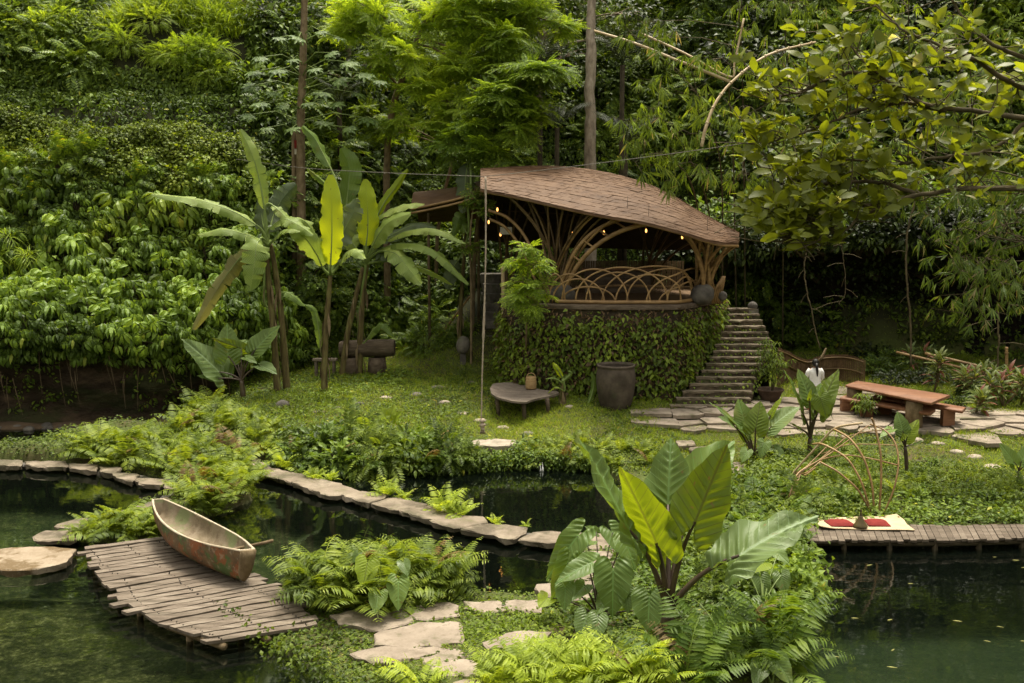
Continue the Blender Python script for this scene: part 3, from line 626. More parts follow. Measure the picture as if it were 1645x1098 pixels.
W4 = [[(1085, 708), (1112, 707), (1118, 714), (1090, 716)], [(1108, 719), (1140, 717), (1146, 725), (1112, 727)], [(1128, 730), (1166, 728), (1176, 738), (1132, 740)], [(1160, 745), (1196, 742), (1204, 764), (1164, 764)]]
for i, p in enumerate(W4):
    z = PG(p[0][0], p[0][1])[2] + .09
    slab('stepping_slab', p, z, .2, M['slab'], 'flat stepping slab behind the tall elephant ear, %s from the patio' % ORD[i], 'stone slab', 'stepping slabs down from the patio', 100 + i)
z = PG(795, 712)[2] + .12
slab('stone_slab', [(760, 708), (795, 705), (829, 707), (828, 714), (795, 717), (762, 715)], z, .2, M['pebble'], 'pale oblong slab on the grass below the swing rope', 'stone slab', seed=120)

def footing(name, px, z0, label, w=.28, zt=.1):
    pts = np.array([P(a, b, .1) for a, b in px]); mb = MB(); L = []
    for i in range(len(pts) - 1):
        n = int(np.linalg.norm(pts[i + 1] - pts[i]) / .3) + 1
        for j in range(n): L.append(pts[i] + (pts[i + 1] - pts[i]) * j / n)
    L = np.array(L); T = unit(np.gradient(L, axis=0)); N = np.stack([-T[:, 1], T[:, 0], T[:, 2] * 0], 1)
    prof = [(-w - .12, z0), (-w, -.15), (-w + .03, zt), (w - .03, zt), (w, -.15), (w + .12, z0)]
    V = np.stack([L + N * (a + .05 * rng.normal(size=(len(L), 1))) + np.array([0, 0, 1]) * (b - .1 + .015 * rng.normal(size=(len(L), 1))) for a, b in prof], 1)
    mb.grid(V); return solo(name, mb, M['boulder'], label, 'wall', smooth=False)
footing('footing_wall', [(400, 745), (455, 763), (520, 784), (600, 805), (700, 830), (800, 853), (900, 866), (985, 872)], -1.8, 'dark submerged stone wall carrying the long walkway', .22)
footing('footing_wall', [(-40, 742), (100, 746), (180, 757), (225, 769), (285, 780)], -1.2, 'dark submerged stone wall carrying the curved path', .22, .08)
footing('footing_wall', [(285, 792), (240, 815), (135, 842), (85, 862)], -1.2, 'dark footing wall under the path beside the canoe', .25, .08)

# stepping stones and loose rocks on the lawn
def rock(px, py, w, h, label, mat, group=None, name='stepping_stone', rough=.12, cat='stone'):
    p = PG(px, py); s = pix(p[1]); mb = MB(); r = w * s / 2
    mb.blob((p[0], p[1] + r * .5, p[2] + .01), (r, r * .75, max(h * s * .6, .07)), rough, 3)
    return solo(name, mb, mat, label, cat, group)
ST = [(619, 642, 22, 7, 'small pale orange stone on the grass near the swing rope', 'pebble'), (668, 638, 24, 10, 'rounded grey stone on the lawn near the stone lantern', 'stone'), (576, 651, 16, 6, 'small dark stone in the grass in front of the banana stems', 'boulder'),
      (541, 658, 18, 5, 'dark flat stone near the thin banana stem', 'boulder'), (510, 664, 22, 5, 'grey flat stone behind the pond-edge ferns', 'stone'), (453, 655, 24, 18, 'dark boulder by the leaning banana stems', 'boulder'),
      (705, 625, 28, 6, 'flat grey stone at the start of the shaded lawn path', 'stone'), (755, 617, 18, 5, 'flat grey stone just below the stone lantern', 'stone'), (714, 649, 18, 7, 'pale round stone alone on bright grass', 'pebble'), (742, 667, 24, 6, 'pale split stone between lawn and swing rope', 'pebble'),
      (772, 679, 22, 7, 'pale stone right behind the rope knot', 'pebble'), (808, 690, 20, 8, 'pale oval stone beyond the oblong slab', 'pebble'), (848, 700, 24, 6, 'flat grey stone sunk in the grassy bank', 'stone'), (810, 612, 20, 5, 'flat grey stone at the foot of the bamboo pole', 'stone'), (915, 657, 16, 7, 'orange tinted stone beside the young banana shoot', 'pebble')]
for a in ST: rock(*a[:5], M[a[5]], 'stones set in the lawn')
for i, (x, y, w, h) in enumerate([(1473, 712, 26, 10), (1508, 716, 24, 6), (1540, 730, 24, 9), (1568, 739, 26, 11), (1596, 754, 30, 8), (1618, 764, 22, 9), (1640, 772, 24, 8)]):
    rock(x, y, w, h, 'pale round stone in the grass, %s in the row leading off from the picnic table' % ORD[i], M['pebble'], 'stones in the grass below the patio')

# ---------------- flagstone patio
def patio():
    px = [(1040, 660), (1100, 655), (1200, 652), (1300, 640), (1380, 640), (1480, 655), (1600, 665), (1760, 680), (1760, 702), (1640, 697), (1560, 699), (1480, 697), (1380, 697), (1290, 697), (1200, 690), (1130, 686), (1070, 684)]
    k = np.random.default_rng(4); base = np.array([PG(a, b) for a, b in px]); z = np.median(base[:, 2]) + .07
    poly = np.array([P(a, b, z)[:2] for a, b in px]); mb = MB()
    xs = np.arange(poly[:, 0].min(), poly[:, 0].max(), .95); ys = np.arange(poly[:, 1].min(), poly[:, 1].max(), .8)
    seeds = np.array([(x + (k.random() - .5) * 1.0, y + (k.random() - .5) * .9) for x in xs for y in ys])
    for i, s in enumerate(seeds):
        if sdist(np.array([s[0]]), np.array([s[1]]), poly)[0] < .05: continue
        cell = [np.array([s[0] + a, s[1] + b]) for a, b in ((-1, -1), (1, -1), (1, 1), (-1, 1))]
        for j in np.argsort(((seeds - s) ** 2).sum(1))[1:14]:
            m_, nn = (seeds[j] + s) / 2, unit(seeds[j] - s); m_ = m_ - nn * .009; out = []
            for a in range(len(cell)):
                u, v = cell[a], cell[(a + 1) % len(cell)]; du, dv = (u - m_) @ nn, (v - m_) @ nn
                if du <= 0: out.append(u)
                if du * dv < 0: out.append(u + (v - u) * du / (du - dv))
            cell = out
            if len(cell) < 3: break
        if len(cell) < 3: continue
        c = np.array(cell); zz = G(c[:, 0].mean()[None], c[:, 1].mean()[None])[0] + .07 + k.random() * .02
        pts = []
        for a in range(len(c)):
            u, v = c[a], c[(a + 1) % len(c)]; m2 = max(1, int(np.linalg.norm(v - u) / .25))
            for q in range(m2): pts.append(np.append(u + (v - u) * q / m2 + (k.random(2) - .5) * .03, zz))
        mb.prism(np.array(pts), .12, .010, .010)
    solo('patio', mb, M['slab_pale'], kind='structure', smooth=False)
patio()

# ---------------- plank deck, canoe, paddle
def interp(pts, t):
    pts = np.array(pts, float); d = np.concatenate([[0], np.cumsum(np.linalg.norm(np.diff(pts, axis=0), axis=1))]); d /= d[-1]
    return np.stack([np.interp(t, d, pts[:, i]) for i in range(pts.shape[1])], -1)
DZ = .24
def plank_deck():
    Lp = np.array([P(a, b, DZ) for a, b in [(128, 880), (140, 906), (183, 944), (186, 968), (240, 1000), (338, 1031)]])
    Rp = np.array([P(a, b, DZ) for a, b in [(262, 862), (330, 890), (402, 924), (458, 948), (497, 980), (520, 1003)]])
    n = 27; t = np.linspace(0, 1, n + 1); t = t + np.concatenate([[0], (rng.random(n - 1) - .5) * .012, [0]])
    A, B = interp(Lp, t), interp(Rp, t); th = thing('plank_deck', 'weathered grey plank deck over the pond carrying the canoe', 'deck', (*A.mean(0)[:2], 0))
    mb = MB()
    for i in range(n):
        a0, a1, b0, b1 = A[i].copy(), A[i + 1].copy(), B[i].copy(), B[i + 1].copy()
        d = unit(b0 - a0); g = (a1 - a0) * (.06 + .08 * rng.random()); g2 = (b1 - b0) * (.06 + .08 * rng.random())
        e0, e1 = (rng.random() - .5) * .32, (rng.random() - .4) * .3; zz = (rng.random() - .5) * .018 * np.array([0, 0, 1])
        tw = (rng.random() - .5) * .05
        a0, a1, b0, b1 = a0 + g + d * e0, a1 - g + d * (e0 + tw), b0 + g2 + d * e1, b1 - g2 + d * (e1 + tw)
        m = 9; V = []
        for s in np.linspace(0, 1, m):
            w = (rng.random(2) - .5) * .012; p, q = a0 + (b0 - a0) * s + zz, a1 + (b1 - a1) * s + zz; u = unit(q - p)
            p, q = p + u * w[0], q + u * w[1]; p[2] += .006 * rng.normal(); q[2] += .006 * rng.normal()
            dz = np.array([0, 0, -.05]); V += [p + dz, p, q, q + dz]
        V = np.array(V); j = np.arange(m - 1) * 4; F = [np.stack([j + c, j + (c + 1) % 4, j + 4 + (c + 1) % 4, j + 4 + c], 1) for c in range(4)]
        mb.add(V, F + [np.array([[3, 2, 1, 0]]), np.array([[0, 1, 2, 3]]) + (m - 1) * 4])
    part('planking', mb, M['plank'], th, False); b = MB()
    for i in range(n):
        for s in (.12, .5, .86):
            for q in (.32, .68):
                p = (A[i] * (1 - q) + A[i + 1] * q) * (1 - s) + (B[i] * (1 - q) + B[i + 1] * q) * s + np.r_[rng.normal(size=2) * .02, .013]; b.tube([p - [0, 0, .02], p], .011, 6)
    part('nail_head', b, M['hair'], th, False)
    for s in (.12, .5, .86):
        pts = A + (B - A) * s; pts[:, 2] = DZ - .12
        b = MB(); b.tube(pts, .06, 7); part('beam', b, M['bark_brown'], th)
        for q in (2, 9, 16, 23):
            c = pts[q]; b = MB(); b.tube([[c[0], c[1], -1.2], [c[0] + .03, c[1], DZ - .1]], .06, 7); part('post', b, M['bark_brown'], th)
plank_deck()

def canoe():
    bow, stern = P(266, 866, DZ + .03), P(386, 936, DZ + .03)
    ax = stern - bow; L = np.linalg.norm(ax); ax /= L; up = np.array([0, 0, 1.]); sd_ = np.cross(up, ax)
    tilt = .14; up2 = unit(up * cos(tilt) - sd_ * sin(tilt) * -1); s2 = np.cross(up2, ax)
    th = thing('canoe', 'old wooden canoe with flaking green and rust paint on the plank deck', 'canoe', tuple((bow + stern) / 2))
    n, m = 40, 15; t = np.linspace(0, 1, n)
    def shell(inset):
        V = np.zeros((n, m, 3))
        for i, a in enumerate(t):
            w = .52 * (np.sin(pi * (.035 + .905 * a) ** .92)) ** .72 + .0
            if a > .97: w = w * 1.0
            w = max(w, .03) - inset
            w = max(w, .012)
            top = .50 + .20 * (1 - a) ** 3.2 + .13 * a ** 3; bot = .30 * (1 - a) ** 6 * 1.1 + .05 * a ** 8 + inset * 1.3
            x0 = (a * (L + .30) - .22) - .14 * (1 - a) ** 6
            x0 = x0 + (inset if a < .5 else -inset) * abs(2 * a - 1) ** 6
            for j in range(m):
                p = -1 + 2 * j / (m - 1); sg = np.sign(p); q = abs(p)
                xx = sg * w * (1 - (1 - q) ** 2.3); zz = bot + (top - bot) * q ** 1.7
                rk = (.14 * (zz - bot) if a > .9 else 0) * (a - .9) / .1 - .20 * (1 - a) ** 5 * (zz / .7)
                V[i, j] = bow + ax * (x0 + rk) + s2 * xx * (1 + .02 * np.sin(9 * a + j)) + up2 * zz
        return V
    O, I = shell(0), shell(.035)
    mb = MB(); mb.grid(O[:, ::-1]); mb.add(O[-1], np.arange(m)[None]); mb.add(O[0], np.arange(m)[::-1][None]); part('hull', mb, M['canoe_out'], th)
    mb = MB(); mb.grid(I); mb.add(I[-1], np.arange(m)[::-1][None]); mb.add(I[0], np.arange(m)[None]); part('inner_hull', mb, M['canoe_in'], th)
    rim = np.concatenate([O[:, 0], O[-1, ::1][1:-1], O[::-1, -1], O[0, ::-1][1:-1]]); rimI = np.concatenate([I[:, 0], I[-1][1:-1], I[::-1, -1], I[0, ::-1][1:-1]])
    z = rim.copy()
    mb = MB(); r = np.concatenate([O[:, 0], O[::-1, -1]]); ri = np.concatenate([I[:, 0], I[::-1, -1]]); h = up2 * .012
    r = np.concatenate([r, r[:1]]); ri = np.concatenate([ri, ri[:1]])
    mb.grid(np.stack([r - h, r + h, ri + h, ri - h], 1)); part('gunwale', mb, M['canoe_rim'], th)
    # blunt stern block
    c = MB(); e = O[-1].copy(); f = e + ax * .05; cc = np.concatenate([e, f]); a = np.arange(m - 1)
    c.add(cc, [np.stack([a, a + 1, a + 1 + m, a + m], 1), (np.arange(m) + m)[None], np.array([[m - 1, 0, m, 2 * m - 1]])]); part('stern', c, M['bark_brown'], th)
    # paddle leaning in the canoe over the stern
    tip = PY(438, 868, 17.75); g = PY(345, 892, 18.35)
    pd = thing('paddle', 'slim wooden paddle resting inside the canoe, its shaft over the stern', 'paddle', tuple(g))
    b = MB(); b.tube([g + (tip - g) * s + np.array([0, 0, .012 * sin(5 * s)]) for s in np.linspace(0, 1, 8)], .03, 8); part('shaft', b, M['bark_brown'], pd)
    d = unit(tip - g); sdv = unit(np.cross(d, [0, 0, 1.])); b = MB(); rows = []
    for s in np.linspace(0, 1, 7): rows.append([g - d * (.45 * s) + sdv * w * .075 * sin(pi * (.2 + .75 * s)) + np.cross(sdv, d) * hh for w, hh in ((-1, 0), (0, .012), (1, 0), (0, -.012), (-1, 0))])
    b.grid(np.array(rows)); part('blade', b, M['bark_brown'], pd)
canoe()

# ---------------- deck on the far side, mat, cushions, bell
def far_deck():
    z = .25; th = thing('plank_walkway', 'long grey plank walkway along the far pool edge under the straw mat', 'deck', tuple(P(1450, 850, z)))
    F = np.array([P(a, b, z) for a, b in [(1262, 866), (1290, 868), (1400, 868), (1520, 868), (1645, 864), (1900, 862)]]); Bk = np.array([P(a, b, z) for a, b in [(1262, 834), (1290, 836), (1400, 842), (1520, 844), (1645, 842), (1900, 838)]])
    n = 62; t = np.linspace(0, 1, n + 1); f, b = interp(F, t), interp(Bk, np.clip(t - .012 - .03 * t, 0, 1)); mb = MB()
    for i in range(n):
        g = (f[i + 1] - f[i]) * .04; e = (rng.random() - .5) * .14; zz = np.array([0, 0, (rng.random() - .5) * .02]); d = unit(f[i] - b[i])
        q = np.array([f[i] + g + d * e, f[i + 1] - g + d * e, b[i + 1] - g, b[i] + g]) + zz; mb.prism(q, .06, .008, .01)
    part('planking', mb, M['plank'], th, False)
    for i in range(2, n, 7):
        for s in (.12, .8):
            c = f[i] + (b[i] - f[i]) * s; q = MB(); q.tube([[c[0], c[1], -1.3], [c[0], c[1], z - .07]], .06, 7); part('post', q, M['twig_dark'], th)
    for s in (.12, .8):
        q = MB(); pts = f + (b - f) * s; pts[:, 2] = z - .12; q.tube(pts, .055, 6); part('beam', q, M['twig_dark'], th)
    # earth bank close behind the posts, added to darken the gap under the deck
    q = MB(); pts = interp(np.array([P(a, b_, 0) for a, b_ in [(1280, 879), (1400, 876), (1520, 875), (1645, 872), (1900, 868)]]), np.linspace(0, 1, 60))
    V = np.stack([pts + np.array([0, .16 * np.sin(j * 2.1) + .2 * j, -.9 + 1.05 * j / 5]) + .07 * rng.normal(size=(60, 3)) for j in range(6)], 1); q.grid(V)
    solo('earth_bank', q, M['rock_dark'], kind='structure')
far_deck()
def on_deck():
    z = .285
    def sheet(px, n=14, m=8, lift=None):
        c = np.array([P(a, b, z) for a, b in px]); V = np.zeros((n, m, 3))
        for i, u in enumerate(np.linspace(0, 1, n)):
            for j, v in enumerate(np.linspace(0, 1, m)):
                p = (c[0] * (1 - u) + c[1] * u) * (1 - v) + (c[3] * (1 - u) + c[2] * u) * v
                V[i, j] = p + np.array([0, 0, lift(u, v) if lift else 0])
        return V
    V = sheet([(1318, 849), (1470, 852), (1440, 829), (1294, 833)], lift=lambda u, v: .05 * max(0, u - .82) / .18 * (v > .5) + .05 * max(0, .12 - u) / .12 + .006 * sin(9 * u + 3 * v))
    mb = MB(); mb.grid(V); W = V - np.array([0, 0, .014]); mb.grid(W[:, ::-1])
    e = np.concatenate([V[:, 0], V[-1, 1:], V[::-1, -1][1:], V[0, ::-1][1:]]); e2 = e - np.array([0, 0, .014]); mb.grid(np.stack([e2, e], 1))
    solo('straw_mat', mb, M['mat_straw'], 'pale straw mat with upturned corners lying on the plank walkway', 'mat')
    for px, lab in (([(1336, 847), (1376, 847), (1362, 838), (1324, 838)], 'flat red cushion on the straw mat, beside the bell and nearer the tall ferns'), ([(1396, 846), (1431, 847), (1422, 838), (1388, 837)], 'flat red cushion on the straw mat at its upturned corner end')):
        V = sheet(px, 8, 8); N = V.shape[0]; u = np.linspace(-1, 1, N); k = (1 - np.abs(u[:, None]) ** 4) * (1 - np.abs(u[None]) ** 4)
        T = V + np.array([0, 0, 1.]) * (.02 + .06 * k ** .5)[..., None]; B = V + np.array([0, 0, .02])
        th = thing('cushion', lab, 'cushion', tuple(V.mean((0, 1))), 'red cushions on the straw mat')
        mb = MB(); mb.grid(T); e = lambda A: np.concatenate([A[:, 0], A[-1, 1:], A[::-1, -1][1:], A[0, ::-1][1:]]); mb.grid(np.stack([e(B), e(T)], 1)); part('cover', mb, M['cushion'], th)
        mb = MB(); mb.tube(e(T), .009, 5); part('piping', mb, M['cushion'], th)
    c = P(1382, 846, z + .02); th = thing('hand_bell', 'small dark bronze bell standing between two red cushions', 'bell', tuple(c))
    mb = MB(); mb.lathe([(.0, 0), (.15, 0), (.15, .02), (.12, .06), (.075, .14), (.05, .2), (.035, .235), (0, .24)], c, 18); part('bell_body', mb, M['brass'], th)
    mb = MB(); mb.lathe([(.0, .235), (.018, .24), (.03, .27), (.014, .30), (.024, .34), (.01, .37), (0, .40)], c, 12); part('handle', mb, M['brass'], th)
on_deck()

# ---------------- arched rattan frame over the far deck
def arch_frame():
    th = thing('rattan_arch_frame', 'open dome frame of bent rattan poles behind the straw mat', 'frame', tuple(P(1405, 830, .3)))
    Y0 = 23.0
    def cv(pts, r=.022, mat='bamboo'):
        q = np.array([PY(a, b, y - 1.2) for a, b, y in pts]); n = 22; t = np.linspace(0, 1, len(q)); tt = np.linspace(0, 1, n)
        A = np.stack([np.interp(tt, t, q[:, i]) for i in range(3)], 1)
        for _ in range(3): A[1:-1] = (A[:-2] + 2 * A[1:-1] + A[2:]) / 4
        mb = MB(); mb.tube(A, r * .78, 6); part('pole', mb, M[mat], th)
    cv([(1386, 680, 23.6), (1340, 686, 23.9), (1318, 712, 24.2), (1290, 742, 24.5), (1270, 765, 24.6)], .034, 'bamboo_pale')
    cv([(1404, 828, 22.9), (1402, 780, 22.9), (1388, 735, 23.1), (1366, 704, 23.4), (1340, 690, 23.9)], .032)
    cv([(1412, 828, 22.9), (1416, 770, 22.9), (1415, 725, 23), (1404, 680, 23.3), (1400, 672, 23.3)], .032)
    cv([(1418, 828, 22.9), (1436, 790, 22.9), (1445, 745, 23.1), (1440, 712, 23.4), (1422, 690, 23.7), (1398, 682, 24.1)], .026)
    cv([(1400, 828, 22.9), (1385, 775, 22.9), (1362, 735, 23.2), (1320, 712, 23.7), (1305, 714, 24.1)], .030)
    cv([(1402, 828, 22.9), (1378, 785, 22.9), (1345, 757, 23.2), (1318, 743, 23.5)], .030)
    for k, (x1, y1, x2, y2) in enumerate([(1267, 800, 1330, 716), (1270, 800, 1362, 700), (1272, 800, 1320, 740), (1268, 798, 1395, 684), (1274, 798, 1310, 752)]):
        cv([(x1, y1, 23.0), (x1 + 12, y1 - 38, 23.4), ((x1 + x2) / 2, (y1 + y2) / 2 - 10, 23.7), (x2, y2, 24)], .020)
    cv([(1276, 762, 24.0), (1318, 738, 23.6), (1358, 730, 23.3), (1405, 738, 23.1), (1443, 748, 23.1)], .022)
    cv([(1320, 730, 24.2), (1360, 714, 24), (1400, 714, 24), (1442, 716, 23.6)], .016)
    cv([(1350, 704, 24.5), (1390, 694, 24.4), (1430, 690, 24.2)], .016)
arch_frame()

# ---------------- ivied retaining wall, stairs, pavilion
FLOOR = 4.05
WALL = [(-.3, 34.5), (.05, 32.9), (1.2, 31.9), (3.2, 31.55), (5.3, 31.6), (6.1, 32.7), (7.25, 34.6), (7.6, 36.5)]
def wall_line(n=120):
    w = interp(WALL, np.linspace(0, 1, n))
    for _ in range(6): w[1:-1] = (w[:-2] + 2 * w[1:-1] + w[2:]) / 4
    return w
def retaining_wall():
    n, m = 120, 26; w = wall_line(n); T = unit(np.gradient(w, axis=0)); N = np.stack([T[:, 1], -T[:, 0]], 1)
    th = thing('retaining_wall', 'tall ivy-covered retaining wall carrying the bamboo pavilion', 'wall', (3, 32, .5))
    zb = G(w[:, 0], w[:, 1]) - .3; V = np.zeros((n, m, 3)); k = np.random.default_rng(1)
    for j in range(m):
        a = j / (m - 1); batter = .12 * (1 - a); bump = .05 * nz(np.arange(n) * .22, np.full(n, j * .8)) + .03 * k.normal(size=n)
        V[:, j, :2] = w + N * (batter + bump)[:, None]; V[:, j, 2] = zb + (FLOOR - .12 - zb) * a
    mb = MB(); mb.grid(V); part('masonry', mb, M['soil'], th)
    # coping
    c = np.concatenate([w + N * .1, (w - N * .25)[::-1]]); mb = MB()
    mb.grid(np.stack([np.c_[w + N * .10, np.full(n, FLOOR - .16)], np.c_[w + N * .12, np.full(n, FLOOR - .04)], np.c_[w + N * .06, np.full(n, FLOOR)], np.c_[w - N * .4, np.full(n, FLOOR)]], 1)); part('coping', mb, M['log'], th)
    # ivy leaves cling to the face, thin near the top
    tp = leaf_t(.21, .09, 3, .8, .25, .8); tp2 = leaf_t(.14, .11, 3, .5, .3, .6)
    K = 9500; i = k.integers(0, n, K); a = k.random(K) ** 1.05; keep = (nz(w[i, 0] * 2.2, a * 7) + .25 * k.normal(size=K) + .36 - .75 * sm(.70, 1, a)) > 0.05; i, a = i[keep], a[keep]
    pos = np.c_[w[i] + N[i] * (.16 + .14 * k.random(len(i)) ** 2)[:, None], zb[i] + .15 + (FLOOR - .3 - zb[i]) * a]; pos[:, 0] += (k.random(len(i)) - .5) * .1
    d = np.c_[N[i] * .7 + .85 * k.normal(size=(len(i), 2)), -.05 - .75 * k.random(len(i))]; nrm = np.c_[N[i] * .7, np.full(len(i), 1.)] + .5 * k.normal(size=(len(i), 3))
    mb = MB(); h = k.random(len(i)) < .65; s = .45 + .95 * k.random(len(i)) ** 1.5; place(mb, tp, pos[h], d[h], nrm[h], s[h]); place(mb, tp2, pos[~h], d[~h], nrm[~h], s[~h])
    o = part('ivy', mb, M['leaf_wall'], th); o['kind'] = 'stuff'
    # brown dead tangle between the leaves
    K = 2600; i = k.integers(0, n, K); a = .1 + .9 * k.random(K); pos = np.c_[w[i] + N[i] * (.12 + .06 * k.random(K))[:, None], zb[i] + (FLOOR - .1 - zb[i]) * a]
    mb = MB(); place(mb, leaf_t(.2, .05, 2, .6, .2), pos, np.c_[N[i] * .5 + .6 * k.normal(size=(K, 2)), -.8 * k.random(K)], np.c_[N[i], k.normal(size=K)], .5 + .8 * k.random(K)); o = part('dead_leaves', mb, M['thatch'], th); o['kind'] = 'stuff'
retaining_wall()

def stairs():
    n = 16; th = thing('stone_staircase', 'broad stone staircase climbing beside the ivy wall to the pavilion', 'staircase', (6.6, 31, .7))
    k = np.random.default_rng(8); mb, mt = MB(), MB()
    for i in range(n):
        s = i / (n - 1); y = 30.7 + 4.3 * s; z = .95 + (3.62 - .95) * s
        xl = interp([(0, 1095), (.25, 1128), (.5, 1158), (.75, 1166), (1, 1166)], np.array([0]))[0] if False else None
        pl = np.interp(s, [0, .12, .3, .5, .7, 1], [1092, 1110, 1138, 1158, 1164, 1166]); pr = np.interp(s, [0, .1, .25, .4, .55, .7, 1], [1208, 1212, 1216, 1228, 1242, 1238, 1216])
        a, b = (pl - 822.5) / FPX * (y + .2) - .25, (pr - 822.5) / FPX * (y + .2); y1 = 30.7 + 4.3 * (i + 1.15) / (n - 1)
        # tread slab with a ragged nose; riser of packed earth and stones set back below it
        m = 12; u = np.linspace(0, 1, m); f = np.c_[a + (b - a) * u, y + .035 * k.normal(size=m) + .02, np.full(m, z) + .012 * k.normal(size=m)]; bk = np.c_[a + (b - a) * u[::-1], np.full(m, y1), np.full(m, z)]
        mt.prism(np.r_[f, bk], .065, .012, .012)
        V = np.stack([np.c_[a + (b - a) * u, y + .045 + .012 * k.normal(size=m), np.full(m, zz)] for zz in (z - .42, z - .2, z - .06)], 1); mb.grid(V)
        mb.grid(np.stack([np.c_[np.full(4, b - .02), np.linspace(y + .1, 36, 4), np.full(4, zz)] for zz in (-.2, z - .06)], 1))
    part('tread_stones', mt, M['tread'], th, False); part('risers', mb, M['riser'], th, False)
    # moss and dry leaves on the risers
    K = 900; s = k.integers(0, n, K); x = 5.0 + 3.6 * k.random(K); y = 30.7 + 4.3 * s / (n - 1) + .06; z = .95 + 2.67 * s / (n - 1) - .22 * k.random(K)
    sel = (x > np.interp(y, [30.7, 35], [5.2, 7.3])) & (x < np.interp(y, [30.7, 33, 35], [7.5, 8.6, 8.5])); mb = MB()
    place(mb, leaf_t(.11, .07, 2, .5), np.c_[x, y, z][sel], np.c_[.6 * k.normal(size=K), -1 + .3 * k.normal(size=K), -.6 - .3 * k.random(K)][sel], [0, -.6, 1.], (.6 + .8 * k.random(K))[sel]); o = part('moss', mb, M['leaf_wall'], th); o['kind'] = 'stuff'
    mb = MB(); p = PY(1209, 497, 35.2); mb.box(p + np.array([0, 0, -.35]), (.34, .34, .7)); part('newel', mb, M['stone'], th, False)
    mb = MB(); mb.blob(p + np.array([0, 0, .10]), (.17, .17, .17), .05, 3); part('newel_ball', mb, M['boulder'], th)
stairs()
# upper path steps behind the bamboo pole
for i in range(11):
    s = i / 10; y = 36.2 + 5.0 * s; py = np.interp(s, [0, .35, .5, .75, 1], [598, 550, 515, 480, 440]); w = np.interp(s, [0, .5, 1], [.75, .6, 1.0])
    x = (np.interp(s, [0, .5, 1], [791, 793, 792]) - 822.5) / FPX * y; p = PY(0, py, y); z = p[2]
    q = np.array([[x - w / 2, y - .22, z], [x - w / 6, y - .26, z], [x + w / 3, y - .24, z], [x + w / 2, y - .1, z], [x + w / 2, y + .3, z], [x - w / 2, y + .3, z]]) + rng.normal(size=(6, 3)) * np.array([.04, .03, .01])
    mb = MB(); mb.prism(q, .34 if i < 7 else .42, .04, .04); solo('stone_step', mb, M['stone'], 'rough stone step behind the bamboo pole, %s from the bottom of its flight' % ORD[i], 'step', 'rough steps climbing past the pavilion', smooth=False)
# ================================================================== PAVILION
def spline(pts, t):
    q = np.array(pts, float); k = np.linspace(0, 1, len(q)); t = np.asarray(t, float)
    i = np.clip(np.searchsorted(k, t, side='right') - 1, 0, len(q) - 2); h = k[1]; f = ((t - k[i]) / h)[..., None]
    m = np.gradient(q, axis=0)
    a, b, ma, mb_ = q[i], q[i + 1], m[i], m[i + 1]
    return (2 * f ** 3 - 3 * f ** 2 + 1) * a + (f ** 3 - 2 * f ** 2 + f) * ma + (-2 * f ** 3 + 3 * f ** 2) * b + (f ** 3 - f ** 2) * mb_
EAVE = [PY(*p) for p in [(772, 304, 33.2), (840, 318, 32.5), (900, 332, 32.0), (960, 345, 31.5), (1030, 357, 31.1), (1090, 372, 31.0), (1150, 389, 31.2), (1186, 391, 31.7)]]
RIDGE = [PY(*p) for p in [(772, 274, 36.2), (830, 268, 36.4), (890, 267, 36.4), (950, 273, 36.2), (1010, 286, 35.6), (1070, 309, 34.7), (1130, 344, 33.5), (1188, 379, 32.2)]]
BACK = [np.array(p) for p in [(-1.4, 41, 6.0), (0, 41.6, 5.8), (1.4, 42, 5.7), (2.9, 42, 5.6), (4.3, 41.2, 5.6), (5.5, 39.4, 5.6), (6.7, 36.0, 5.75), (7.36, 32.8, 6.1)]]
def roof_pt(u, v):
    u, v = np.broadcast_arrays(np.asarray(u, float), np.asarray(v, float))
    e, r, b = spline(EAVE, u), spline(RIDGE, u), spline(BACK, u)
    f = np.clip(v, 0, 1)[..., None]; g = np.clip(v - 1, 0, 1)[..., None]
    p = e * (1 - f) + r * f; p[..., 2] += (.30 * np.sin(pi * f) * (1 - u[..., None] * .35))[..., 0]
    q = r * (1 - g) + b * g; q[..., 2] += (.75 * np.sin(pi * g) * (1 - u[..., None] ** 4))[..., 0]
    return np.where((v <= 1)[..., None], p, q)
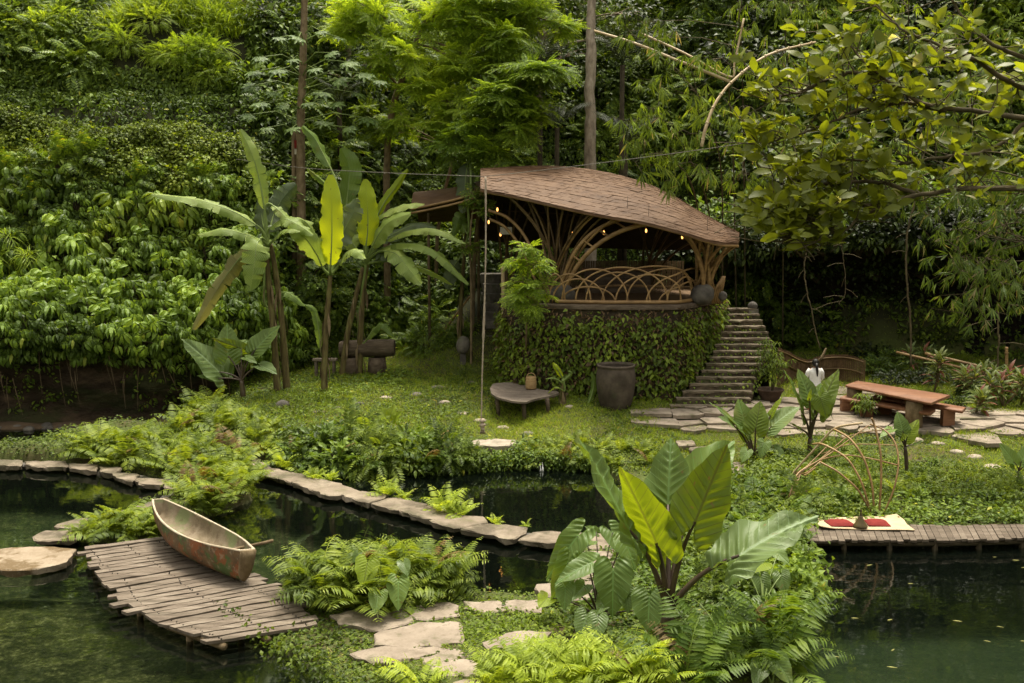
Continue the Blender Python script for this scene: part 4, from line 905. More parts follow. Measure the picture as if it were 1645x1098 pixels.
def pavilion():
    th = thing('bamboo_pavilion', 'open bamboo pavilion with a leaf-shaped shingle roof above the ivy wall', 'pavilion', (3.2, 35, FLOOR))
    U, Vv = np.meshgrid(np.linspace(0, 1, 50), np.linspace(0, 2, 40), indexing='ij'); S = roof_pt(U, Vv)
    mb = MB(); mb.grid(S[:, ::-1])
    under = S - np.array([0, 0, .07]); e = lambda A: np.concatenate([A[:, 0], A[-1, 1:], A[::-1, -1][1:], A[0, ::-1][1:]])
    mb.grid(np.stack([e(under), e(S)], 1)); roof = part('roof', mb, M['shingle'], th)
    mb = MB(); mb.grid(under); part('roof_lining', mb, M['underroof'], roof)
    # split bamboo shingles laid in slanting courses
    mb = MB(); k = np.random.default_rng(2); rows, cols = 18, 24
    for i in range(rows):
        for j in range(-5, cols):
            v0, v1 = i / rows - .02, (i + 1.0) / rows + .045; sh = lambda v: .30 * v
            w9 = .12 * k.random(); u0, u1 = (j + (i % 2) * .5 + w9) / cols + .0012, (j + 1 + (i % 2) * .5 + .12 * k.random()) / cols - .0012
            qa = []
            for a in np.linspace(0, 1, 4):
                for b in (0, .5, 1):
                    v = v0 + (v1 - v0) * b; u = u0 + (u1 - u0) * a + sh(v)
                    qa.append((u, v, b))
            qa = np.array(qa)
            if qa[:, 0].max() < 0 or qa[:, 0].min() > 1: continue
            L = roof_pt(np.clip(qa[:, 0], 0, 1), np.clip(qa[:, 1], -.01, 1.05)); lift = (.020 - .016 * qa[:, 2] + .010 * k.random() ** 3)
            L[:, 2] += lift; L[:, 1] -= lift * .5; L += k.normal(size=L.shape) * .004
            mb.grid(L.reshape(4, 3, 3), None)
            lo = L.reshape(4, 3, 3)[:, 0]; mb.grid(np.stack([lo - np.array([0, 0, .012]), lo], 1))
    part('shingle', mb, M['shingle'], roof, False)
    uu = np.linspace(0, 1, 40)
    for dv, dz, r in ((.02, -.10, .036), (.05, -.15, .04), (.10, -.17, .035)):
        b = MB(); p = roof_pt(uu, np.full(40, dv)) + np.array([0, 0, dz]); b.tube(p, r, 7); part('eave_pole', b, M['bamboo'], roof)
    for v in (.3, .5, .7, .9, 1.2, 1.45, 1.7):
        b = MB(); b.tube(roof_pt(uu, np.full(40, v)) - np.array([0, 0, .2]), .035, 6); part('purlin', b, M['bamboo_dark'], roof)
    # floor
    w = wall_line(60); pl = np.r_[np.c_[w, np.full(60, FLOOR - .01)], [[7.6, 41.5, FLOOR - .01], [-.3, 41.5, FLOOR - .01]]]
    b = MB(); b.poly(pl); b.poly((pl - np.array([0, 0, .1]))[::-1]); part('floor', b, M['thatch'], th, False)
    # fans of bamboo columns
    def fan(base, targets, r=.042, mat='bamboo', twist=.0):
        for q, (u, v) in enumerate(targets):
            t = roof_pt(np.array([u]), np.array([v]))[0] - np.array([0, 0, .22]); b0 = base + np.array([.22 * cos(q * 2.4), .18 * sin(q * 2.4), 0])
            c = b0 + np.array([0, 0, (t[2] - b0[2]) * .62]) + (t - b0) * np.array([.12, .12, 0]); s = np.linspace(0, 1, 14)[:, None]
            pts = (1 - s) ** 2 * b0 + 2 * s * (1 - s) * c + s * s * t; bb = MB(); bb.tube(pts, np.linspace(r, r * .8, 14), 6); part('column', bb, M[mat], th)
    B1, B2 = PY(893, 482, 33.3), PY(1127, 484, 33.0); B1[2] = B2[2] = FLOOR
    k = np.random.default_rng(5)
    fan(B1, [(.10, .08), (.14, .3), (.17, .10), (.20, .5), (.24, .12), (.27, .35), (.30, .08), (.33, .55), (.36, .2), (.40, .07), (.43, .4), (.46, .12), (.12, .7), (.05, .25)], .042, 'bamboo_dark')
    fan(B1, [(.48, .06), (.42, .09)], .05, 'bamboo')
    fan(B2, [(.76, .06), (.80, .10), (.83, .06), (.86, .15), (.89, .08), (.92, .06), (.95, .10), (.98, .12), (.99, .4), (.97, .6), (.94, .8), (.90, .9), (.80, .5), (.84, .7)], .05, 'bamboo')
    for bx in ((1.7, 39.6), (5.2, 38.6), (-.2, 38.2)):
        b0 = np.array([bx[0], bx[1], FLOOR]); fan(b0, [(np.clip((bx[0] + 1.2) / 8.5 + d, .02, .98), v) for d, v in ((-.16, 1.5), (-.08, 1.3), (-.02, 1.6), (.05, 1.2), (.1, 1.5), (.16, 1.3), (.02, 1.1))], .05, 'bamboo_dark')
    # great arch and its twin with rungs
    def arch(px, r, mat='bamboo', name='arch'):
        q = spline([PY(*p) for p in px], np.linspace(0, 1, 40)); b = MB(); b.tube(q, r, 7); part(name, b, M[mat], th); return q
    a1 = arch([(905, 488, 32.6), (914, 452, 32.5), (937, 415, 32.3), (970, 386, 32.1), (1010, 367, 31.9), (1050, 360, 31.8), (1088, 370, 31.8), (1114, 396, 32), (1128, 436, 32.3), (1130, 486, 32.6)], .075)
    a2 = arch([(897, 488, 32.9), (905, 448, 32.8), (924, 405, 32.6), (952, 374, 32.4), (990, 355, 32.2), (1030, 350, 32), (1080, 358, 32), (1120, 384, 32.2), (1138, 430, 32.5), (1136, 486, 32.8)], .068)
    for i in range(8, 34, 3):
        b = MB(); b.tube([a1[i], a2[i]], .035, 6); part('rung', b, M['bamboo'], th)
    arch([(784, 338, 33.6), (815, 350, 33.6), (843, 380, 33.5), (862, 425, 33.4), (884, 486, 33.3)], .055)
    arch([(786, 352, 33.9), (812, 366, 33.9), (838, 400, 33.8), (855, 440, 33.6), (880, 486, 33.5)], .05)
    # railing of crossing hoops
    w = wall_line(400); w3 = np.c_[w, np.full(400, FLOOR)]
    sx = lambda x: np.interp(x, [((p[0] / p[1]) * FPX + 822.5) for p in w[60:330]], np.arange(60, 330))
    for x0, x1, h in ((878, 908, .95), (903, 1010, 1.12), (925, 1075, 1.18), (968, 1114, 1.22), (1008, 1116, 1.14), (1040, 1150, 1.1), (903, 990, .55), (1073, 1122, .85), (882, 950, .95), (942, 1046, 1.02), (990, 1096, .95), (888, 972, .8), (1060, 1150, .7)):
        i0, i1 = sx(x0), sx(x1); s = np.linspace(0, pi, 26); i = (i0 + i1) / 2 - (i1 - i0) / 2 * np.cos(s); q = np.stack([np.interp(i, np.arange(400), w3[:, c]) for c in range(3)], 1)
        N = np.array([0, .18, 0]); q = q + N; q[:, 2] += h * np.sin(s) ** .85; b = MB(); b.tube(q, .030, 6); part('railing_hoop', b, M['bamboo'], th)
    i = np.linspace(sx(892), sx(1160), 50); q = np.stack([np.interp(i, np.arange(400), w3[:, c]) for c in range(3)], 1) + np.array([0, .12, .07]); b = MB(); b.tube(q, .065, 8); part('edge_beam', b, M['bamboo'], th)
    for dz in (.66,):
        b = MB(); b.tube([PY(925, 462, 35), PY(1000, 459, 35.2), PY(1112, 462, 34.8)], .05, 6); part('bench_rail', b, M['bamboo'], th)
    # woven half wall and counter at the back
    b = MB(); n = 60; xs = np.linspace(1.2, 6.6, n); yy = 38.6 - .05 * (xs - 3.8) ** 2
    for i in range(n - 1): b.box((xs[i] + .04, yy[i] + .02 * (i % 2), FLOOR + .55), (.075, .03, 1.1))
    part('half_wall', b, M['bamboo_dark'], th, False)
    b = MB(); b.box((3.9, 36.9, FLOOR + .86), (2.6, .7, .07)); part('counter_top', b, M['timber'], th, False)
    b = MB(); b.box((3.9, 36.9, FLOOR + .41), (2.4, .55, .82)); part('counter_body', b, M['log'], th, False)
pavilion()
def wing():
    E2, B2 = [PY(*p) for p in [(660, 334, 36.5), (700, 326, 36.5), (745, 315, 36.3), (800, 296, 36)]], [PY(*p) for p in [(672, 352, 40.5), (705, 352, 41), (750, 350, 41), (800, 338, 41)]]
    U = np.linspace(0, 1, 20); V = np.linspace(0, 1, 10); A = np.zeros((20, 10, 3)); e, b = spline(E2, U), spline(B2, U)
    for j, v in enumerate(V): A[:, j] = e * (1 - v) + b * v; A[:, j, 2] += .8 * sin(pi * v)
    th = thing('side_canopy', 'brown shingled side canopy behind the banana plants, low end of the pavilion', 'canopy', tuple(A.mean((0, 1)) * [1, 1, 0]))
    m = MB(); m.grid(A[:, ::-1]); m.grid(A - np.array([0, 0, .12])); part('roof', m, M['shingle'], th)
    for r, dz in ((.05, -.05), (.045, -.2)):
        m = MB(); m.tube(e + np.array([0, 0, dz]), r, 6); part('eave_pole', m, M['bamboo'], th)
    for t in (.2, .8):
        for s in (.6,):
            p = spline(E2, np.array([t]))[0] * (1 - s) + spline(B2, np.array([t]))[0] * s; m = MB(); m.tube([[p[0], p[1], g1(p[0], p[1]) - .2], [p[0], p[1], p[2] - .1 + .2 * s]], .06, 6); part('post', m, M['bark_brown'], th)
wing()
for i, (x, y, w, h, lab) in enumerate([(905, 486, 40, 34, 'big rounded boulder at the foot of the great bamboo arch'), (878, 488, 34, 24, 'grey boulder at the pavilion edge behind the feathery sapling'), (1128, 489, 40, 34, 'big rounded boulder under the bamboo columns at the stair end'), (1160, 489, 16, 16, 'small round stone on the pavilion floor edge by the staircase')]):
    Y = 32.5 if i < 3 else 33.6
    p = PY(x, y, Y); s = pix(Y); m = MB(); m.blob((p[0], p[1], FLOOR + h * s * .35), (w * s / 2, w * s / 2.4, h * s / 2), .13, 3); solo('boulder', m, M['boulder'], lab, 'boulder', 'boulders on the pavilion floor')
# leaning woven panel beside the stair head
m = MB(); a, b_ = PY(1143, 488, 33.3), PY(1153, 488, 33.3)
for dx in range(5):
    m.tube([PY(1144 + dx * 3, 488, 33.2 + dx * .12), PY(1150 + dx * 3.2, 462 - dx * 2, 33.2 + dx * .12), PY(1161 + dx * .8, 444, 33.2 + dx * .12)], .035, 5)
solo('bamboo_guard', m, M['bamboo'], 'short fan of curved bamboo guarding the stair head', 'guard rail')
for (x, y, Yd) in [(799, 337, 34.5), (785, 357, 35), (804, 377, 35.5), (920, 376, 34), (970, 374, 33.5), (1008, 344, 31.9), (1042, 357, 31.5), (1038, 371, 34), (1096, 381, 32.5), (1136, 379, 31.6)]:
    p = PY(x, y, Yd); th = thing('hanging_bulb', 'tiny warm bulb hanging under the pavilion roof', 'light bulb', tuple(p), 'string bulbs under the pavilion roof')
    m = MB(); m.lathe([(0, -.07), (.025, -.05), (.034, 0), (.022, .05), (.015, .07)], p, 8); part('glass', m, M['bulb'], th)
    m = MB(); m.tube([p + np.array([0, 0, .06]), p + np.array([0, 0, .13])], .018, 6); part('socket', m, M['hair'], th)
    m = MB(); m.tube([p + np.array([0, 0, .12]), p + np.array([0, 0, .55])], .006, 4); part('cord', m, M['hair'], th)
p = PY(813, 371, 35.2); th = thing('box_lantern', 'pale rectangular box lantern hanging in the pavilion shade', 'lantern', tuple(p))
m = MB(); m.box(p, (.42, .3, .26)); part('lamp_shade', m, M['plastic_white'], th, False)
m = MB(); m.box(p + np.array([0, 0, .145]), (.46, .34, .03)); m.tube([p + np.array([0, 0, .15]), p + np.array([0, 0, .9])], .01, 4); part('cord', m, M['hair'], th)

# ================================================================== FURNITURE AND YARD THINGS
def jar():
    b = PG(991, 662); s = pix(b[1]); z0 = PG(991, 662)[2]; h = 1.43
    th = thing('clay_jar', 'large dark clay water jar standing on the grass by the ivy wall', 'jar', tuple(b))
    pr = [(0, .02), (.40, 0), (.44, .03), (.52, .28), (.58, .6), (.615, .9), (.61, 1.12), (.575, 1.30), (.56, 1.34), (.60, 1.38), (.60, 1.43), (.55, 1.43), (.53, 1.36), (.57, 1.1), (.55, .6), (.40, .1), (0, .08)]
    c = b + np.array([0, .45, -.03]); m = MB(); m.lathe(pr[:10], c, 40); part('body', m, M['clay'], th)
    m = MB(); m.lathe(pr[9:13], c, 40); part('rim', m, M['clay'], th)
    m = MB(); m.lathe(pr[12:], c, 40); part('inner_wall', m, M['clay'], th)
jar()
def slab_table():
    g = PG(842, 655); zt = g[2] + .50; th = thing('slab_table', 'low rough wooden table with a warped live-edge top on the grass', 'table', tuple(PG(842, 650)))
    px = [(789, 629), (794, 621), (815, 617), (843, 613), (850, 621), (866, 626), (893, 629), (896, 632), (876, 637), (858, 640), (846, 645), (822, 645), (800, 642), (791, 636)]
    o = outline(px, zt, seed=3, rough=.015); n = len(o); c = o.mean(0); c[2] = zt - .06
    V = [c[None]]; 
    for f in (.25, .5, .75, .93, 1.0):
        r = c + (o - c) * f; r[:, 2] = zt - .05 * (1 - f) + .09 * sm(.5, 1, np.full(n, f)) * (sm(.2, -1.0, o[:, 0] - c[0])) + .02 * rng.normal(size=n) * f * .3; V.append(r)
    T = np.concatenate(V); m = MB(); a = np.arange(n); b = (a + 1) % n; F = [np.stack([np.zeros(n, int), a + 1, b + 1], 1)]
    for q in range(4): F.append(np.stack([1 + q * n + a, 1 + (q + 1) * n + a, 1 + (q + 1) * n + b, 1 + q * n + b], 1))
    m.add(T, F); B = T - np.array([0, 0, .06]); m.add(B, [f[:, ::-1] for f in F]); m.add(np.concatenate([T[-n:], B[-n:]]), np.stack([a, a + n, b + n, b], 1)); part('tabletop', m, M['driftwood'], th)
    for x, y in ((800, 640), (842, 645), (880, 640), (826, 622)):
        p = P(x, y, zt - .05); z = g1(p[0], p[1]); m = MB(); m.tube([[p[0] + .02, p[1], z - .08], [p[0], p[1], (z + zt) / 2], [p[0] - .03, p[1] + .02, zt - .06]], [.055, .065, .075], 8); part('leg', m, M['log'], th)
    # basket on it
    q = P(853, 624, zt + .02); th = thing('woven_basket', 'small tan woven basket with a loop handle on the rough table', 'basket', tuple(q)); m = MB()
    m.lathe([(0, 0), (.155, .0), (.175, .04), (.18, .2), (.165, .36), (.155, .40), (.14, .40), (.15, .2), (.14, .02), (0, .02)], q + np.array([0, 0, -.02]), 20); part('basket_body', m, M['basket'], th)
    s = np.linspace(0, pi, 12); m = MB(); m.tube(np.stack([q[0] + .14 * np.cos(s), q[1] + s * 0, q[2] + .36 + .13 * np.sin(s)], 1), .014, 5); part('handle', m, M['basket'], th)
slab_table()
def log_bench():
    b = PG(606, 604); Y = b[1] + .35; s = pix(Y); th = thing('log_bench', 'heavy split-log bench on stump legs behind the banana stems', 'bench', tuple(b))
    p0, p1 = PY(546, 560, Y + .1), PY(634, 558, Y); L = np.linspace(0, 1, 14)[:, None]; ax = p0 + (p1 - p0) * L; r = .34; V = []
    for q in ax:
        a = np.linspace(0, 2 * pi, 20, endpoint=False); yy, zz = np.cos(a) * r, np.sin(a) * r; zz = np.minimum(zz, .27) * (1 + .03 * rng.normal(size=20)); V.append(np.stack([np.full(20, q[0]), q[1] + yy, q[2] + zz], 1))
    V = np.array(V); V[0, :, 1:] = ax[0, 1:] + (V[0, :, 1:] - ax[0, 1:]) * .9; V[-1, :, 1:] = ax[-1, 1:] + (V[-1, :, 1:] - ax[-1, 1:]) * .9
    m = MB(); m.grid(np.concatenate([V, V[:, :1]], 1)[:, ::-1]); m.add(V[-1], np.arange(20)[None]); m.add(V[0], np.arange(20)[::-1][None]); part('log_seat', m, M['log'], th)
    for x in (564, 606):
        p = PY(x, 575, Y); z = g1(p[0], p[1]); m = MB(); m.tube([[p[0], p[1], z - .1], [p[0], p[1], (z + p[2]) / 2], [p[0], p[1], p[2]]], [.36, .33, .31], 14, jit=.12); part('stump_leg', m, M['log'], th)
    b = PG(522, 604); Y = b[1]; q = PY(522, 578, Y); th = thing('plank_stool', 'thin grey plank seat half hidden between two banana stems', 'stool', tuple(b)); m = MB(); m.box(q, (.85, .34, .07)); part('seat', m, M['plank'], th, False)
    for dx in (-.32, .32): m = MB(); m.box((q[0] + dx, q[1], (q[2] + b[2]) / 2 - .05), (.08, .26, q[2] - b[2] + .02)); part('leg', m, M['plank'], th, False)
log_bench()
def lantern():
    b = PG(744, 584); s = pix(b[1]); th = thing('garden_lamp', 'small garden lamp with a pointed rock cap on the grass by the bamboo pole', 'garden lamp', tuple(b))
    m = MB(); m.box(b + np.array([0, 0, .16]), (.22, .22, .4), taper=.85); part('lamp_body', m, M['boulder'], th, False)
    m = MB(); m.blob(b + np.array([0, 0, .62]), (.26, .24, .34), .14, 3, flat=.25, seed=4); part('rock_cap', m, M['stone'], th)
lantern()
def pole(name, px, r, mat, label, cat, nodes=0, group=None, n=20, taper=.85):
    q = np.array([PY(*p) for p in px]); q = spline(q, np.linspace(0, 1, n)) if len(q) > 2 else q[0] + (q[1] - q[0]) * np.linspace(0, 1, n)[:, None]
    rr = np.linspace(r, r * taper, n); 
    m = MB(); m.tube(q, rr, 8)
    if nodes:
        d = np.concatenate([[0], np.cumsum(np.linalg.norm(np.diff(q, axis=0), axis=1))])
        for t in np.arange(.2, d[-1], nodes):
            c = np.array([np.interp(t, d, q[:, i]) for i in range(3)]); c2 = np.array([np.interp(t + .03, d, q[:, i]) for i in range(3)]); m.tube([c, c2], r * 1.14, 8)
    return solo(name, m, M[mat], label, cat, group)
pole('bamboo_post', [(810, 592, 35.3), (809, 500, 35.3), (808, 428, 35.3)], .085, 'bamboo_pale', 'upright tan bamboo post beside the rough stone steps', 'post', .55)
pole('bamboo_pole', [(703, 545, 39.2), (757, 474, 38.3)], .045, 'bamboo', 'slanting bamboo pole propped against the thin tree stem', 'pole', .5)
pole('bent_bamboo_pole', [(1127, 236, 30), (1134, 205, 30), (1150, 165, 30.2), (1180, 128, 30.5), (1235, 88, 31), (1310, 68, 32)], .052, 'bamboo_pale', 'bare cream bamboo cane bending down through the bamboo thicket', 'bamboo cane', .5, taper=.6)
pole('dry_bamboo_cane', [(955, 50, 34), (1020, 70, 33), (1090, 98, 32), (1172, 131, 31.5)], .038, 'bamboo_pale', 'thin dry cane reaching from thicket to the tall pale trunk', 'bamboo cane', .6, taper=1.3)
pole('dry_bamboo_cane', [(1030, 54, 33), (1100, 86, 32), (1172, 124, 31.5), (1180, 100, 31.5), (1195, 30, 31.5)], .035, 'bamboo_pale', 'thin dry cane with an elbow above the bent cream cane', 'bamboo cane', .6)
pole('bamboo_rail', [(1486, 568, 34.5), (1570, 588, 33.5), (1660, 611, 32.5)], .05, 'bamboo', 'long bamboo rail behind the red-tipped plants, upper of two', 'rail', .6, 'bamboo rails behind the picnic table')
pole('bamboo_rail', [(1440, 566, 35), (1540, 590, 33.8), (1660, 622, 32.7)], .045, 'bamboo', 'long bamboo rail behind the red-tipped plants, lower of two', 'rail', .6, 'bamboo rails behind the picnic table')
pole('bamboo_post', [(1617, 625, 33), (1617, 558, 33)], .06, 'bamboo', 'short bamboo post carrying the rails', 'post', .5)
# rope and wires
def rope():
    top, bot = PY(780, 284, 28.2), PY(775, 676, 28.0); n = 60; t = np.linspace(0, 1, n)[:, None]; q = top + (bot - top) * t + np.c_[.03 * np.sin(t[:, 0] * 5), 0 * t[:, 0], 0 * t[:, 0]]
    th = thing('swing_rope', 'long hanging swing rope with a knot just above the grass', 'rope', tuple(bot))
    r = .020 + .012 * np.interp(t[:, 0], [0, .05, .15, .5, .53, .60, .66, .68, 1], [.6, 1, .2, .2, .8, 1.4, 1.4, .2, .1]); r = r * (1 + .18 * np.sin(np.arange(n) * 2.2)); m = MB(); m.tube(q, r, 7); part('rope_strand', m, M['rope'], th)
    for z, rr in ((0, .085), (-.13, .10), (-.24, .07)): 
        m = MB(); m.blob(bot + np.array([0, 0, z]), (rr, rr, .07), .2, 2); part('knot', m, M['rope'], th)
    m = MB()
    for k in range(7): m.tube([bot + np.array([.01 * k - .03, 0, -.26]), bot + np.array([.03 * (k - 3), .02 * (k % 3), -.40])], .012, 4)
    part('frayed_end', m, M['rope'], th)
rope()
pole('cable', [(380, 256, 38), (486, 270, 35), (620, 278, 31), (780, 284, 28.2)], .009, 'wire', 'thin cable strung from the slope past the banana leaves to the swing rope', 'cable', taper=1)
pole('cable', [(780, 284, 28.2), (935, 266, 28.5), (1180, 233, 29), (1440, 190, 29.5), (1720, 140, 30)], .009, 'wire', 'thin cable rising over the pavilion roof into the bamboo', 'cable', taper=1)

def plankbox(px, z, h, mat, name, parent, wav=.012, n=16):
    """live-edge plank through four pixel corners (front-left, front-right, back-right, back-left) at height z"""
    c = [P(a, b, z) for a, b in px]; k = np.random.default_rng(int(z * 1e4)); t = np.linspace(0, 1, n)[:, None]
    f, b = c[0] + (c[1] - c[0]) * t, c[3] + (c[2] - c[3]) * t; u = unit(f - b); w = wav * np.cumsum(k.normal(size=(n, 1)), 0) * .5
    f = f + u * w; b = b + u * wav * np.cumsum(k.normal(size=(n, 1)), 0) * .4; d = np.array([0, 0, h]); md = (f + b) / 2
    V = np.stack([f - d + u * -.02, f - d * .5 + u * .02, f, md + np.array([0, 0, .006]), b, b - d], 1); m = MB(); m.grid(V); m.grid(np.stack([b - d, f - d - u * .02], 1))
    m.add(V[0], np.arange(6)[None]); m.add(V[-1], np.arange(6)[::-1][None]); return part(name, m, M[mat], parent)
def picnic():
    g = PG(1487, 684)[2] + .08
    th = thing('plank_table', 'long reddish live-edge plank table on log stumps on the patio', 'table', tuple(P(1440, 670, g)))
    zt = g + .82; plankbox([(1358, 619), (1497, 647), (1526, 635), (1378, 612)], zt, .075, 'timber', 'tabletop', th, .02)
    for x, y, r in ((1484, 645, .24), (1384, 624, .23)):
        p = P(x, y, zt); p = p + np.array([0, .62, 0]); m = MB(); m.tube([[p[0], p[1], g - .05], [p[0], p[1], g + .4], [p[0], p[1], zt - .11]], [r * 1.03, r, r * .97], 16, jit=.1); part('stump_leg', m, M['bark_brown'], th)
    for nm, zb, px, legs, lab in (('plank_bench', g + .46, [(1349, 639), (1494, 664), (1503, 657), (1362, 634)], ((1362, 640), (1394, 646), (1472, 658)), 'long plank bench on the near side of the reddish table'), ('plank_bench', g + .50, [(1401, 637), (1546, 660), (1552, 654), (1412, 632)], ((1424, 640), (1470, 648), (1525, 656)), 'long plank bench behind the reddish table, jutting past its end')):
        th = thing(nm, lab, 'bench', tuple(P(*px[0], g)), 'plank benches at the table'); plankbox(px, zb, .09, 'timber', 'seat', th, .012)
        for x, y in legs:
            p = P(x, y, zb); p = p + np.array([0, .08, 0]); m = MB(); m.box((p[0], p[1], (g + zb - .09) / 2), (.34, .22, zb - .09 - g + .04)); part('leg', m, M['timber'], th, False)
picnic()
def screen():
    k = np.random.default_rng(9); th = thing('reed_screen', 'curved brown reed screen fence behind the woman in white', 'fence', tuple(PY(1320, 610, 38)))
    top = [(1250, 560, 33.8), (1265, 566, 34.4), (1285, 576, 35.0), (1300, 579, 35.2), (1320, 573, 35.2), (1350, 571, 34.8), (1372, 574, 34.2), (1391, 580, 33.4)]
    T = spline([PY(*p) for p in top], np.linspace(0, 1, 150)); m = MB()
    for i, q in enumerate(T[:-1]):
        z = g1(q[0], q[1]) - .1; d = unit(T[i + 1] - q); o = np.array([d[1], -d[0], 0]) * .012 * (i % 3); h = .05 * k.random(); a, b = q + o, T[i + 1] + o + d * .01
        m.poly([[a[0], a[1], z], [b[0], b[1], z], [b[0], b[1], b[2] + h], [a[0], a[1], a[2] + h]])
        m.poly([[a[0], a[1] + .02, z], [a[0], a[1] + .02, a[2] + h], [b[0], b[1] + .02, b[2] + h], [b[0], b[1] + .02, z]])
    part('reed_panel', m, M['thatch'], th, False)
    for f in (.04, .35): m = MB(); R = T.copy(); R[:, 1] -= .06; R[:, 2] -= f * 1.3 + .02; m.tube(R[::6], .03, 6); part('rail', m, M['bamboo_dark'], th)
    m = MB(); q = PY(1320, 575, 34.8); m.tube([q + np.array([-.35, 0, -.35]), q + np.array([0, 0, 0]), PY(1327, 560, 34.7)], [.05, .05, .03], 6); part('crooked_branch', m, M['bark_brown'], th)
screen()
def pot():
    b = PG(1243, 652); c = b + np.array([0, .5, 0]); th = thing('planter_pot', 'wide brown terracotta planter at the foot of the staircase', 'planter', tuple(c)); m = MB()
    m.lathe(np.array([(0, -.05), (.34, -.05), (.42, .2), (.52, .45), (.56, .52), (.60, .55), (.60, .62), (.54, .62), (.5, .5), (0, .5)]) * .72, c, 28); part('pot', m, M['terracotta'], th)
pot()
def person():
    f = PG(1307, 664); s = 1.62; x, y, z = f; th = thing('person', 'woman in a white shirt and rust sarong, dark hair tied back, seen from behind', 'person', (x, y, z))
    def skin(name, verts, edges, rad, mat, parent, root=0, lev=2):
        me = bpy.data.meshes.new(name); me.from_pydata([tuple(v) for v in verts], edges, []); me.materials.append(M[mat]); o = bpy.data.objects.new(name, me); COL.objects.link(o); o.parent = parent
        md = o.modifiers.new('skin', 'SKIN'); md.use_smooth_shade = True
        for i, r in enumerate(rad):
            sv = me.skin_vertices[0].data[i]; r = r if isinstance(r, tuple) else (r, r); sv.radius = r; sv.use_root = (i == root)
        sb = o.modifiers.new('sub', 'SUBSURF'); sb.levels = lev; sb.render_levels = lev; return o
    V = [(0, 0, .93), (0, 0, 1.10), (0, .01, 1.30), (0, 0, 1.40), (0, .01, 1.47), (0, .03, 1.56), (.17, 0, 1.35), (.24, .05, 1.10), (.17, .22, .97), (-.17, 0, 1.35), (-.24, .05, 1.10), (-.17, .22, .97), (.09, 0, .86), (.10, .02, .48), (.10, -.02, .07), (.11, .12, .03), (-.09, 0, .86), (-.10, .02, .48), (-.10, -.02, .07), (-.11, .12, .03)]
    E = [(0, 1), (1, 2), (2, 3), (3, 4), (4, 5), (2, 6), (6, 7), (7, 8), (2, 9), (9, 10), (10, 11), (0, 12), (12, 13), (13, 14), (14, 15), (0, 16), (16, 17), (17, 18), (18, 19)]
    Rr = [(.15, .11), (.12, .09), (.14, .10), (.06, .055), (.055, .055), (.085, .10), .055, .042, .032, .055, .042, .032, .09, .06, .04, .035, .09, .06, .04, .035]
    skin('body', V, E, Rr, 'skin', th)
    def loft(name, rings, mat):
        m = MB(); a = np.linspace(0, 2 * pi, 20, endpoint=False); A = np.array([[(cx + rx * cos(t) * (1 + .03 * sin(5 * t + cz * 9)), cy + ry * sin(t) * (1 + .03 * sin(4 * t + cz * 7)), cz) for t in a] for cx, cy, cz, rx, ry in rings]) + np.array([x, y, z]); m.grid(np.concatenate([A, A[:, :1]], 1)[:, ::-1]); return m
    sh = loft('shirt', [(0, 0, .86, .20, .15), (0, 0, 1.0, .175, .135), (0, 0, 1.12, .17, .13), (0, .0, 1.26, .20, .14), (0, .0, 1.36, .185, .12), (0, .0, 1.41, .09, .075)], 'shirt')
    for sg in (-1, 1): sh.tube(np.array([[sg * .15, 0, 1.36], [sg * .21, .02, 1.26], [sg * .25, .05, 1.10], [sg * .21, .14, 1.02]]) + np.array([x, y, z]), [.07, .075, .062, .055], 10)
    part('shirt', sh, M['shirt'], th)
    part('sarong', loft('sarong', [(0, 0, .12, .19, .15), (0, 0, .4, .19, .155), (0, 0, .7, .20, .16), (0, 0, .88, .185, .145), (0, 0, .95, .165, .13)], 'sarong'), M['sarong'], th)
    h = MB(); h.blob(np.array([x, y - .005, z + 1.565]), (.105, .115, .125), .03, 3); h.tube(np.array([[0, -.10, 1.55], [0, -.15, 1.46], [.02, -.15, 1.3], [.03, -.145, 1.16]]) + np.array([x, y, z]), [.05, .045, .04, .015], 8); part('hair', h, M['hair'], th)
person()
# ================================================================== HILLSIDE VEGETATION
kz = np.random.default_rng(21)
def slope_n(x, y, e=.4):
    gx = (G(x + e, y) - G(x - e, y)) / (2 * e); gy = (G(x, y + e) - G(x, y - e)) / (2 * e)
    return unit(np.stack([-gx, -gy, np.ones_like(gx)], -1))
def proj(p):
    q = p - np.array([0, 0, CAM_Z]); f = np.array([0, cos(PITCH), -sin(PITCH)]); u = np.array([0, sin(PITCH), cos(PITCH)])
    d = q @ f; return 822.5 + FPX * q[..., 0] / d, 549 - FPX * (q @ u) / d
def hill_pts(n, x0=-24, x1=24, q0=-.3, q1=15, seed=1):
    """points spread over the slope by its surface area"""
    k = np.random.default_rng(seed); x = x0 + (x1 - x0) * k.random(n * 3); q = q0 + (q1 - q0) * k.random(n * 3)
    y = np.interp(x, FOOT_X, FOOT_Y) + q; N = slope_n(x, y); keep = k.random(n * 3) < .25 / N[:, 2].clip(.1); x, y, N = x[keep][:n], y[keep][:n], N[keep][:n]
    return np.stack([x, y, G(x, y)], 1), N
def cover(name, pos, N, tpl, mat, s0, s1, out=.12, droop=.5, seed=0, spread=.8):
    k = np.random.default_rng(seed); n = len(pos); d = N * .35 + spread * k.normal(size=(n, 3)) + np.array([0, -.2, -droop]); mb = MB()
    place(mb, tpl, pos + N * (out * k.random((n, 1)) ** 1.5 + .03), d, N + .45 * k.normal(size=(n, 3)) + np.array([0, -.2, .5]), s0 + (s1 - s0) * k.random(n)); o = solo(name, mb, M[mat] if isinstance(mat, str) else mat, kind='stuff', smooth=False); return o
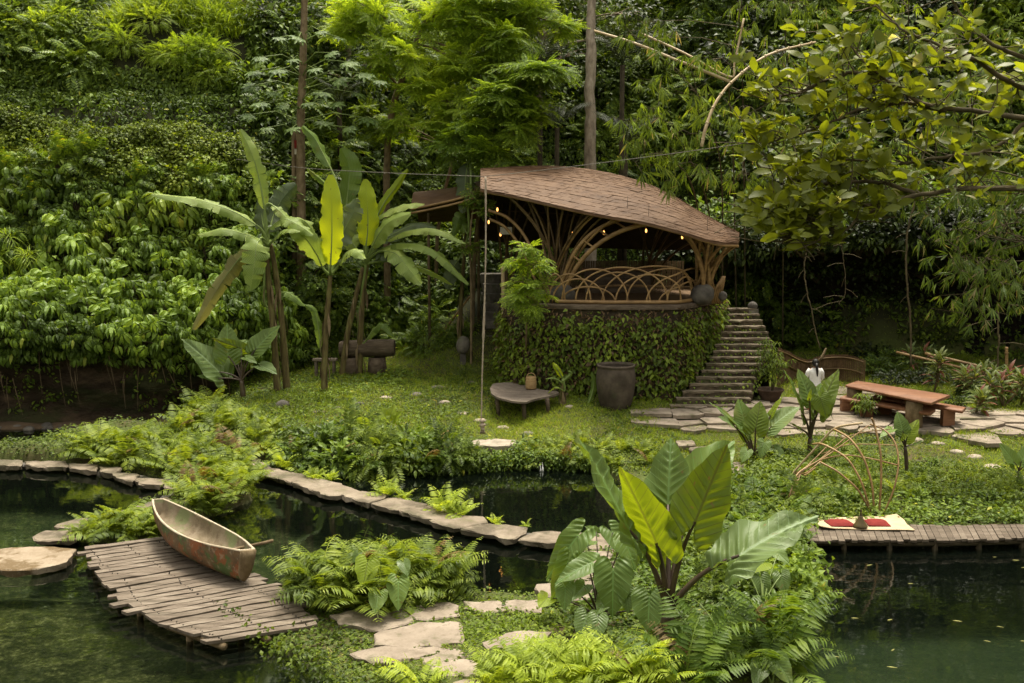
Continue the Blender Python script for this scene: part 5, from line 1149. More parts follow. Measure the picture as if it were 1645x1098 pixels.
pos, N = hill_pts(80000, -28, 28); X, Y_ = proj(pos); vis = (X > -450) & (X < 2150) & (Y_ > -160) & (Y_ < 640); pos, N, X, Y_ = pos[vis], N[vis], X[vis], Y_[vis]
gz = (X > 165) & (X < 400) & (Y_ < 118); pos, N = pos[~gz], N[~gz]
sel = nz(pos[:, 0] * 1.1, pos[:, 1] * 1.1) + .3 * kz.normal(size=len(pos))
cover('slope_ivy', pos[sel > .15], N[sel > .15], leaf_t(.26, .17, 2, .5, .2, .7), 'leaf_ivy', .5, 1.1, .25, seed=2)
cover('slope_undergrowth', pos[sel <= .15], N[sel <= .15], palmate_t(5, .26, .10, down=.5), 'leaf_hill', .6, 1.3, .35, seed=3)
# hanging ivy wall on the upper left terrace
pos, N = hill_pts(26000, -24, -8, 5.6, 8.6, 5); X, Y_ = proj(pos); pos, N = pos[~((X > 175) & (X < 395) & (Y_ < 112))], N[~((X > 175) & (X < 395) & (Y_ < 112))]
cover('hanging_ivy', pos, N, leaf_t(.17, .13, 2, .6, .2, .6), 'leaf_ivy', .6, 1.25, .35, .9, seed=6)
# grassy shelf above it
pos, N = hill_pts(26000, -21, -10.5, 7.8, 15, 7); X, Y_ = proj(pos); s = (X > 165) & (X < 400) & (Y_ < 150); k = np.random.default_rng(8); pos = pos[s]; n = len(pos); mb = MB()
for _ in range(3): place(mb, leaf_t(.62, .04, 3, .9, .1, .5), pos + .12 * k.normal(size=(n, 3)) * [1, 1, 0], np.c_[.55 * k.normal(size=(n, 2)) + [0, -.35], .8 + .3 * k.random(n)], np.c_[k.normal(size=(n, 2)), np.full(n, .3)], .6 + .9 * k.random(n))
solo('slope_grass', mb, M['grass_hill'], kind='stuff', smooth=False)

# -------- shrub kinds
def mound(tpl, n, r, seed, mat, name, label, cat, group, s0=.8, s1=1.25, flat=.8, face=None, inner=.0, down=.25, tpl2=None):
    k = np.random.default_rng(seed); v = sph(n * 2, k); v = v[(v[:, 2] > -.35) & (v[:, 1] < .55)][:n]; n = len(v)
    R = (inner + (1 - inner) * k.random(n) ** .45) * (1 + .22 * np.sin(v @ (k.normal(size=3) * 3.1) + 1) + .15 * np.sin(v @ (k.normal(size=3) * 6)))
    pos = v * R[:, None] * np.array([r, r * .85, r * flat]); d = v + .35 * k.normal(size=(n, 3)) - [0, 0, down]; nn = v * .5 + [0, -.25, .8] + .3 * k.normal(size=(n, 3)); mb = MB(); sc = s0 + (s1 - s0) * k.random(n)
    if tpl2 is not None:
        h = k.random(n) < .5; place(mb, tpl, pos[h], d[h], nn[h], sc[h]); place(mb, tpl2, pos[~h], d[~h], nn[~h], sc[~h])
    else: place(mb, tpl, pos, d, nn, sc)
    me = mb.mesh(name, False); me.materials.append(M[mat]); root = thing(name, label, cat, (0, 0, -50), group); o = bpy.data.objects.new('foliage', me); COL.objects.link(o); o.parent = root
    mb = MB()
    for i in range(0, n, max(1, n // 14)): mb.tube([[0, 0, -r * .5], pos[i] * .5 + [0, 0, -.05], pos[i]], [.035, .022, .01], 5, cap=False)
    me = mb.mesh('branch'); me.materials.append(M['twig_dark']); o = bpy.data.objects.new('branch', me); COL.objects.link(o); o.parent = root
    return root
used = set()
def put(proto, p, rz=None, sc=1., label=None, group=None, squash=1.):
    rz = kz.random() * .9 - .45 if rz is None else rz
    if proto.name not in used:
        used.add(proto.name); o = proto
        if label: o['label'] = label
        if group: o['group'] = group
        o.location = p; o.rotation_euler = (0, 0, rz); o.scale = (sc, sc, sc * squash); return o
    return dup(proto, tuple(p), rz, (sc, sc, sc * squash), label, group)
DL = 'drooping broad-leaved shrub in the dense mass clothing the slope beside the banana plants'
DG = 'drooping-leaf shrubs on the slope'
pal = palmate_t(7, .44, .135, down=.8, droop=.7); pal2 = palmate_t(5, .38, .15, down=1.0, droop=.8)
drop = [mound(pal, 62, 1.05, 30 + i, 'leaf_drop', 'drooping_shrub', DL, 'shrub', DG, .75, 1.2, .85, inner=.45, down=.5, tpl2=pal2) for i in range(3)]
drop += [mound(palmate_t(6, .50, .17, down=.9, droop=.8), 34, .85, 36, 'leaf_droplight', 'drooping_shrub', 'paler drooping shrub standing out of the dense mass on the slope', 'shrub', 'paler drooping shrubs on the slope', .7, 1.3, .9, inner=.4, down=.5), mound(palmate_t(5, .30, .12, down=.8, droop=.8), 60, .8, 37, 'leaf_droplight', 'drooping_shrub', 'paler drooping shrub standing out of the dense mass on the slope', 'shrub', 'paler drooping shrubs on the slope', .6, 1.2, .9, inner=.4, down=.5)]
vine = [mound(leaf_t(.15, .11, 2, .6, .25, .7), 620, .95, 80 + i, 'leaf_vine', 'vine_tangle', 'bright tangle of small-leaved vine below the grassy shelf', 'vine', 'vine tangles on the upper slope', .6, 1.3, .6) for i in range(2)]
pts = [(a + (kz.random() - .5) * 44, b + (kz.random() - .5) * 40) for b in range(286, 570, 35) for a in range(-30 + (b // 35 % 2) * 22, 440, 45)]
for i, (x, y) in enumerate(pts):
    if (y > 480 + 40 * (x > 300) and x > 250) or kz.random() < .07: continue
    p = PG(x, y); j = [0, 1, 2, 0, 1, 2, 3, 4][int(kz.integers(0, 8))]; put(drop[j], p + [0, -.15 - .25 * kz.random(), -.1], sc=.55 + .75 * kz.random() ** 1.5)
for i, (x, y) in enumerate([(a + (kz.random() - .5) * 34, b + (kz.random() - .5) * 24) for b in (222, 246, 272, 296) for a in range(-20, 400, 34)]):
    lim = np.interp(x, [0, 60, 130, 170, 230, 290, 340, 420], [180, 195, 218, 225, 215, 210, 225, 260])
    if y < lim - 8: continue
    p = PG(x, y); put(vine[i % 2], p + [0, -.1, -.1], sc=.6 + .6 * kz.random())
for i, a in enumerate(np.linspace(0, len(CLIFF_L) - 1, 40).astype(int)):
    for j in range(2):
        p = CLIFF_L[a, -1 - j * 3] + np.array([kz.normal() * .2, -.1 + .3 * kz.random(), .15 - .25 * j])
        if p[0] > -8.6 or p[0] < -21: continue
        put(drop[(i + j) % 3], p, sc=.6 + .35 * kz.random())
    if -21 < CLIFF_L[a, -1, 0] < -8.8:
        for q in (.9, 1.9): put(drop[(i + int(q)) % 3], CLIFF_L[a, -1] + np.array([kz.normal() * .3, q, .45 * q + .25]), sc=.8 + .4 * kz.random())
HL, HG = 'leafy green bush merging into the wild growth on the steep slope', 'bushes on the wild slope'
hb = [mound(leaf_t(.26, .13, 2, .5, .25, .8), 520, 1.25, 40, 'leaf_hill', 'slope_bush', HL, 'bush', HG, .7, 1.3), mound(pinnate_t(6, .5, .16, .065), 190, 1.3, 41, 'leaf_hill', 'slope_bush', HL, 'bush', HG, .7, 1.3), mound(leaf_t(.17, .11, 2, .5, .25, .7), 800, 1.15, 42, 'leaf_ivy', 'slope_bush', HL, 'bush', HG, .7, 1.3)]
for i, (x, y) in enumerate([(a + (kz.random() - .5) * 50, b + (kz.random() - .5) * 40) for b in list(range(-40, 560, 48)) for a in range(425, 1230, 54)] + [(a + (kz.random() - .5) * 50, b + (kz.random() - .5) * 36) for b in (-50, -10, 30, 70, 105) for a in range(-40, 190, 44)]):
    if 780 < x < 1190 and y > 300: continue
    if y > 540 or (x < 470 and y > 460) or (700 < x < 860 and y > 500): continue
    p = PG(x, y); put(hb[i % 3], p + [0, 0, -.1], sc=.7 + .7 * kz.random())
for i, (x, y, s) in enumerate([(105, 275, 1.3), (150, 262, 1.0), (330, 300, .9), (60, 330, 1.0), (230, 300, .8), (20, 290, 1.0)]): put(fb0 := (mound(frond_t(15, 1.0, 1.5, 1.0, .27, .07, .3, .4), 26, .35, 90, 'leaf_hill', 'slope_fern', 'pale fern springing from the leafy slope below the shelf', 'fern', 'ferns on the leafy slope', .7, 1.2, .6) if i == 0 else fb0), PG(x, y) + [0, -.5, .1], sc=s)
for i, (x, y) in enumerate([(30, 400), (10, 430), (60, 430)]): put(gt0 := (mound(leaf_t(1.2, .045, 4, 1.3, .1, .4), 110, .3, 91, 'grass_hill', 'grass_clump', 'arching pale grass clump hanging on the leafy slope at the picture edge', 'grass clump', 'grass clumps on the slope', .6, 1.1, .6) if i == 0 else gt0), PG(x, y) + [0, -.6, .3], sc=.9)
# edge of the ivy terrace: pale tufts
for i in range(26):
    x = i * 16 + kz.normal() * 6; y = np.interp(x, [0, 60, 130, 170, 230, 290, 340, 420], [180, 195, 218, 225, 215, 210, 225, 250]) + kz.normal() * 5; p = PG(x, y); put(vine[i % 2], p + [0, -.1, -.1], sc=.55 + .35 * kz.random())
fb = [mound(pinnate_t(9, .75, .13, .045, droop=.6), 170, 1.2, 50 + i, 'leaf_feather', 'feathery_bush', 'feathery bright bush on the grassy shelf high on the slope', 'bush', 'feathery bushes on the grassy shelf', .7, 1.2, .8) for i in range(2)]
for i, (x, y, s) in enumerate([(300, 100, .8), (278, 104, .6), (322, 96, .7), (345, 100, .6), (262, 100, .5), (190, 72, .7), (205, 85, .6), (335, 100, .8), (70, 60, .8), (100, 45, .7), (250, 45, .6), (345, 130, .7)]): put(fb[i % 2], PG(x, y) + [0, -.2, .1], sc=s)
# dark growth on and above the overhang, its shade put into the leaf colours
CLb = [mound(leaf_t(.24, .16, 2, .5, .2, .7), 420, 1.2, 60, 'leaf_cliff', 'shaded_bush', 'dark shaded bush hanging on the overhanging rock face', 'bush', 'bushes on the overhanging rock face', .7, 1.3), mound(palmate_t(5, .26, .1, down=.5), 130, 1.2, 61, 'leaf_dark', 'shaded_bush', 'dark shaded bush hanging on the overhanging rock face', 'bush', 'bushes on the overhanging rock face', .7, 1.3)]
nR = len(CLIFF_R)
for i in range(70):
    a = int(kz.random() * nR * .72); j = int((.25 + .75 * kz.random() ** .6) * 25); p = CLIFF_R[a, j] + [0, .35, 0]
    put(CLb[i % 2], p, sc=.55 + .5 * kz.random())
for i in range(60):
    a = int(nR * .8 * i / 60); put(CLb[i % 2], CLIFF_R[a, 24] + [kz.normal() * .3, -.15, -.1], sc=.7 + .5 * kz.random())
for i in range(46):
    a = int(kz.random() * nR * .72); p = CLIFF_R[a, 25] + [0, .3 + 3 * kz.random(), .5]; put(CLb[1] if i % 3 else hb[i % 3], p, sc=.8 + .6 * kz.random())
a = kz.integers(0, int(nR * .75), 9000); j = kz.integers(2, 26, 9000); p = CLIFF_R[a, j] + kz.normal(size=(9000, 3)) * [.12, .05, .12]; k9 = nz(p[:, 0] * 1.6, p[:, 2] * 2.6) + .25 * kz.normal(size=9000) > .12; p = p[k9]
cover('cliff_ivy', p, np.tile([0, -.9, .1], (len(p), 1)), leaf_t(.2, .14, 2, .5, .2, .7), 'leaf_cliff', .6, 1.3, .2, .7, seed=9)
a = kz.integers(0, len(CLIFF_L), 1500); j = kz.integers(6, 26, 1500); p = CLIFF_L[a, j] + kz.normal(size=(1500, 3)) * .1 - [0, .1, 0]; k9 = nz(p[:, 0] * 2, p[:, 2] * 3) + .2 * kz.normal(size=1500) > .18; p = p[k9]
cover('cliff_creeper', p, np.tile([0, -.9, .1], (len(p), 1)), palmate_t(4, .2, .09, down=.8), 'leaf_hill', .6, 1.3, .2, .7, seed=10)
mb = MB()
for i in range(70):
    c = CLIFF_L[int(kz.integers(8, len(CLIFF_L) - 4)), int(kz.integers(14, 25))] + [0, -.12, 0]; l = .4 + 1.3 * kz.random(); w = kz.normal() * .15
    mb.tube([c, c + [w * .5, -.1, -l * .4], c + [w, -.05, -l]], [.018, .012, .005], 4, cap=False)
solo('hanging_roots', mb, M['bark_brown'], kind='stuff')
mb = MB()
for i in range(46):
    a = P(-30 + 320 * kz.random(), 686 + 8 * kz.random(), 0); r = .08 + .2 * kz.random() ** 2; mb.blob((a[0], a[1] + .2, .02), (r, r * .8, r * .6), .2, 2)
solo('shore_pebbles', mb, M['boulder'], kind='stuff')
# slope right of the stairs and above the overhang
for i, (x, y) in enumerate([(a + (kz.random() - .5) * 60, b + (kz.random() - .5) * 50) for b in range(-30, 330, 62) for a in range(1220, 1700, 66)]):
    p = PG(x, y); put(hb[i % 3] if i % 4 else CLb[0], p, sc=1.0 + .8 * kz.random())

# ================================================================== TREES
def rosette_t(k=8, **kw):
    kk = np.random.default_rng(3); b = pinnate_t(**kw); ts = []
    for i in range(k):
        a = i * 2.4; ts.append(xf(b, [0, 0, 0], [cos(a) * .9 + .0, sin(a) * .9 + .35, .25 - .1 * (i % 3)], [0, 0, 1.], .75 + .35 * kk.random()))
    return merge_t(*ts)
ros = rosette_t(7, pairs=9, L=.66, leaf=.135, W=.055, droop=.5)
ros2 = rosette_t(6, pairs=7, L=.55, leaf=.17, W=.06, droop=.45)
def tree(name, label, cat, trunk, r0, blobs, mat, tpl, dens, bark='bark_brown', s=(.8, 1.2), layered=.45, droop=.15, group=None, seed=0, limb=True, nl=None):
    k = np.random.default_rng(seed + 77); T = np.array([PY(*p) for p in trunk]); b = T[0].copy(); b[2] = g1(b[0], b[1]) - .3
    T = np.r_[[b], T[1:]] if len(T) > 1 else np.r_[[b], T]
    th = thing(name, label, cat, tuple(b), group); Q = spline(T, np.linspace(0, 1, 24)); mb = MB(); mb.tube(Q, np.linspace(r0, r0 * .45, 24), 9, jit=.08); part('trunk', mb, M[bark], th)
    mb, ml = MB(), MB()
    for (x, y, Y, r) in blobs:
        c = PY(x, y, Y); i = int(np.argmin(np.linalg.norm(Q - (c - [0, 0, r * .6]), axis=1))); i = min(i, 22); a = Q[i]; s_ = np.linspace(0, 1, 9)[:, None]; md = (a + c) / 2 + [0, 0, .12 * np.linalg.norm(c - a)]
        L = (1 - s_) ** 2 * a + 2 * s_ * (1 - s_) * md + s_ ** 2 * c; ml.tube(L, np.linspace(r0 * .38, .02, 9), 6, cap=False)
        n = int(dens * r * r); v = sph(n, k); R = k.random(n) ** .5; p = c + v * R[:, None] * r * np.array([1, 1, .62]); p[:, 2] = c[2] + np.round((p[:, 2] - c[2]) / (layered * .8)) * layered * .8 * .6 + (p[:, 2] - c[2]) * .4
        d = v * [1, 1, .35] + .4 * k.normal(size=(n, 3)) + [0, -.15, -droop]; nn = np.array([0, -.15, 1.]) + .25 * k.normal(size=(n, 3)); place(mb, tpl, p, d, nn, s[0] + (s[1] - s[0]) * k.random(n))
        for q in range(0, n, max(1, n // 9)):
            ml.tube([c + (a - c) * .12, (c + p[q]) / 2 + [0, 0, .05], p[q]], [.025, .016, .008], 4, cap=False)
    part('limb', ml, M[bark], th); part('crown', mb, M[mat], th, False); return th
tree('feathery_tree', 'tall slim tree with layered feathery bright green crown rising between pavilion and papaya', 'tree', [(622, 470, 41), (622, 240, 40), (648, 120, 39.5), (672, 60, 39), (700, 10, 39)], .15,
     [(700, 25, 38.5, 1.1), (755, 40, 38.3, 1.1), (640, 70, 38.6, 1.0), (735, 100, 38, 1.1), (680, 140, 38, .9), (815, 70, 38, 1.0), (725, 165, 37.6, .9), (650, 195, 38.2, .8), (600, 15, 39, 1.2), (850, 15, 39, 1.1), (800, 5, 38.6, 1.0), (665, 95, 37.6, .6), (780, 110, 37.8, .8), (610, 110, 38.4, .7), (560, 45, 39, .9), (700, 200, 37.5, .6), (900, 40, 38.6, .7), (740, 0, 38, 1.0)], 'leaf_feather', ros, 40, seed=1)
tree('feathery_tree', 'lower feathery tree leaning out over the near corner of the pavilion roof', 'tree', [(758, 560, 38.5), (762, 420, 38), (775, 300, 37.5), (800, 190, 37), (830, 140, 37)], .10,
     [(850, 125, 36.5, 1.05), (890, 118, 36.2, .7), (800, 160, 36.5, 1.1), (765, 205, 36.6, .9), (825, 205, 36.5, .9), (725, 235, 36.8, .7), (790, 245, 36.2, .7), (850, 180, 36.6, .8)], 'leaf_feather', ros, 50, seed=2)
tree('young_tree', 'young light-leaved tree with yellowish tips behind the feathery crowns', 'tree', [(700, 500, 42.5), (706, 350, 42), (745, 200, 41), (790, 60, 40.5)], .09, [(800, 95, 39.6, .9), (815, 45, 39.6, 1.0), (790, 170, 39, .7), (720, 195, 39.5, .8), (610, 210, 40, .7), (590, 185, 40, .6)], 'leaf_bright', ros2, 42, seed=3)
big = leaf_t(.34, .17, 2, .5, .25, .8)
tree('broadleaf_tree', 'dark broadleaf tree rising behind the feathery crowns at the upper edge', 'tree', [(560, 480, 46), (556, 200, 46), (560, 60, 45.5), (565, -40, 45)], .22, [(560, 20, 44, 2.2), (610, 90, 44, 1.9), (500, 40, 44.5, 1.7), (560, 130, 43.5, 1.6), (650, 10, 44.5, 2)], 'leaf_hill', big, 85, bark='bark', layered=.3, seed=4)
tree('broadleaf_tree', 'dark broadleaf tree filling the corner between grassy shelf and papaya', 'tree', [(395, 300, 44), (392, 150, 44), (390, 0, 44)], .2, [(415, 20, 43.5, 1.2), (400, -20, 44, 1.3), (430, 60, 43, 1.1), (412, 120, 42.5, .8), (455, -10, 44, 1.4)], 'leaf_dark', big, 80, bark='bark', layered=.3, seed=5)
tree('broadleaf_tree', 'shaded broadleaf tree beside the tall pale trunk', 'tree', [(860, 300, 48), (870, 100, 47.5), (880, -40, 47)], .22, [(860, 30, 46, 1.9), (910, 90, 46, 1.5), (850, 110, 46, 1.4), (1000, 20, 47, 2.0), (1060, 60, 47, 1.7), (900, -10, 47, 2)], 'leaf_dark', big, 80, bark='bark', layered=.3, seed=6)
tree('sapling', 'feathery green sapling on the terrace in front of the pavilion columns', 'sapling', [(845, 545, 33.6), (846, 500, 31.4), (848, 455, 31.3), (850, 400, 31.3)], .035, [(846, 395, 31.2, .32), (835, 420, 31.2, .4), (862, 425, 31.1, .45), (842, 455, 31, .5), (865, 465, 31, .5), (830, 475, 31.1, .42), (850, 490, 31, .45)], 'leaf_feather', ros, 50, s=(.55, .85), layered=.12, seed=7)
tree('sapling', 'thin-stemmed sapling with sparse leaves left of the swing rope', 'sapling', [(757, 600, 36.3), (757, 480, 36.3), (756, 370, 36.2), (768, 300, 36)], .05, [(790, 275, 35.6, .5), (768, 320, 35.8, .5), (745, 400, 36, .45), (780, 340, 35.7, .4)], 'leaf_hill', ros2, 40, s=(.6, .9), layered=.15, seed=8)
# tall pale trunk
def pale_trunk():
    pts = [(949, 300, 43.2), (949, 262, 43.2), (944, 180, 43.1), (951, 186, 43.1), (947, 110, 43), (950, 30, 43), (951, -90, 43)]
    pts = [(949, 330, 43.2), (949, 268, 43.2), (948, 190, 43.1), (948, 150, 43), (949, 80, 43), (950, 20, 43), (951, -120, 43)]
    q = np.array([PY(*p) for p in pts]); q[0][2] = g1(q[0][0], q[0][1]) - .3; th = thing('tall_tree', 'tall smooth pale grey tree trunk rising straight behind the pavilion roof', 'tree', tuple(q[0])); Q = spline(q, np.linspace(0, 1, 46)); Q[:, 0] += .025 * np.sin(np.arange(46) * .5) + .015 * np.sin(np.arange(46) * 1.3)
    r = np.linspace(.27, .17, 46) * (1 + .03 * np.sin(np.arange(46) * 1.1)); r[27:30] *= 1.12; m = MB(); m.tube(Q, r, 14, jit=.05); part('trunk', m, M['bark'], th)
    m, b = MB(), MB(); k = np.random.default_rng(2); top = Q[-1]
    for i in range(8):
        a = i * .8; c = top + np.array([cos(a) * 3, sin(a) * 2.5, 1.5 + 2 * k.random()]); b.tube([top - [0, 0, .4], (top + c) / 2 + [0, 0, .5], c], [.09, .06, .03], 6); n = 130; v = sph(n, k); place(m, big, c + v * (1.6 * k.random((n, 1)) ** .5), v + [0, 0, -.3], [0, 0, 1.] + .4 * k.normal(size=(n, 3)), .8 + .5 * k.random(n))
    part('limb', b, M['bark'], th); part('crown', m, M['leaf_hill'], th, False)
pale_trunk()
def papaya():
    lob = []
    base = leaf_t(.5, .17, 3, .35, .15, .75); sidel = leaf_t(.22, .09, 2, .2, .1, .8)
    for i in range(7):
        a = -2.2 + 4.4 * i / 6; d = np.array([sin(a), cos(a), -.12]); l = 1 - .28 * abs(a) / 2.2; lob.append(xf(base, [0, 0, 0], d, [0, 0, 1.], l))
        for sg in (-1, 1): lob.append(xf(sidel, d * .22 * l, [sin(a + sg * .75), cos(a + sg * .75), -.15], [0, 0, 1.], l))
    pl = merge_t(*lob); k = np.random.default_rng(12); q = np.array([PY(*p) for p in [(485, 572, 38.4), (484, 400, 38.4), (483, 210, 38.4), (486, 120, 38.4), (489, 10, 38.4), (490, -60, 38.4)]]); q[0][2] = g1(q[0][0], q[0][1]) - .2
    th = thing('papaya_tree', 'papaya tree with ringed brown trunk and star-shaped leaves behind the leaning banana', 'tree', tuple(q[0])); Q = spline(q, np.linspace(0, 1, 60)); m = MB(); m.tube(Q, np.linspace(.20, .10, 60) * (1 + .03 * np.sin(np.arange(60) * 2.5)), 10, jit=.05); part('trunk', m, M['bark_brown'], th)
    q2 = np.array([PY(*p) for p in [(474, 560, 38.7), (473, 400, 38.6), (472, 205, 38.6)]]); q2[0][2] = g1(q2[0][0], q2[0][1]) - .2; m = MB(); m.tube(spline(q2, np.linspace(0, 1, 30)), np.linspace(.11, .09, 30), 8, jit=.1); part('second_stem', m, M['bark_brown'], th)
    fol, pet = MB(), MB(); L = [(420, 92), (448, 112), (405, 138), (440, 148), (470, 95), (505, 110), (530, 85), (560, 100), (585, 118), (545, 128), (518, 148), (455, 170), (420, 165), (400, 185), (495, 165), (540, 165), (575, 150), (470, 205), (430, 205), (520, 195), (560, 205), (590, 190), (480, 60), (450, 60), (515, 50), (545, 60), (610, 130), (410, 115)]
    for x, y in L:
        c = PY(x, y, 37.6 - 1.2 * k.random()); a = Q[np.argmin(np.abs(Q[:, 2] - (c[2] - .1)))]; v = unit(c - a) + [0, -.25, 0]; pet.tube([a, (a + c) / 2 + [0, 0, .25], c], [.025, .018, .014], 5, cap=False); place(fol, pl, c[None], v[None] * [1, 1, .3] + [0, 0, -.35], np.array([[0, -.45, 1.]]) + .25 * k.normal(size=(1, 3)), .85 + .5 * k.random())
    part('leaf_stalk', pet, M['petiole_green'], th); part('foliage', fol, M['leaf_papaya'], th, False)
    m = MB(); c = PY(475, 232, 38.35); m.box(c, (.1, .05, .3)); part('red_tag', m, M['cushion'], th, False); m = MB(); m.box(c - [0, 0, .28], (.1, .05, .2)); part('white_tag', m, M['plastic_white'], th, False)
papaya()
def palm(px, py, Y, n, L, label, seed, fall=.9):
    k = np.random.default_rng(seed); c = PY(px, py, Y); b = np.array([c[0], c[1], min(g1(c[0], c[1]) - .2, c[2] - .5)]); th = thing('palm', label, 'palm', tuple(b)); m = MB(); m.tube([b, (b + c) / 2, c], [.13, .11, .10], 10, jit=.1); part('trunk', m, M['twig_dark'], th)
    fr = frond_t(22, 1, 1.7 * fall, 1.0, .30, .022, .5, .75)
    for i in range(n):
        a = i / n * 6.28 + k.random() * .4; m = MB(); place(m, fr, c[None], np.array([[cos(a), sin(a) * .8 - .2, .1 + .35 * k.random()]]), np.array([[0, 0, 1.]]), L * (.8 + .4 * k.random())); part('frond', m, M['leaf_palm'], th, False)
palm(868, 110, 43, 11, 2.4, 'dusky palm with drooping fronds left of the tall pale trunk', 1)
palm(1000, 105, 44, 11, 2.6, 'dusky palm with drooping fronds right of the tall pale trunk', 2)
palm(895, 205, 42, 10, 2.0, 'low dark palm just above the pavilion ridge, left of the pale trunk', 3)
palm(1005, 235, 41, 11, 2.0, 'low dark palm showing above the pavilion ridge, right of the pale trunk', 4)
palm(545, 170, 42, 8, 1.7, 'small dark palm half hidden behind papaya leaves', 5)

# -------- bamboo thickets
bsp = [bamboo_t(7, .48, .055, i) for i in range(3)]
def bamboo(name, label, spots, culms, mat='leaf_bamboo', seed=0, s=(.7, 1.2), n_sp=10, cmat='twig', rad=.4, cat='bamboo', group=None):
    """spots: sprays hung at (px,py,Y); culms: pixel polylines"""
    k = np.random.default_rng(seed + 5); C0 = [np.array([PY(*p) for p in c]) for c in culms]; b = C0[0][0].copy(); b[2] = g1(b[0], b[1]); th = thing(name, label, cat, tuple(b), group); Q = []
    for i, c in enumerate(C0):
        if c[0][2] < 5: c[0][2] = g1(c[0][0], c[0][1]) - .1
        q = spline(c, np.linspace(0, 1, 30)); Q.append(q); m = MB(); m.tube(q, np.linspace(.032, .010, 30), 6)
        part('culm', m, M[cmat], th)
    QQ = np.concatenate(Q); fol, tw = MB(), MB()
    for (x, y, Y) in spots:
        c = PY(x, y, Y); a = QQ[np.argmin(np.linalg.norm(QQ - c, axis=1))]
        if np.linalg.norm(a - c) < 7: tw.tube([a, (a + c) / 2 + [0, 0, .12], c], [.014, .010, .006], 4, cap=False)
        n = n_sp; p = c + k.normal(size=(n, 3)) * [rad, rad * .6, rad * .45]
        for t in range(3):
            ss = np.arange(n) % 3 == t; v = k.normal(size=(n, 3)) * [.8, .5, .25] + [0, -.3, -.35]
            place(fol, bsp[t], p[ss], v[ss], np.array([0, -.4, 1.]) + .3 * k.normal(size=(ss.sum(), 3)), s[0] + (s[1] - s[0]) * k.random(ss.sum()))
        for q in p[::2]: tw.tube([c, q], [.007, .005], 3, cap=False)
    part('foliage', fol.join(tw, 1), [M[mat], M['twig']], th, False); return th
bamboo('bamboo_clump', 'leafy bamboo thicket with fanned leaves directly above the pavilion ridge', [(1015, 195, 31), (1045, 175, 30.8), (1080, 200, 31), (1035, 230, 31), (1065, 245, 30.8), (1020, 260, 31), (1090, 245, 31), (1110, 215, 31), (1055, 130, 31.5), (1100, 150, 31.5), (1010, 50, 33), (1030, 35, 33), (1075, 60, 32.5), (1060, 90, 32), (1130, 270, 31), (1085, 290, 31), (1040, 205, 30.5), (1125, 175, 31), (1145, 95, 31.5), (1105, 100, 31.5)],
       [[(1150, 520, 40), (1140, 350, 36), (1100, 240, 32), (1060, 190, 31)], [(1160, 520, 40), (1160, 300, 35), (1140, 200, 32), (1120, 150, 31.5)], [(1185, 520, 40), (1178, 250, 35), (1172, 130, 32), (1195, -20, 32)], [(1145, 520, 40), (1120, 330, 34), (1075, 255, 31), (1030, 250, 31)]], seed=1)
sp = [(1170 + 130 * kz.random(), -10 + 330 * kz.random(), 33 + 2 * kz.random()) for _ in range(34)]
bamboo('bamboo_clump', 'tall bamboo thicket behind the bent cream cane', sp, [[(1200 + 30 * i, 480, 40), (1195 + 32 * i, 250, 36), (1190 + 36 * i, 60, 34), (1180 + 40 * i, -60, 33)] for i in range(0, 4, 2)], seed=2, s=(.6, 1.1))
sp = [(1330 + 330 * kz.random(), -20 + 330 * kz.random(), 34 + 3 * kz.random()) for _ in range(70)]
bamboo('bamboo_clump', 'wide bamboo thicket behind the overhanging round-leaved branches', sp, [[(1380 + 45 * i, 380, 39), (1370 + 48 * i, 250, 37), (1360 + 50 * i, 60, 35), (1340 + 60 * i, -60, 34)] for i in range(0, 6, 2)], seed=3, s=(.6, 1.1))
sp = [(x + kz.normal() * 16, y + kz.normal() * 14, 24 + 1.5 * kz.random()) for x, y in [(1470, 300), (1520, 285), (1570, 290), (1620, 300), (1500, 325), (1550, 330), (1600, 330), (1640, 340), (1530, 365), (1580, 370), (1625, 380), (1515, 400), (1560, 410), (1610, 420), (1640, 430), (1560, 450), (1590, 470), (1540, 440), (1430, 300), (1400, 320), (1620, 460), (1570, 490), (1545, 475)] for _ in range(2)]
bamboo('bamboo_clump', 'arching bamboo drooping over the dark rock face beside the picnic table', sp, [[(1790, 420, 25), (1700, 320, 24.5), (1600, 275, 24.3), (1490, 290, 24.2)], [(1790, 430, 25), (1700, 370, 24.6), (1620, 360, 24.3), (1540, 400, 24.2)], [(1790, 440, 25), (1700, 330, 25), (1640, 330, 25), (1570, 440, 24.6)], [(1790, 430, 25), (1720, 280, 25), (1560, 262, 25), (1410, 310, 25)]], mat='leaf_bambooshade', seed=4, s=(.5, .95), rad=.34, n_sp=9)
# hanging lianas in front of the dark rock
def liana(pts, label, r=.022):
    q = spline([PY(*p) for p in pts], np.linspace(0, 1, 40)); q += np.cumsum(kz.normal(size=(40, 3)) * [.012, .01, 0], 0); th = thing('liana', label, 'vine', tuple(q[-1])); m = MB(); m.tube(q, r, 5); 
    for i in range(4, 38, 5): e = q[i] + np.array([.5 * kz.normal(), .1, -.35 * kz.random()]); m.tube([q[i], (q[i] + e) / 2 + [0, 0, .05], e], .009, 4, cap=False)
    part('stem', m, M['twig'], th)
liana([(1472, 320, 33), (1460, 380, 33), (1462, 440, 33), (1470, 520, 33), (1468, 590, 33)], 'long thick liana hanging in front of the dark rock face', .035)
liana([(1300, 370, 32), (1292, 430, 32), (1300, 480, 32), (1318, 560, 32)], 'thin liana hanging down above the reed screen')
liana([(1352, 385, 32), (1350, 420, 32), (1352, 470, 32), (1345, 490, 32)], 'short curling liana under the round-leaved branch', .014)
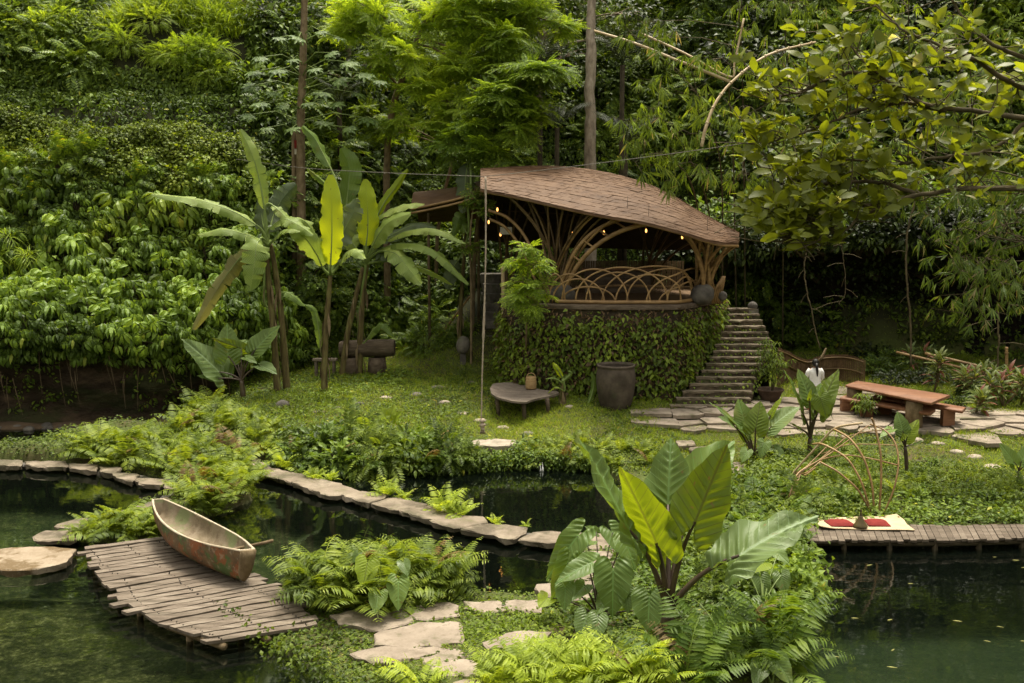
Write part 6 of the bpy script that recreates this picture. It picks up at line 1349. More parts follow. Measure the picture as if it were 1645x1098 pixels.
liana([(1603, 490, 31), (1605, 540, 31), (1606, 590, 31)], 'straight hanging liana beside the rail post', .03)
# ================================================================== BANANAS
kb = np.random.default_rng(31)
def to_cam(p): return unit(np.array([0, 0, CAM_Z]) - p)
def banana_leaf(parent, px, wpx, face, mat, fold=.35, tear=.3, stalk=True, rows=30, name='leaf', Yc=None):
    """px: (x,y,Y) along the midrib from stalk to tip; wpx: full width in photo pixels; face: normal hint"""
    q = spline([PY(*p) for p in px], np.linspace(0, 1, rows + 1)); T = unit(np.gradient(q, axis=0)); W = wpx * pix(px[0][2]) * .92; tear = tear * 1.7; s = np.linspace(0, 1, rows + 1)
    w = W / 2 * np.clip(np.sin(pi * np.clip(s, 0.0, 1) ** .82), .02, 1) ** .42
    N = np.array([(to_cam(p) if face == 'c' else np.array([0, -.12, 1.]) if face == 'u' else np.asarray(face, float)) for p in q]); R = unit(np.cross(T, N)); N = np.cross(R, T)
    mb = MB()
    for sg in (-1, 1):
        i = 0
        while i < rows:
            L = rows - i if kb.random() > tear * 2.2 else int(kb.integers(2, 6)); L = min(max(2, L), rows - i); L += (rows - i - L == 1); dz = (kb.random() - .35) * tear * .8; sw = (kb.random() - .5) * tear * W * .22
            idx = np.arange(i, i + L + 1); n = len(idx); V = np.zeros((n, 4, 3)); uv = np.zeros((n, 4, 2))
            for c, f in enumerate((0, .34, .7, 1.0)):
                fo = fold + dz * f + .12 * np.sin(s[idx] * 23 + sg) * f; ww = (w[idx] * f * (1 + .05 * np.sin(s[idx] * 31 + sg) + .035 * np.sin(s[idx] * 67 + sg * 2) + (tear > .1) * .05 * kb.normal(size=n)))
                V[:, c] = q[idx] + R[idx] * (sg * ww * np.cos(fo))[:, None] - N[idx] * (ww * np.sin(fo) * (.55 + .45 * f))[:, None] + T[idx] * (sw * f * f)
                uv[:, c, 0] = f * sg; uv[:, c, 1] = s[idx]
            if sg > 0: V, uv = V[:, ::-1], uv[:, ::-1]
            mb.grid(V, uv); i += L
    part(name, mb, M[mat], parent)
    m = MB(); e = int(rows * .8); m.tube(q[:e] - N[:e] * .012, np.linspace(.030, .008, e), 6, cap=False)
    if stalk is not None and stalk is not True:
        a = np.array(stalk); t0 = -T[0]; d = np.linalg.norm(a - q[0]); t = np.linspace(0, 1, 12)[:, None]; c = q[0] - T[0] * d * .45; m.tube((1 - t) ** 2 * a + 2 * t * (1 - t) * c + t * t * q[0], np.linspace(.055, .030, 12), 7, cap=False)
    part('leaf_stalk', m, M['petiole_green'], parent)
def banana_stem(parent, px, r):
    q = np.array([PY(*p) for p in px]); q[0][2] = g1(q[0][0], q[0][1]) - .1; Q = spline(q, np.linspace(0, 1, 26)); m = MB(); m.tube(Q, np.linspace(r, r * .55, 26) * (1 + .03 * np.sin(np.arange(26) * 1.7)), 12, jit=.1); part('stem', m, M['stem_banana'], parent)
    m = MB(); k = len(Q)
    for i in range(9):         # dry sheaths hanging on the stem
        a = kb.random() * 6.28; j = int(kb.integers(4, 20)); p = Q[j] + np.array([cos(a), sin(a), 0]) * r * .9; place(m, leaf_t(.7, .10, 3, .2, .3), p[None], np.array([[cos(a) * .25, sin(a) * .25, -1]]), np.array([[cos(a), sin(a), .2]]), .6 + .7 * kb.random())
    part('dry_sheath', m, M['bark_brown'], parent); return Q
def banana(name_label, base, stems, crown, leaves):
    b = PG(*base); th = thing('banana_plant', name_label, 'banana plant', tuple(b)); Y = b[1] + .25; tops = []
    for s, r in stems: tops.append(banana_stem(th, [(x, y, Y + d) for x, y, d in s], r)[-1])
    for L in leaves:
        pts, w, face, mat = L[:4]; kw = L[4] if len(L) > 4 else {}; st = PY(*(kw.pop('crown', crown)), Y); banana_leaf(th, [(x, y, Y + d) for x, y, d in pts], w, face, mat, stalk=None if kw.pop('nostalk', False) else st, **kw)
    return th
B, BB, BD, BY = 'leaf_banana', 'leaf_bananabright', 'leaf_bananadark', 'leaf_bananadry'
banana('leaning banana with torn pale leaves and one dry hanging leaf', (452, 632),
       [([(446, 634, 0), (440, 540, .1), (432, 460, .1), (428, 400, 0)], .125), ([(461, 625, .3), (453, 520, .3), (443, 440, .2), (434, 392, .1)], .13)], (430, 396),
       [([(425, 335, 0), (417, 290, 0), (404, 245, 0), (386, 208, .2)], 27, 'c', B, dict(fold=.25, tear=.35)),
        ([(412, 362, -.2), (375, 340, -.3), (320, 322, -.4), (244, 312, -.5)], 30, (.1, -.55, .8), B, dict(fold=.35, tear=.3)),
        ([(415, 384, -.4), (392, 376, -.6), (360, 369, -.9), (318, 377, -1.1)], 28, (.1, -.55, .8), B, dict(fold=.35, tear=.25)),
        ([(418, 384, -.6), (412, 395, -1.0), (408, 430, -1.2), (402, 468, -1.25)], 46, 'c', B, dict(fold=.2, tear=.45)),
        ([(408, 400, -.4), (388, 412, -.7), (352, 460, -.9), (311, 530, -1)], 34, (.3, -1, .3), BY, dict(fold=.5, tear=.5)),
        ([(433, 372, .5), (440, 345, .8), (455, 318, 1.0), (476, 296, 1.2)], 44, 'c', BD, dict(fold=.3)),
        ([(428, 376, .3), (422, 360, .4), (420, 340, .5), (418, 318, .6)], 30, 'c', BD, dict(fold=.5)),
        ([(434, 366, -.1), (455, 352, -.3), (480, 362, -.6), (503, 378, -.8)], 30, (-.1, -.5, .8), B, dict(fold=.4)),
        ([(440, 385, -.2), (452, 372, -.5), (465, 368, -.8), (482, 372, -1)], 22, (.1, -.5, .8), B, dict(fold=.4)),
        ([(438, 330, -.1), (448, 338, -.2), (462, 352, -.3), (478, 366, -.5)], 20, (.2, -.6, .8), B, dict(fold=.3)),
        ([(440, 488, .2), (455, 470, .2), (470, 475, .1), (490, 492, 0)], 22, (.1, -.5, .8), 'leaf_taro', dict(fold=.4))])
banana('slender banana with one upright lime-yellow leaf facing the pond, nearer the papaya trunk', (521, 632),
       [([(521, 632, 0), (522, 560, 0), (527, 490, 0), (531, 438, 0)], .12)], (531, 442),
       [([(531, 426, -.4), (533, 385, -.5), (533, 330, -.45), (531, 281, -.2)], 40, 'c', BB, dict(fold=.12, tear=.06)),
        ([(517, 428, -.2), (506, 405, -.5), (488, 380, -.8), (464, 362, -1)], 40, (-.3, -.8, .6), B, dict(fold=.3, tear=.12)),
        ([(505, 375, .3), (490, 356, .2), (470, 350, 0), (446, 357, -.2)], 28, (-.1, -.5, .8), B, dict(fold=.4)),
        ([(545, 425, -.1), (556, 406, -.4), (570, 402, -.6), (586, 416, -.8)], 32, (.1, -.5, .8), B, dict(fold=.35)),
        ([(527, 300, .5), (515, 288, .4), (505, 280, .3), (494, 271, .2)], 14, (.5, -1, .5), 'leaf_taro', dict(fold=.7, tear=.0)),
        ([(545, 398, .3), (552, 372, .5), (566, 345, .6), (572, 320, .7)], 44, 'c', BD, dict(fold=.35)),
        ([(530, 268, 1.2), (518, 245, 1.3), (505, 222, 1.3), (486, 203, 1.2)], 26, (.8, -1, .3), 'leaf_taro', dict(fold=.5, tear=.2)),
        ([(515, 560, 0), (512, 530, -.1), (505, 500, -.1), (490, 490, -.2)], 16, (.3, -.8, .4), 'leaf_taro', dict(fold=.4))])
banana('twin-stemmed banana with arching leaves reaching towards the pavilion', (562, 606),
       [([(549, 604, 0), (558, 540, 0), (571, 480, 0), (583, 430, 0)], .125), ([(577, 607, .2), (579, 540, .1), (583, 480, .1), (590, 420, .1)], .13)], (588, 424),
       [([(588, 395, -.4), (591, 365, -.45), (590, 325, -.4), (587, 288, -.2)], 37, 'c', BB, dict(fold=.12, tear=.1)),
        ([(604, 352, .1), (618, 325, .2), (638, 298, .3), (655, 272, .4)], 17, (.5, -.9, .1), 'leaf_earbright', dict(fold=.5, tear=.05)),
        ([(606, 350, -.3), (630, 336, -.5), (655, 329, -.7), (682, 328, -.9)], 24, (-.1, -.5, .8), B, dict(fold=.35, tear=.1)),
        ([(598, 397, -.4), (610, 374, -.6), (628, 355, -.8), (660, 343, -1)], 36, (-.4, -.9, .5), B, dict(fold=.25, tear=.15)),
        ([(622, 386, -.3), (655, 371, -.5), (700, 369, -.8), (748, 391, -1.1)], 25, (0, -.45, .85), B, dict(fold=.4, tear=.3)),
        ([(606, 402, -.2), (645, 391, -.5), (695, 402, -.9), (753, 457, -1.3)], 27, (.1, -.5, .8), B, dict(fold=.4, tear=.35)),
        ([(618, 404, -.5), (636, 408, -.8), (655, 430, -1.1), (677, 457, -1.3)], 40, (.3, -.8, .6), B, dict(fold=.3, tear=.3)),
        ([(655, 424, -.2), (675, 430, -.3), (700, 441, -.5), (727, 458, -.7)], 15, (.3, -.7, .7), 'leaf_earbright', dict(fold=.5, tear=.1)),
        ([(612, 388, .5), (640, 372, .6), (670, 360, .6), (700, 366, .5)], 32, (0, -.6, .8), BD, dict(fold=.35)),
        ([(556, 330, .9), (560, 295, .9), (560, 265, .9), (548, 238, .9)], 44, (-.4, -1, .1), 'leaf_taro', dict(fold=.3, tear=.15)),
        ([(572, 400, .1), (560, 378, .2), (556, 355, .3), (560, 330, .4)], 42, 'c', B, dict(fold=.4)),
        ([(598, 410, 0), (612, 405, -.2), (640, 412, -.4), (662, 425, -.6)], 34, (.1, -.6, .8), BD, dict(fold=.35)),
        ([(590, 545, 0), (602, 528, -.1), (615, 522, -.2), (632, 540, -.3)], 20, (.1, -.6, .8), 'leaf_taro', dict(fold=.4))])
banana('thin shaded banana with a grey-green leaf hanging beside the swing rope', (735, 590), [([(738, 590, 1.2), (741, 480, 1.2), (748, 380, 1.2), (752, 330, 1.2)], .09)], (752, 335),
       [([(752, 262, .3), (748, 285, .2), (746, 315, .1), (743, 343, 0)], 32, 'c', BD, dict(fold=.2, tear=.1, crown=(757, 320))), ([(748, 372, .4), (742, 360, .4), (738, 350, .3), (728, 380, .3)], 24, 'c', 'leaf_taro', dict(fold=.3)),
        ([(735, 420, .6), (728, 430, .5), (724, 445, .5), (718, 465, .4)], 28, 'c', BD, dict(fold=.2, tear=0))])
banana('young banana shoot with narrow upright leaves between table and clay jar', (903, 657), [([(903, 657, 0), (903, 635, 0), (904, 612, 0)], .05)], (904, 612),
       [([(904, 608, 0), (898, 598, -.1), (893, 590, -.1), (888, 583, 0)], 11, 'c', 'leaf_bananabright', dict(fold=.4, tear=0)), ([(905, 612, 0), (912, 606, 0), (917, 600, 0), (912, 596, 0)], 7, 'c', 'leaf_taro', dict(fold=.4, tear=0)),
        ([(903, 615, 0), (893, 608, -.1), (884, 607, -.1), (876, 609, -.2)], 7, 'u', 'leaf_taro', dict(fold=.4, tear=0)), ([(945, 650, 0), (952, 630, 0), (954, 612, 0), (950, 598, 0)], 11, 'c', 'leaf_taro', dict(fold=.4, tear=0, crown=(940, 655))), ([(905, 628, 0), (895, 622, -.2), (888, 624, -.2), (880, 632, -.2)], 9, 'u', 'leaf_earbright', dict(fold=.3, tear=0))])

# ================================================================== ELEPHANT EARS
_half = np.array([(0, 1.0), (.035, .95), (.11, .84), (.20, .66), (.275, .45), (.325, .24), (.34, .04), (.315, -.13), (.25, -.25), (.17, -.30), (.10, -.27), (.05, -.16), (.0, -.02)])
_t = np.linspace(0, 1, 46); _hx = spline(np.c_[_half, _half[:, 0] * 0], _t)[:, :2]; _hx[:, 0] = np.maximum(_hx[:, 0], 0)
EAR = np.r_[_hx, (_hx * [-1, 1])[::-1][1:]]
_heart = np.array([(0, 1.0), (.05, .93), (.17, .78), (.31, .56), (.42, .3), (.455, .05), (.42, -.17), (.32, -.30), (.20, -.33), (.10, -.27), (.04, -.14), (0, -.02)])
_hh = spline(np.c_[_heart, _heart[:, 0] * 0], _t)[:, :2]; _hh[:, 0] = np.maximum(_hh[:, 0], 0); HEART = np.r_[_hh, (_hh * [-1, 1])[::-1][1:]]
def ear_mesh(out=EAR, wr=.34, w0=.34, corr=.012, wave=.018, fold=.22, bend=.3, nv=8, seed=0, rad=26):
    """blade in its own frame: stalk joint at the origin, tip at +Y, face +Z"""
    k = np.random.default_rng(seed); O = out * [wr / w0, 1]; n = len(O); rr = np.linspace(0, 1, rad) ** .85; V = np.zeros((n, rad, 3)); uv = np.zeros((n, rad, 2)); th = np.arange(n); ph = k.random() * 6
    for j, r in enumerate(rr):
        x, y = O[:, 0] * r, O[:, 1] * r; ed = 1 + wave * 1.6 * r * r * np.sin(th * .95 + ph)
        x = x * ed; cv = np.cos(2 * pi * nv * (y - .75 * np.abs(x)) + .9 * np.sin(6 * x + ph) + .7 * np.sin(5 * y + ph * 2)) * (.65 + .35 * np.sin(9 * y + 4 * x + ph))
        z = fold * np.abs(x) - bend * np.clip(y, 0, 2) ** 2 * .5 - bend * .6 * np.clip(-y, 0, 1) + corr * cv * np.clip(np.abs(x) / .06, 0, 1) * np.clip((1 - r) * 5 + .5, 0, 1) + wave * r ** 3 * np.sin(th * .62 + ph) * (np.abs(x) > .02)
        V[:, j] = np.stack([x, y, z], 1); uv[:, j] = np.stack([x, y], 1)
    return V, uv
def ear_leaf(parent, a, tip, base, face, mat, wr=.34, out=EAR, w0=.34, pr=.03, pmat='petiole', seed=0, bend=.25, fold=.22, corr=.012, wave=.02, sag=.12, label=None):
    a, tip, base = map(np.asarray, (a, tip, base)); d = tip - a; L = np.linalg.norm(d); n = to_cam(a) * face[3] + np.array(face[:3]) if len(face) == 4 else np.array(face); R = frames(d[None], n[None])[0]
    V, uv = ear_mesh(out, wr, w0, corr, wave, fold, bend, seed=seed); s = L / (1 - bend * .05); W = V @ R.T * s + a; mb = MB(); mb.grid(W, uv); part('leaf', mb, M[mat], parent)
    t = np.linspace(0, 1, 14)[:, None]; h = a - base; c = base + h * .55 + np.array([0, 0, np.linalg.norm(h) * sag]) - h * np.array([.18, .18, 0]); m = MB(); m.tube((1 - t) ** 2 * base + 2 * t * (1 - t) * c + t * t * a, np.linspace(pr, pr * .42, 14), 8, cap=False); part('leaf_stalk', m, M[pmat], parent)
def ear_plant(label, base, leaves, trunk=None, name='elephant_ear', pr=.03, pmat='petiole', out=EAR, w0=.34, seed=0, Z=None):
    b = PG(*base) if Z is None else P(base[0], base[1], Z); Y = b[1]; th = thing(name, label, 'elephant ear plant', tuple(b)); top = b + np.array([0, 0, .05])
    if trunk:
        top = PY(trunk[0], trunk[1], Y); q = np.linspace(0, 1, 10)[:, None]; m = MB(); m.tube(b - [0, 0, .1] + (top - b + [0, 0, .1]) * q, np.linspace(trunk[2], trunk[2] * .75, 10) * (1 + .06 * np.sin(np.arange(10) * 2.)), 10, jit=.15); part('trunk', m, M['petiole'], th)
    for i, L in enumerate(leaves):
        (ax, ay, ad), (tx, ty, td), wr, face, mat = L[:5]; kw = L[5] if len(L) > 5 else {}
        ear_leaf(th, PY(ax, ay, Y + ad), PY(tx, ty, Y + td), top, face, mat, wr=wr, pr=pr, pmat=pmat, out=out, w0=w0, seed=seed * 20 + i, **kw)
    return th
E0, EB, EL, EP, TA = 'leaf_ear', 'leaf_earback', 'leaf_earbright', 'leaf_earpale', 'leaf_taro'
ear_plant('giant elephant ear plant with tall ribbed leaves rising in front of the pond', (1072, 1042), [
    ((1011, 852, -.1), (931, 693, .35), .20, (.85, -.1, .35, .45), E0, dict(corr=.022, bend=.1, wave=.045)),
    ((1054, 872, -.25), (997, 746, -.1), .30, (-.75, -.3, -.1, .8), EL, dict(corr=.014, bend=-.1, fold=-.3)),
    ((1073, 812, .9), (1078, 702, 1.3), .37, (0, -.1, .55, .8), E0, dict(corr=.021, bend=.25, wave=.04)),
    ((1117, 838, -.3), (1168, 713, -.1), .35, (.2, -.1, -.15, .9), EB, dict(corr=.014, bend=-.05, fold=-.12, wave=.03)),
    ((1188, 893, -.4), (1308, 812, -.1), .33, (-.25, .1, .75, .6), EP, dict(corr=.024, bend=.35, wave=.05)),
    ((1118, 770, 1.2), (1183, 704, 1.7), .34, (.3, -.1, .5, .6), 'leaf_taro', dict(corr=.014, wave=.03)),
    ((1060, 905, .2), (1062, 850, .2), .2, (.2, -.1, -.1, .9), EB, dict(fold=-.3))], trunk=(1073, 985, .13), pr=.055, seed=1)
ear_plant('elephant ear growing under the torn banana leaves, dark stalks', (392, 642), [
    ((352, 598, 0), (297, 542, -.4), .36, (.3, -.1, .7, .6), EP, dict(corr=.014, wave=.03)), ((366, 572, .1), (365, 520, .3), .42, (0, 0, .4, .8), E0, dict(corr=.019)), ((388, 560, .2), (340, 545, -.1), .2, (0, -.1, -.2, .8), EB, dict(fold=-.3)),
    ((412, 560, .2), (447, 521, .5), .36, (-.2, 0, .5, .7), E0, dict(corr=.019)), ((418, 588, 0), (444, 597, -.5), .34, (.1, -.1, .8, .4), EP), ((395, 575, -.1), (412, 582, -.4), .30, (.1, -.1, .7, .5), E0), ((372, 560, .6), (400, 545, .8), .34, (0, 0, .6, .6), TA), ((340, 610, -.2), (318, 602, -.5), .4, (0, 0, .7, .4), TA)], trunk=(388, 612, .10), pr=.035, seed=2)
ear_plant('round-leaved taro behind the banana stems with pale light leaves', (420, 590), [((425, 512, 0), (432, 548, -.5), .46, (0, -.3, .6, .6), TA), ((384, 520, 0), (404, 548, -.3), .4, (.1, -.2, .6, .6), TA), ((352, 520, 0), (338, 533, -.3), .5, (0, -.2, .7, .5), TA), ((438, 520, .2), (446, 505, .3), .46, (0, -.2, .6, .6), TA)], pr=.025, pmat='petiole_green', out=HEART, w0=.455, seed=3)
ear_plant('tall elephant ear on the bank directly in front of the woman in white', (1300, 735), [
    ((1300, 640, .1), (1284, 592, .3), .32, (.3, 0, .3, .7), E0, dict(corr=.019)), ((1318, 655, -.2), (1344, 590, .1), .26, (-.5, -.1, .2, .7), EB, dict(fold=-.2)), ((1318, 640, -.3), (1328, 671, -.5), .5, (0, -.1, .1, .9), EB, dict(fold=-.1, sag=.3)), ((1288, 662, 0), (1268, 592, .3), .14, (.8, 0, .2, .4), E0), ((1312, 650, .2), (1318, 615, .4), .4, (0, 0, .4, .7), TA), ((1286, 690, -.2), (1270, 678, -.4), .10, (.6, 0, .2, .4), E0), ((1300, 640, -.3), (1303, 625, -.3), .2, (0, -.2, .2, .9), EL)], trunk=(1302, 705, .09), pr=.04, seed=4)
ear_plant('broad elephant ear with a ribbed backlit leaf beside the patio edge', (1212, 745), [
    ((1214, 688, -.1), (1222, 644, .1), .44, (.0, -.1, -.1, .9), EB, dict(fold=-.1, corr=.016)), ((1196, 678, .1), (1186, 641, .3), .42, (0, 0, .3, .8), TA), ((1192, 690, 0), (1144, 641, .3), .13, (.8, 0, .3, .5), E0), ((1240, 685, 0), (1282, 650, .1), .42, (-.2, .1, .7, .6), EP, dict(corr=.014)), ((1176, 682, 0), (1156, 668, -.2), .34, (.2, 0, .7, .5), EP), ((1238, 668, .2), (1256, 634, .3), .16, (-.6, 0, .3, .6), EL), ((1228, 712, -.4), (1222, 735, -.6), .44, (.1, -.1, .5, .7), TA), ((1200, 725, -.4), (1192, 742, -.6), .46, (0, -.1, .5, .7), TA), ((1245, 722, -.4), (1262, 738, -.7), .36, (-.1, -.1, .6, .6), E0), ((1196, 705, .0), (1185, 690, 0), .3, (0, 0, .5, .7), EL)], pr=.035, seed=5)
ear_plant('small elephant ear on the grass below the long picnic table', (1458, 760), [((1450, 692, 0), (1442, 661, .2), .40, (0, 0, .5, .7), E0, dict(corr=.019)), ((1458, 702, -.1), (1476, 673, 0), .34, (-.2, -.1, 0, .9), EL, dict(fold=-.2)), ((1432, 690, 0), (1414, 700, -.3), .26, (.1, 0, .8, .3), TA), ((1468, 715, 0), (1482, 708, -.1), .14, (0, 0, .6, .5), E0)], trunk=(1454, 718, .055), pr=.025, seed=6)
ear_plant('elephant ear at the picture edge above the far plank walkway', (1637, 778), [((1628, 742, 0), (1608, 712, .1), .36, (.2, 0, .5, .7), TA), ((1642, 740, 0), (1660, 712, .1), .36, (-.2, 0, .5, .7), TA), ((1632, 748, -.1), (1622, 742, -.2), .3, (0, 0, .7, .4), E0), ((1650, 748, -.1), (1672, 735, -.2), .3, (0, 0, .7, .4), E0)], trunk=(1637, 757, .05), pr=.02, seed=7)
# heart-leaved taro at the water's edge
ear_plant('cluster of heart-leaved taro beside the giant elephant ear, leaves hanging over the path slab', (962, 1000), [
    ((928, 862, .5), (874, 930, .3), .27, (-.3, -.1, .1, .8), TA, dict(bend=.4)), ((912, 905, .2), (888, 975, 0), .30, (.4, -.1, .5, .6), TA), ((950, 905, 0), (892, 932, -.3), .30, (.1, -.1, .8, .5), TA, dict(bend=.3)), ((985, 918, -.2), (984, 992, -.5), .44, (0, -.15, .4, .8), TA), ((1043, 960, -.5), (1041, 1016, -.8), .52, (0, -.1, .3, .9), TA), ((1004, 868, .2), (1022, 916, -.1), .40, (.1, -.1, .6, .7), TA), ((984, 856, .6), (1020, 905, .3), .3, (-.2, 0, .7, .6), TA),
    ((908, 945, -.2), (907, 980, -.4), .48, (0, -.15, .3, .9), TA), ((938, 942, -.1), (920, 962, -.4), .4, (0, -.1, .5, .7), E0), ((942, 870, .6), (900, 886, .4), .30, (0, 0, .7, .5), TA), ((958, 855, .8), (940, 845, .8), .4, (0, 0, .5, .7), TA), ((1005, 950, -.3), (1010, 985, -.5), .42, (0, -.1, .4, .8), E0), ((942, 990, -.5), (930, 1030, -.8), .42, (0, -.1, .5, .7), E0), ((960, 995, -.6), (955, 1035, -.9), .4, (0, -.1, .4, .8), E0), ((880, 960, .1), (866, 975, -.2), .46, (0, -.1, .5, .7), EL), ((975, 960, -.2), (960, 985, -.5), .4, (0, -.1, .5, .7), TA), ((1060, 985, -.3), (1068, 1010, -.5), .45, (0, -.1, .3, .8), TA)], out=HEART, w0=.455, pr=.018, pmat='petiole', seed=8)
ear_plant('low taro with glossy heart leaves under the pale ribbed elephant ear leaf', (1225, 985), [
    ((1190, 905, .5), (1172, 940, .3), .44, (0, -.1, .5, .7), TA), ((1222, 930, .3), (1232, 962, .1), .46, (0, -.1, .4, .8), E0), ((1255, 925, .4), (1262, 955, .2), .46, (0, -.1, .4, .8), E0), ((1250, 890, .8), (1268, 905, .6), .44, (0, 0, .6, .6), TA), ((1205, 965, 0), (1195, 1000, -.3), .42, (0, -.1, .5, .7), E0), ((1240, 975, 0), (1260, 1005, -.3), .4, (0, -.1, .5, .7), E0), ((1270, 960, .2), (1284, 985, 0), .42, (0, -.1, .5, .7), TA), ((1165, 985, -.3), (1150, 1020, -.6), .46, (0, -.1, .5, .7), E0), ((1185, 1010, -.4), (1190, 1055, -.7), .42, (0, -.1, .4, .8), E0), ((1225, 905, .6), (1205, 918, .3), .44, (0, -.1, .6, .6), EL)], out=HEART, w0=.455, pr=.014, pmat='petiole_green', seed=9)
ear_plant('single taro leaf pair poking from the ferns at the bottom edge', (1240, 1110), [((1248, 1062, 0), (1272, 1100, -.3), .4, (-.2, -.1, .5, .7), E0), ((1222, 1070, 0), (1212, 1100, -.3), .4, (.2, -.1, .4, .7), E0)], out=HEART, w0=.455, pr=.015, pmat='petiole_green', seed=10)
ear_plant('three bright taro leaves among the ferns of the big clump by the deck', (620, 985), [((590, 905, 0), (583, 945, -.3), .46, (.1, -.1, .3, .8), EL), ((640, 935, -.2), (639, 980, -.5), .40, (-.1, -.1, .4, .8), TA), ((608, 955, -.4), (602, 985, -.7), .44, (0, -.1, .5, .7), TA), ((575, 890, .2), (566, 905, .1), .4, (0, 0, .5, .7), E0), ((648, 905, 0), (655, 925, -.2), .42, (0, 0, .5, .7), E0)], out=HEART, w0=.455, pr=.014, pmat='petiole_green', seed=11)
ear_plant('small bright taro on the lawn edge below the stepping stones', (624, 690), [((618, 668, 0), (607, 652, .1), .46, (0, 0, .4, .8), EL), ((628, 666, 0), (634, 650, .1), .46, (0, 0, .4, .8), EL), ((633, 674, 0), (645, 660, 0), .4, (0, 0, .6, .6), EL), ((622, 676, -.1), (612, 672, -.3), .4, (0, 0, .6, .6), EL)], out=HEART, w0=.455, pr=.012, pmat='petiole_green', seed=12)

# ================================================================== FERNS
FR = []
for i, (pairs, arch, elev, curl) in enumerate([(17, 1.45, 1.25, .3), (15, 1.9, 1.35, .45), (18, 1.1, 1.0, .25), (16, 1.6, .75, .35)]):
    pair = []
    for mt in ('leaf_fern', 'leaf_fernlight', 'leaf_fernmid'):
        v, f = frond_t(pairs, 1.0, arch, elev, .27, .062, curl, .38); m = MB(); m.add(v, f); me = m.mesh('frond', False); me.materials.append(M[mt]); pair.append(me)
    FR.append(pair)
DRY = FR[0][0].copy(); DRY.materials.clear(); DRY.materials.append(M['fern_dry'])
FG = 'ferns around the ponds'
def fern(p, L, n, label, light=0, spread=1.0, group=FG, seed=None, az=None):
    k = np.random.default_rng(seed if seed is not None else int(abs(p[0] * 977 + p[1] * 131))); th = thing('fern', label, 'fern', tuple(p), group)
    for i in range(n):
        a = (i * 2.4 + k.random() * .5) if az is None else az[0] + (az[1] - az[0]) * k.random(); o = bpy.data.objects.new('frond', DRY if k.random() < .025 else FR[int(k.integers(0, 4))][light]); COL.objects.link(o); o.parent = th
        o.location = (cos(a) * .06 * L, sin(a) * .06 * L, 0); s = L * (.65 + .55 * k.random()); o.scale = (s, s, s * (.8 + .45 * k.random())); o.rotation_euler = ((k.random() - .35) * .55 * spread, (k.random() - .5) * .5, a - pi / 2)
    return th
def place_ferns(lst, label, L, n, light=0, z=None, group=FG, spread=1.0):
    for i, t in enumerate(lst):
        x, y = t[:2]; f = t[2] if len(t) > 2 else 1.; p = PG(x, y) if z is None else P(x, y, z); fern(p + [0, 0, -.02], L * f, n, label, light, spread, group)
place_ferns([(515, 968), (545, 972), (585, 978), (545, 950), (570, 955), (610, 958), (650, 962), (680, 958), (705, 952), (570, 935), (600, 935), (640, 938), (675, 938), (620, 972), (715, 945, .8), (525, 955), (655, 950), (495, 972, .7)], 'lush arching fern in the big clump between plank deck and pond', 1.30, 16, group='ferns of the big clump')
place_ferns([(150, 738), (185, 748), (215, 742), (250, 752), (285, 758), (205, 722), (165, 722), (245, 725), (130, 728, .8), (275, 730)], 'pale fern massed on the island along the curved path', 1.15, 13, group='ferns on the island')
place_ferns([(310, 770), (340, 782), (375, 790), (400, 780), (345, 755), (380, 760), (305, 745), (335, 730), (375, 735), (330, 812), (360, 808), (300, 795, .8), (410, 760, .8), (345, 830, .8)], 'bright fern at the island tip where both walkways meet', 1.1, 13, group='ferns at the island tip')
place_ferns([(160, 862), (190, 855), (220, 862), (205, 842), (240, 858, .8), (175, 846), (140, 862, .7), (250, 866, .7)], 'bushy fern filling the corner between path and canoe deck', .85, 14, group='ferns beside the canoe')
place_ferns([(285, 655), (300, 675), (325, 668), (350, 678), (320, 690), (355, 695), (290, 690), (380, 690), (410, 705), (395, 672, .7), (430, 690, .7), (340, 650, .8), (420, 730, .8)], 'feathery fern on the dim bank under the elephant ear', 1.05, 15, group='ferns on the dim bank')
place_ferns([(500, 755), (535, 758), (570, 758), (610, 760), (650, 758), (690, 752), (520, 730), (560, 728), (600, 728), (645, 730), (690, 725), (480, 735), (725, 745, .8), (545, 705, .8), (610, 705, .7), (665, 705, .7), (750, 752, .6), (720, 715, .7)], 'dark fern on the lawn bank overhanging the inner pond', .95, 14, 2, group='ferns on the lawn bank')
place_ferns([(880, 748, .7), (905, 745), (930, 748), (955, 742), (895, 722), (930, 718), (965, 722), (1000, 725), (1030, 728), (850, 748, .7), (820, 752, .6), (1045, 745), (985, 748), (790, 750, .6)], 'low fern on the mossy bank opposite the walkway', .62, 13, group='ferns on the mossy bank')
for x, y, L, lab in [(458, 752, .75, 'tufted pale fern where the long walkway leaves the bank'), (505, 770, .5, 'small fern sprouting beside the third walkway slab'), (532, 772, .4, 'tiny fern sprouting between walkway and dark water'), (622, 797, .62, 'fern with drooping fronds rooted on the walkway edge, facing the inner pond'), (650, 802, .4, 'small fern tucked against the middle of the walkway'), (712, 824, .85, 'tall bright fern growing out of the long walkway'), (740, 830, .6, 'shorter bright fern leaning on the tall one by the walkway'), (795, 842, .3, 'little lime tuft on the walkway edge near its end'), (845, 846, .22, 'smallest lime tuft at the walkway end slab')]: fern(P(x, y, .12), L, 15 if L > .35 else 9, lab, 1 if L < .9 else 0, group=None)
place_ferns([(905, 1105), (955, 1112), (1005, 1100), (870, 1112), (935, 1128), (985, 1130), (1040, 1118, .8)], 'large yellow-green fern along the bottom edge under the taro', 1.1, 11, 1, group='large ferns at the bottom edge')
place_ferns([(790, 1092, .8), (835, 1075, .9), (825, 1095), (865, 1090), (800, 1110), (870, 1068, .8)], 'pale green fern spilling over the path slabs', .7, 13, 1, group='pale ferns by the slabs')
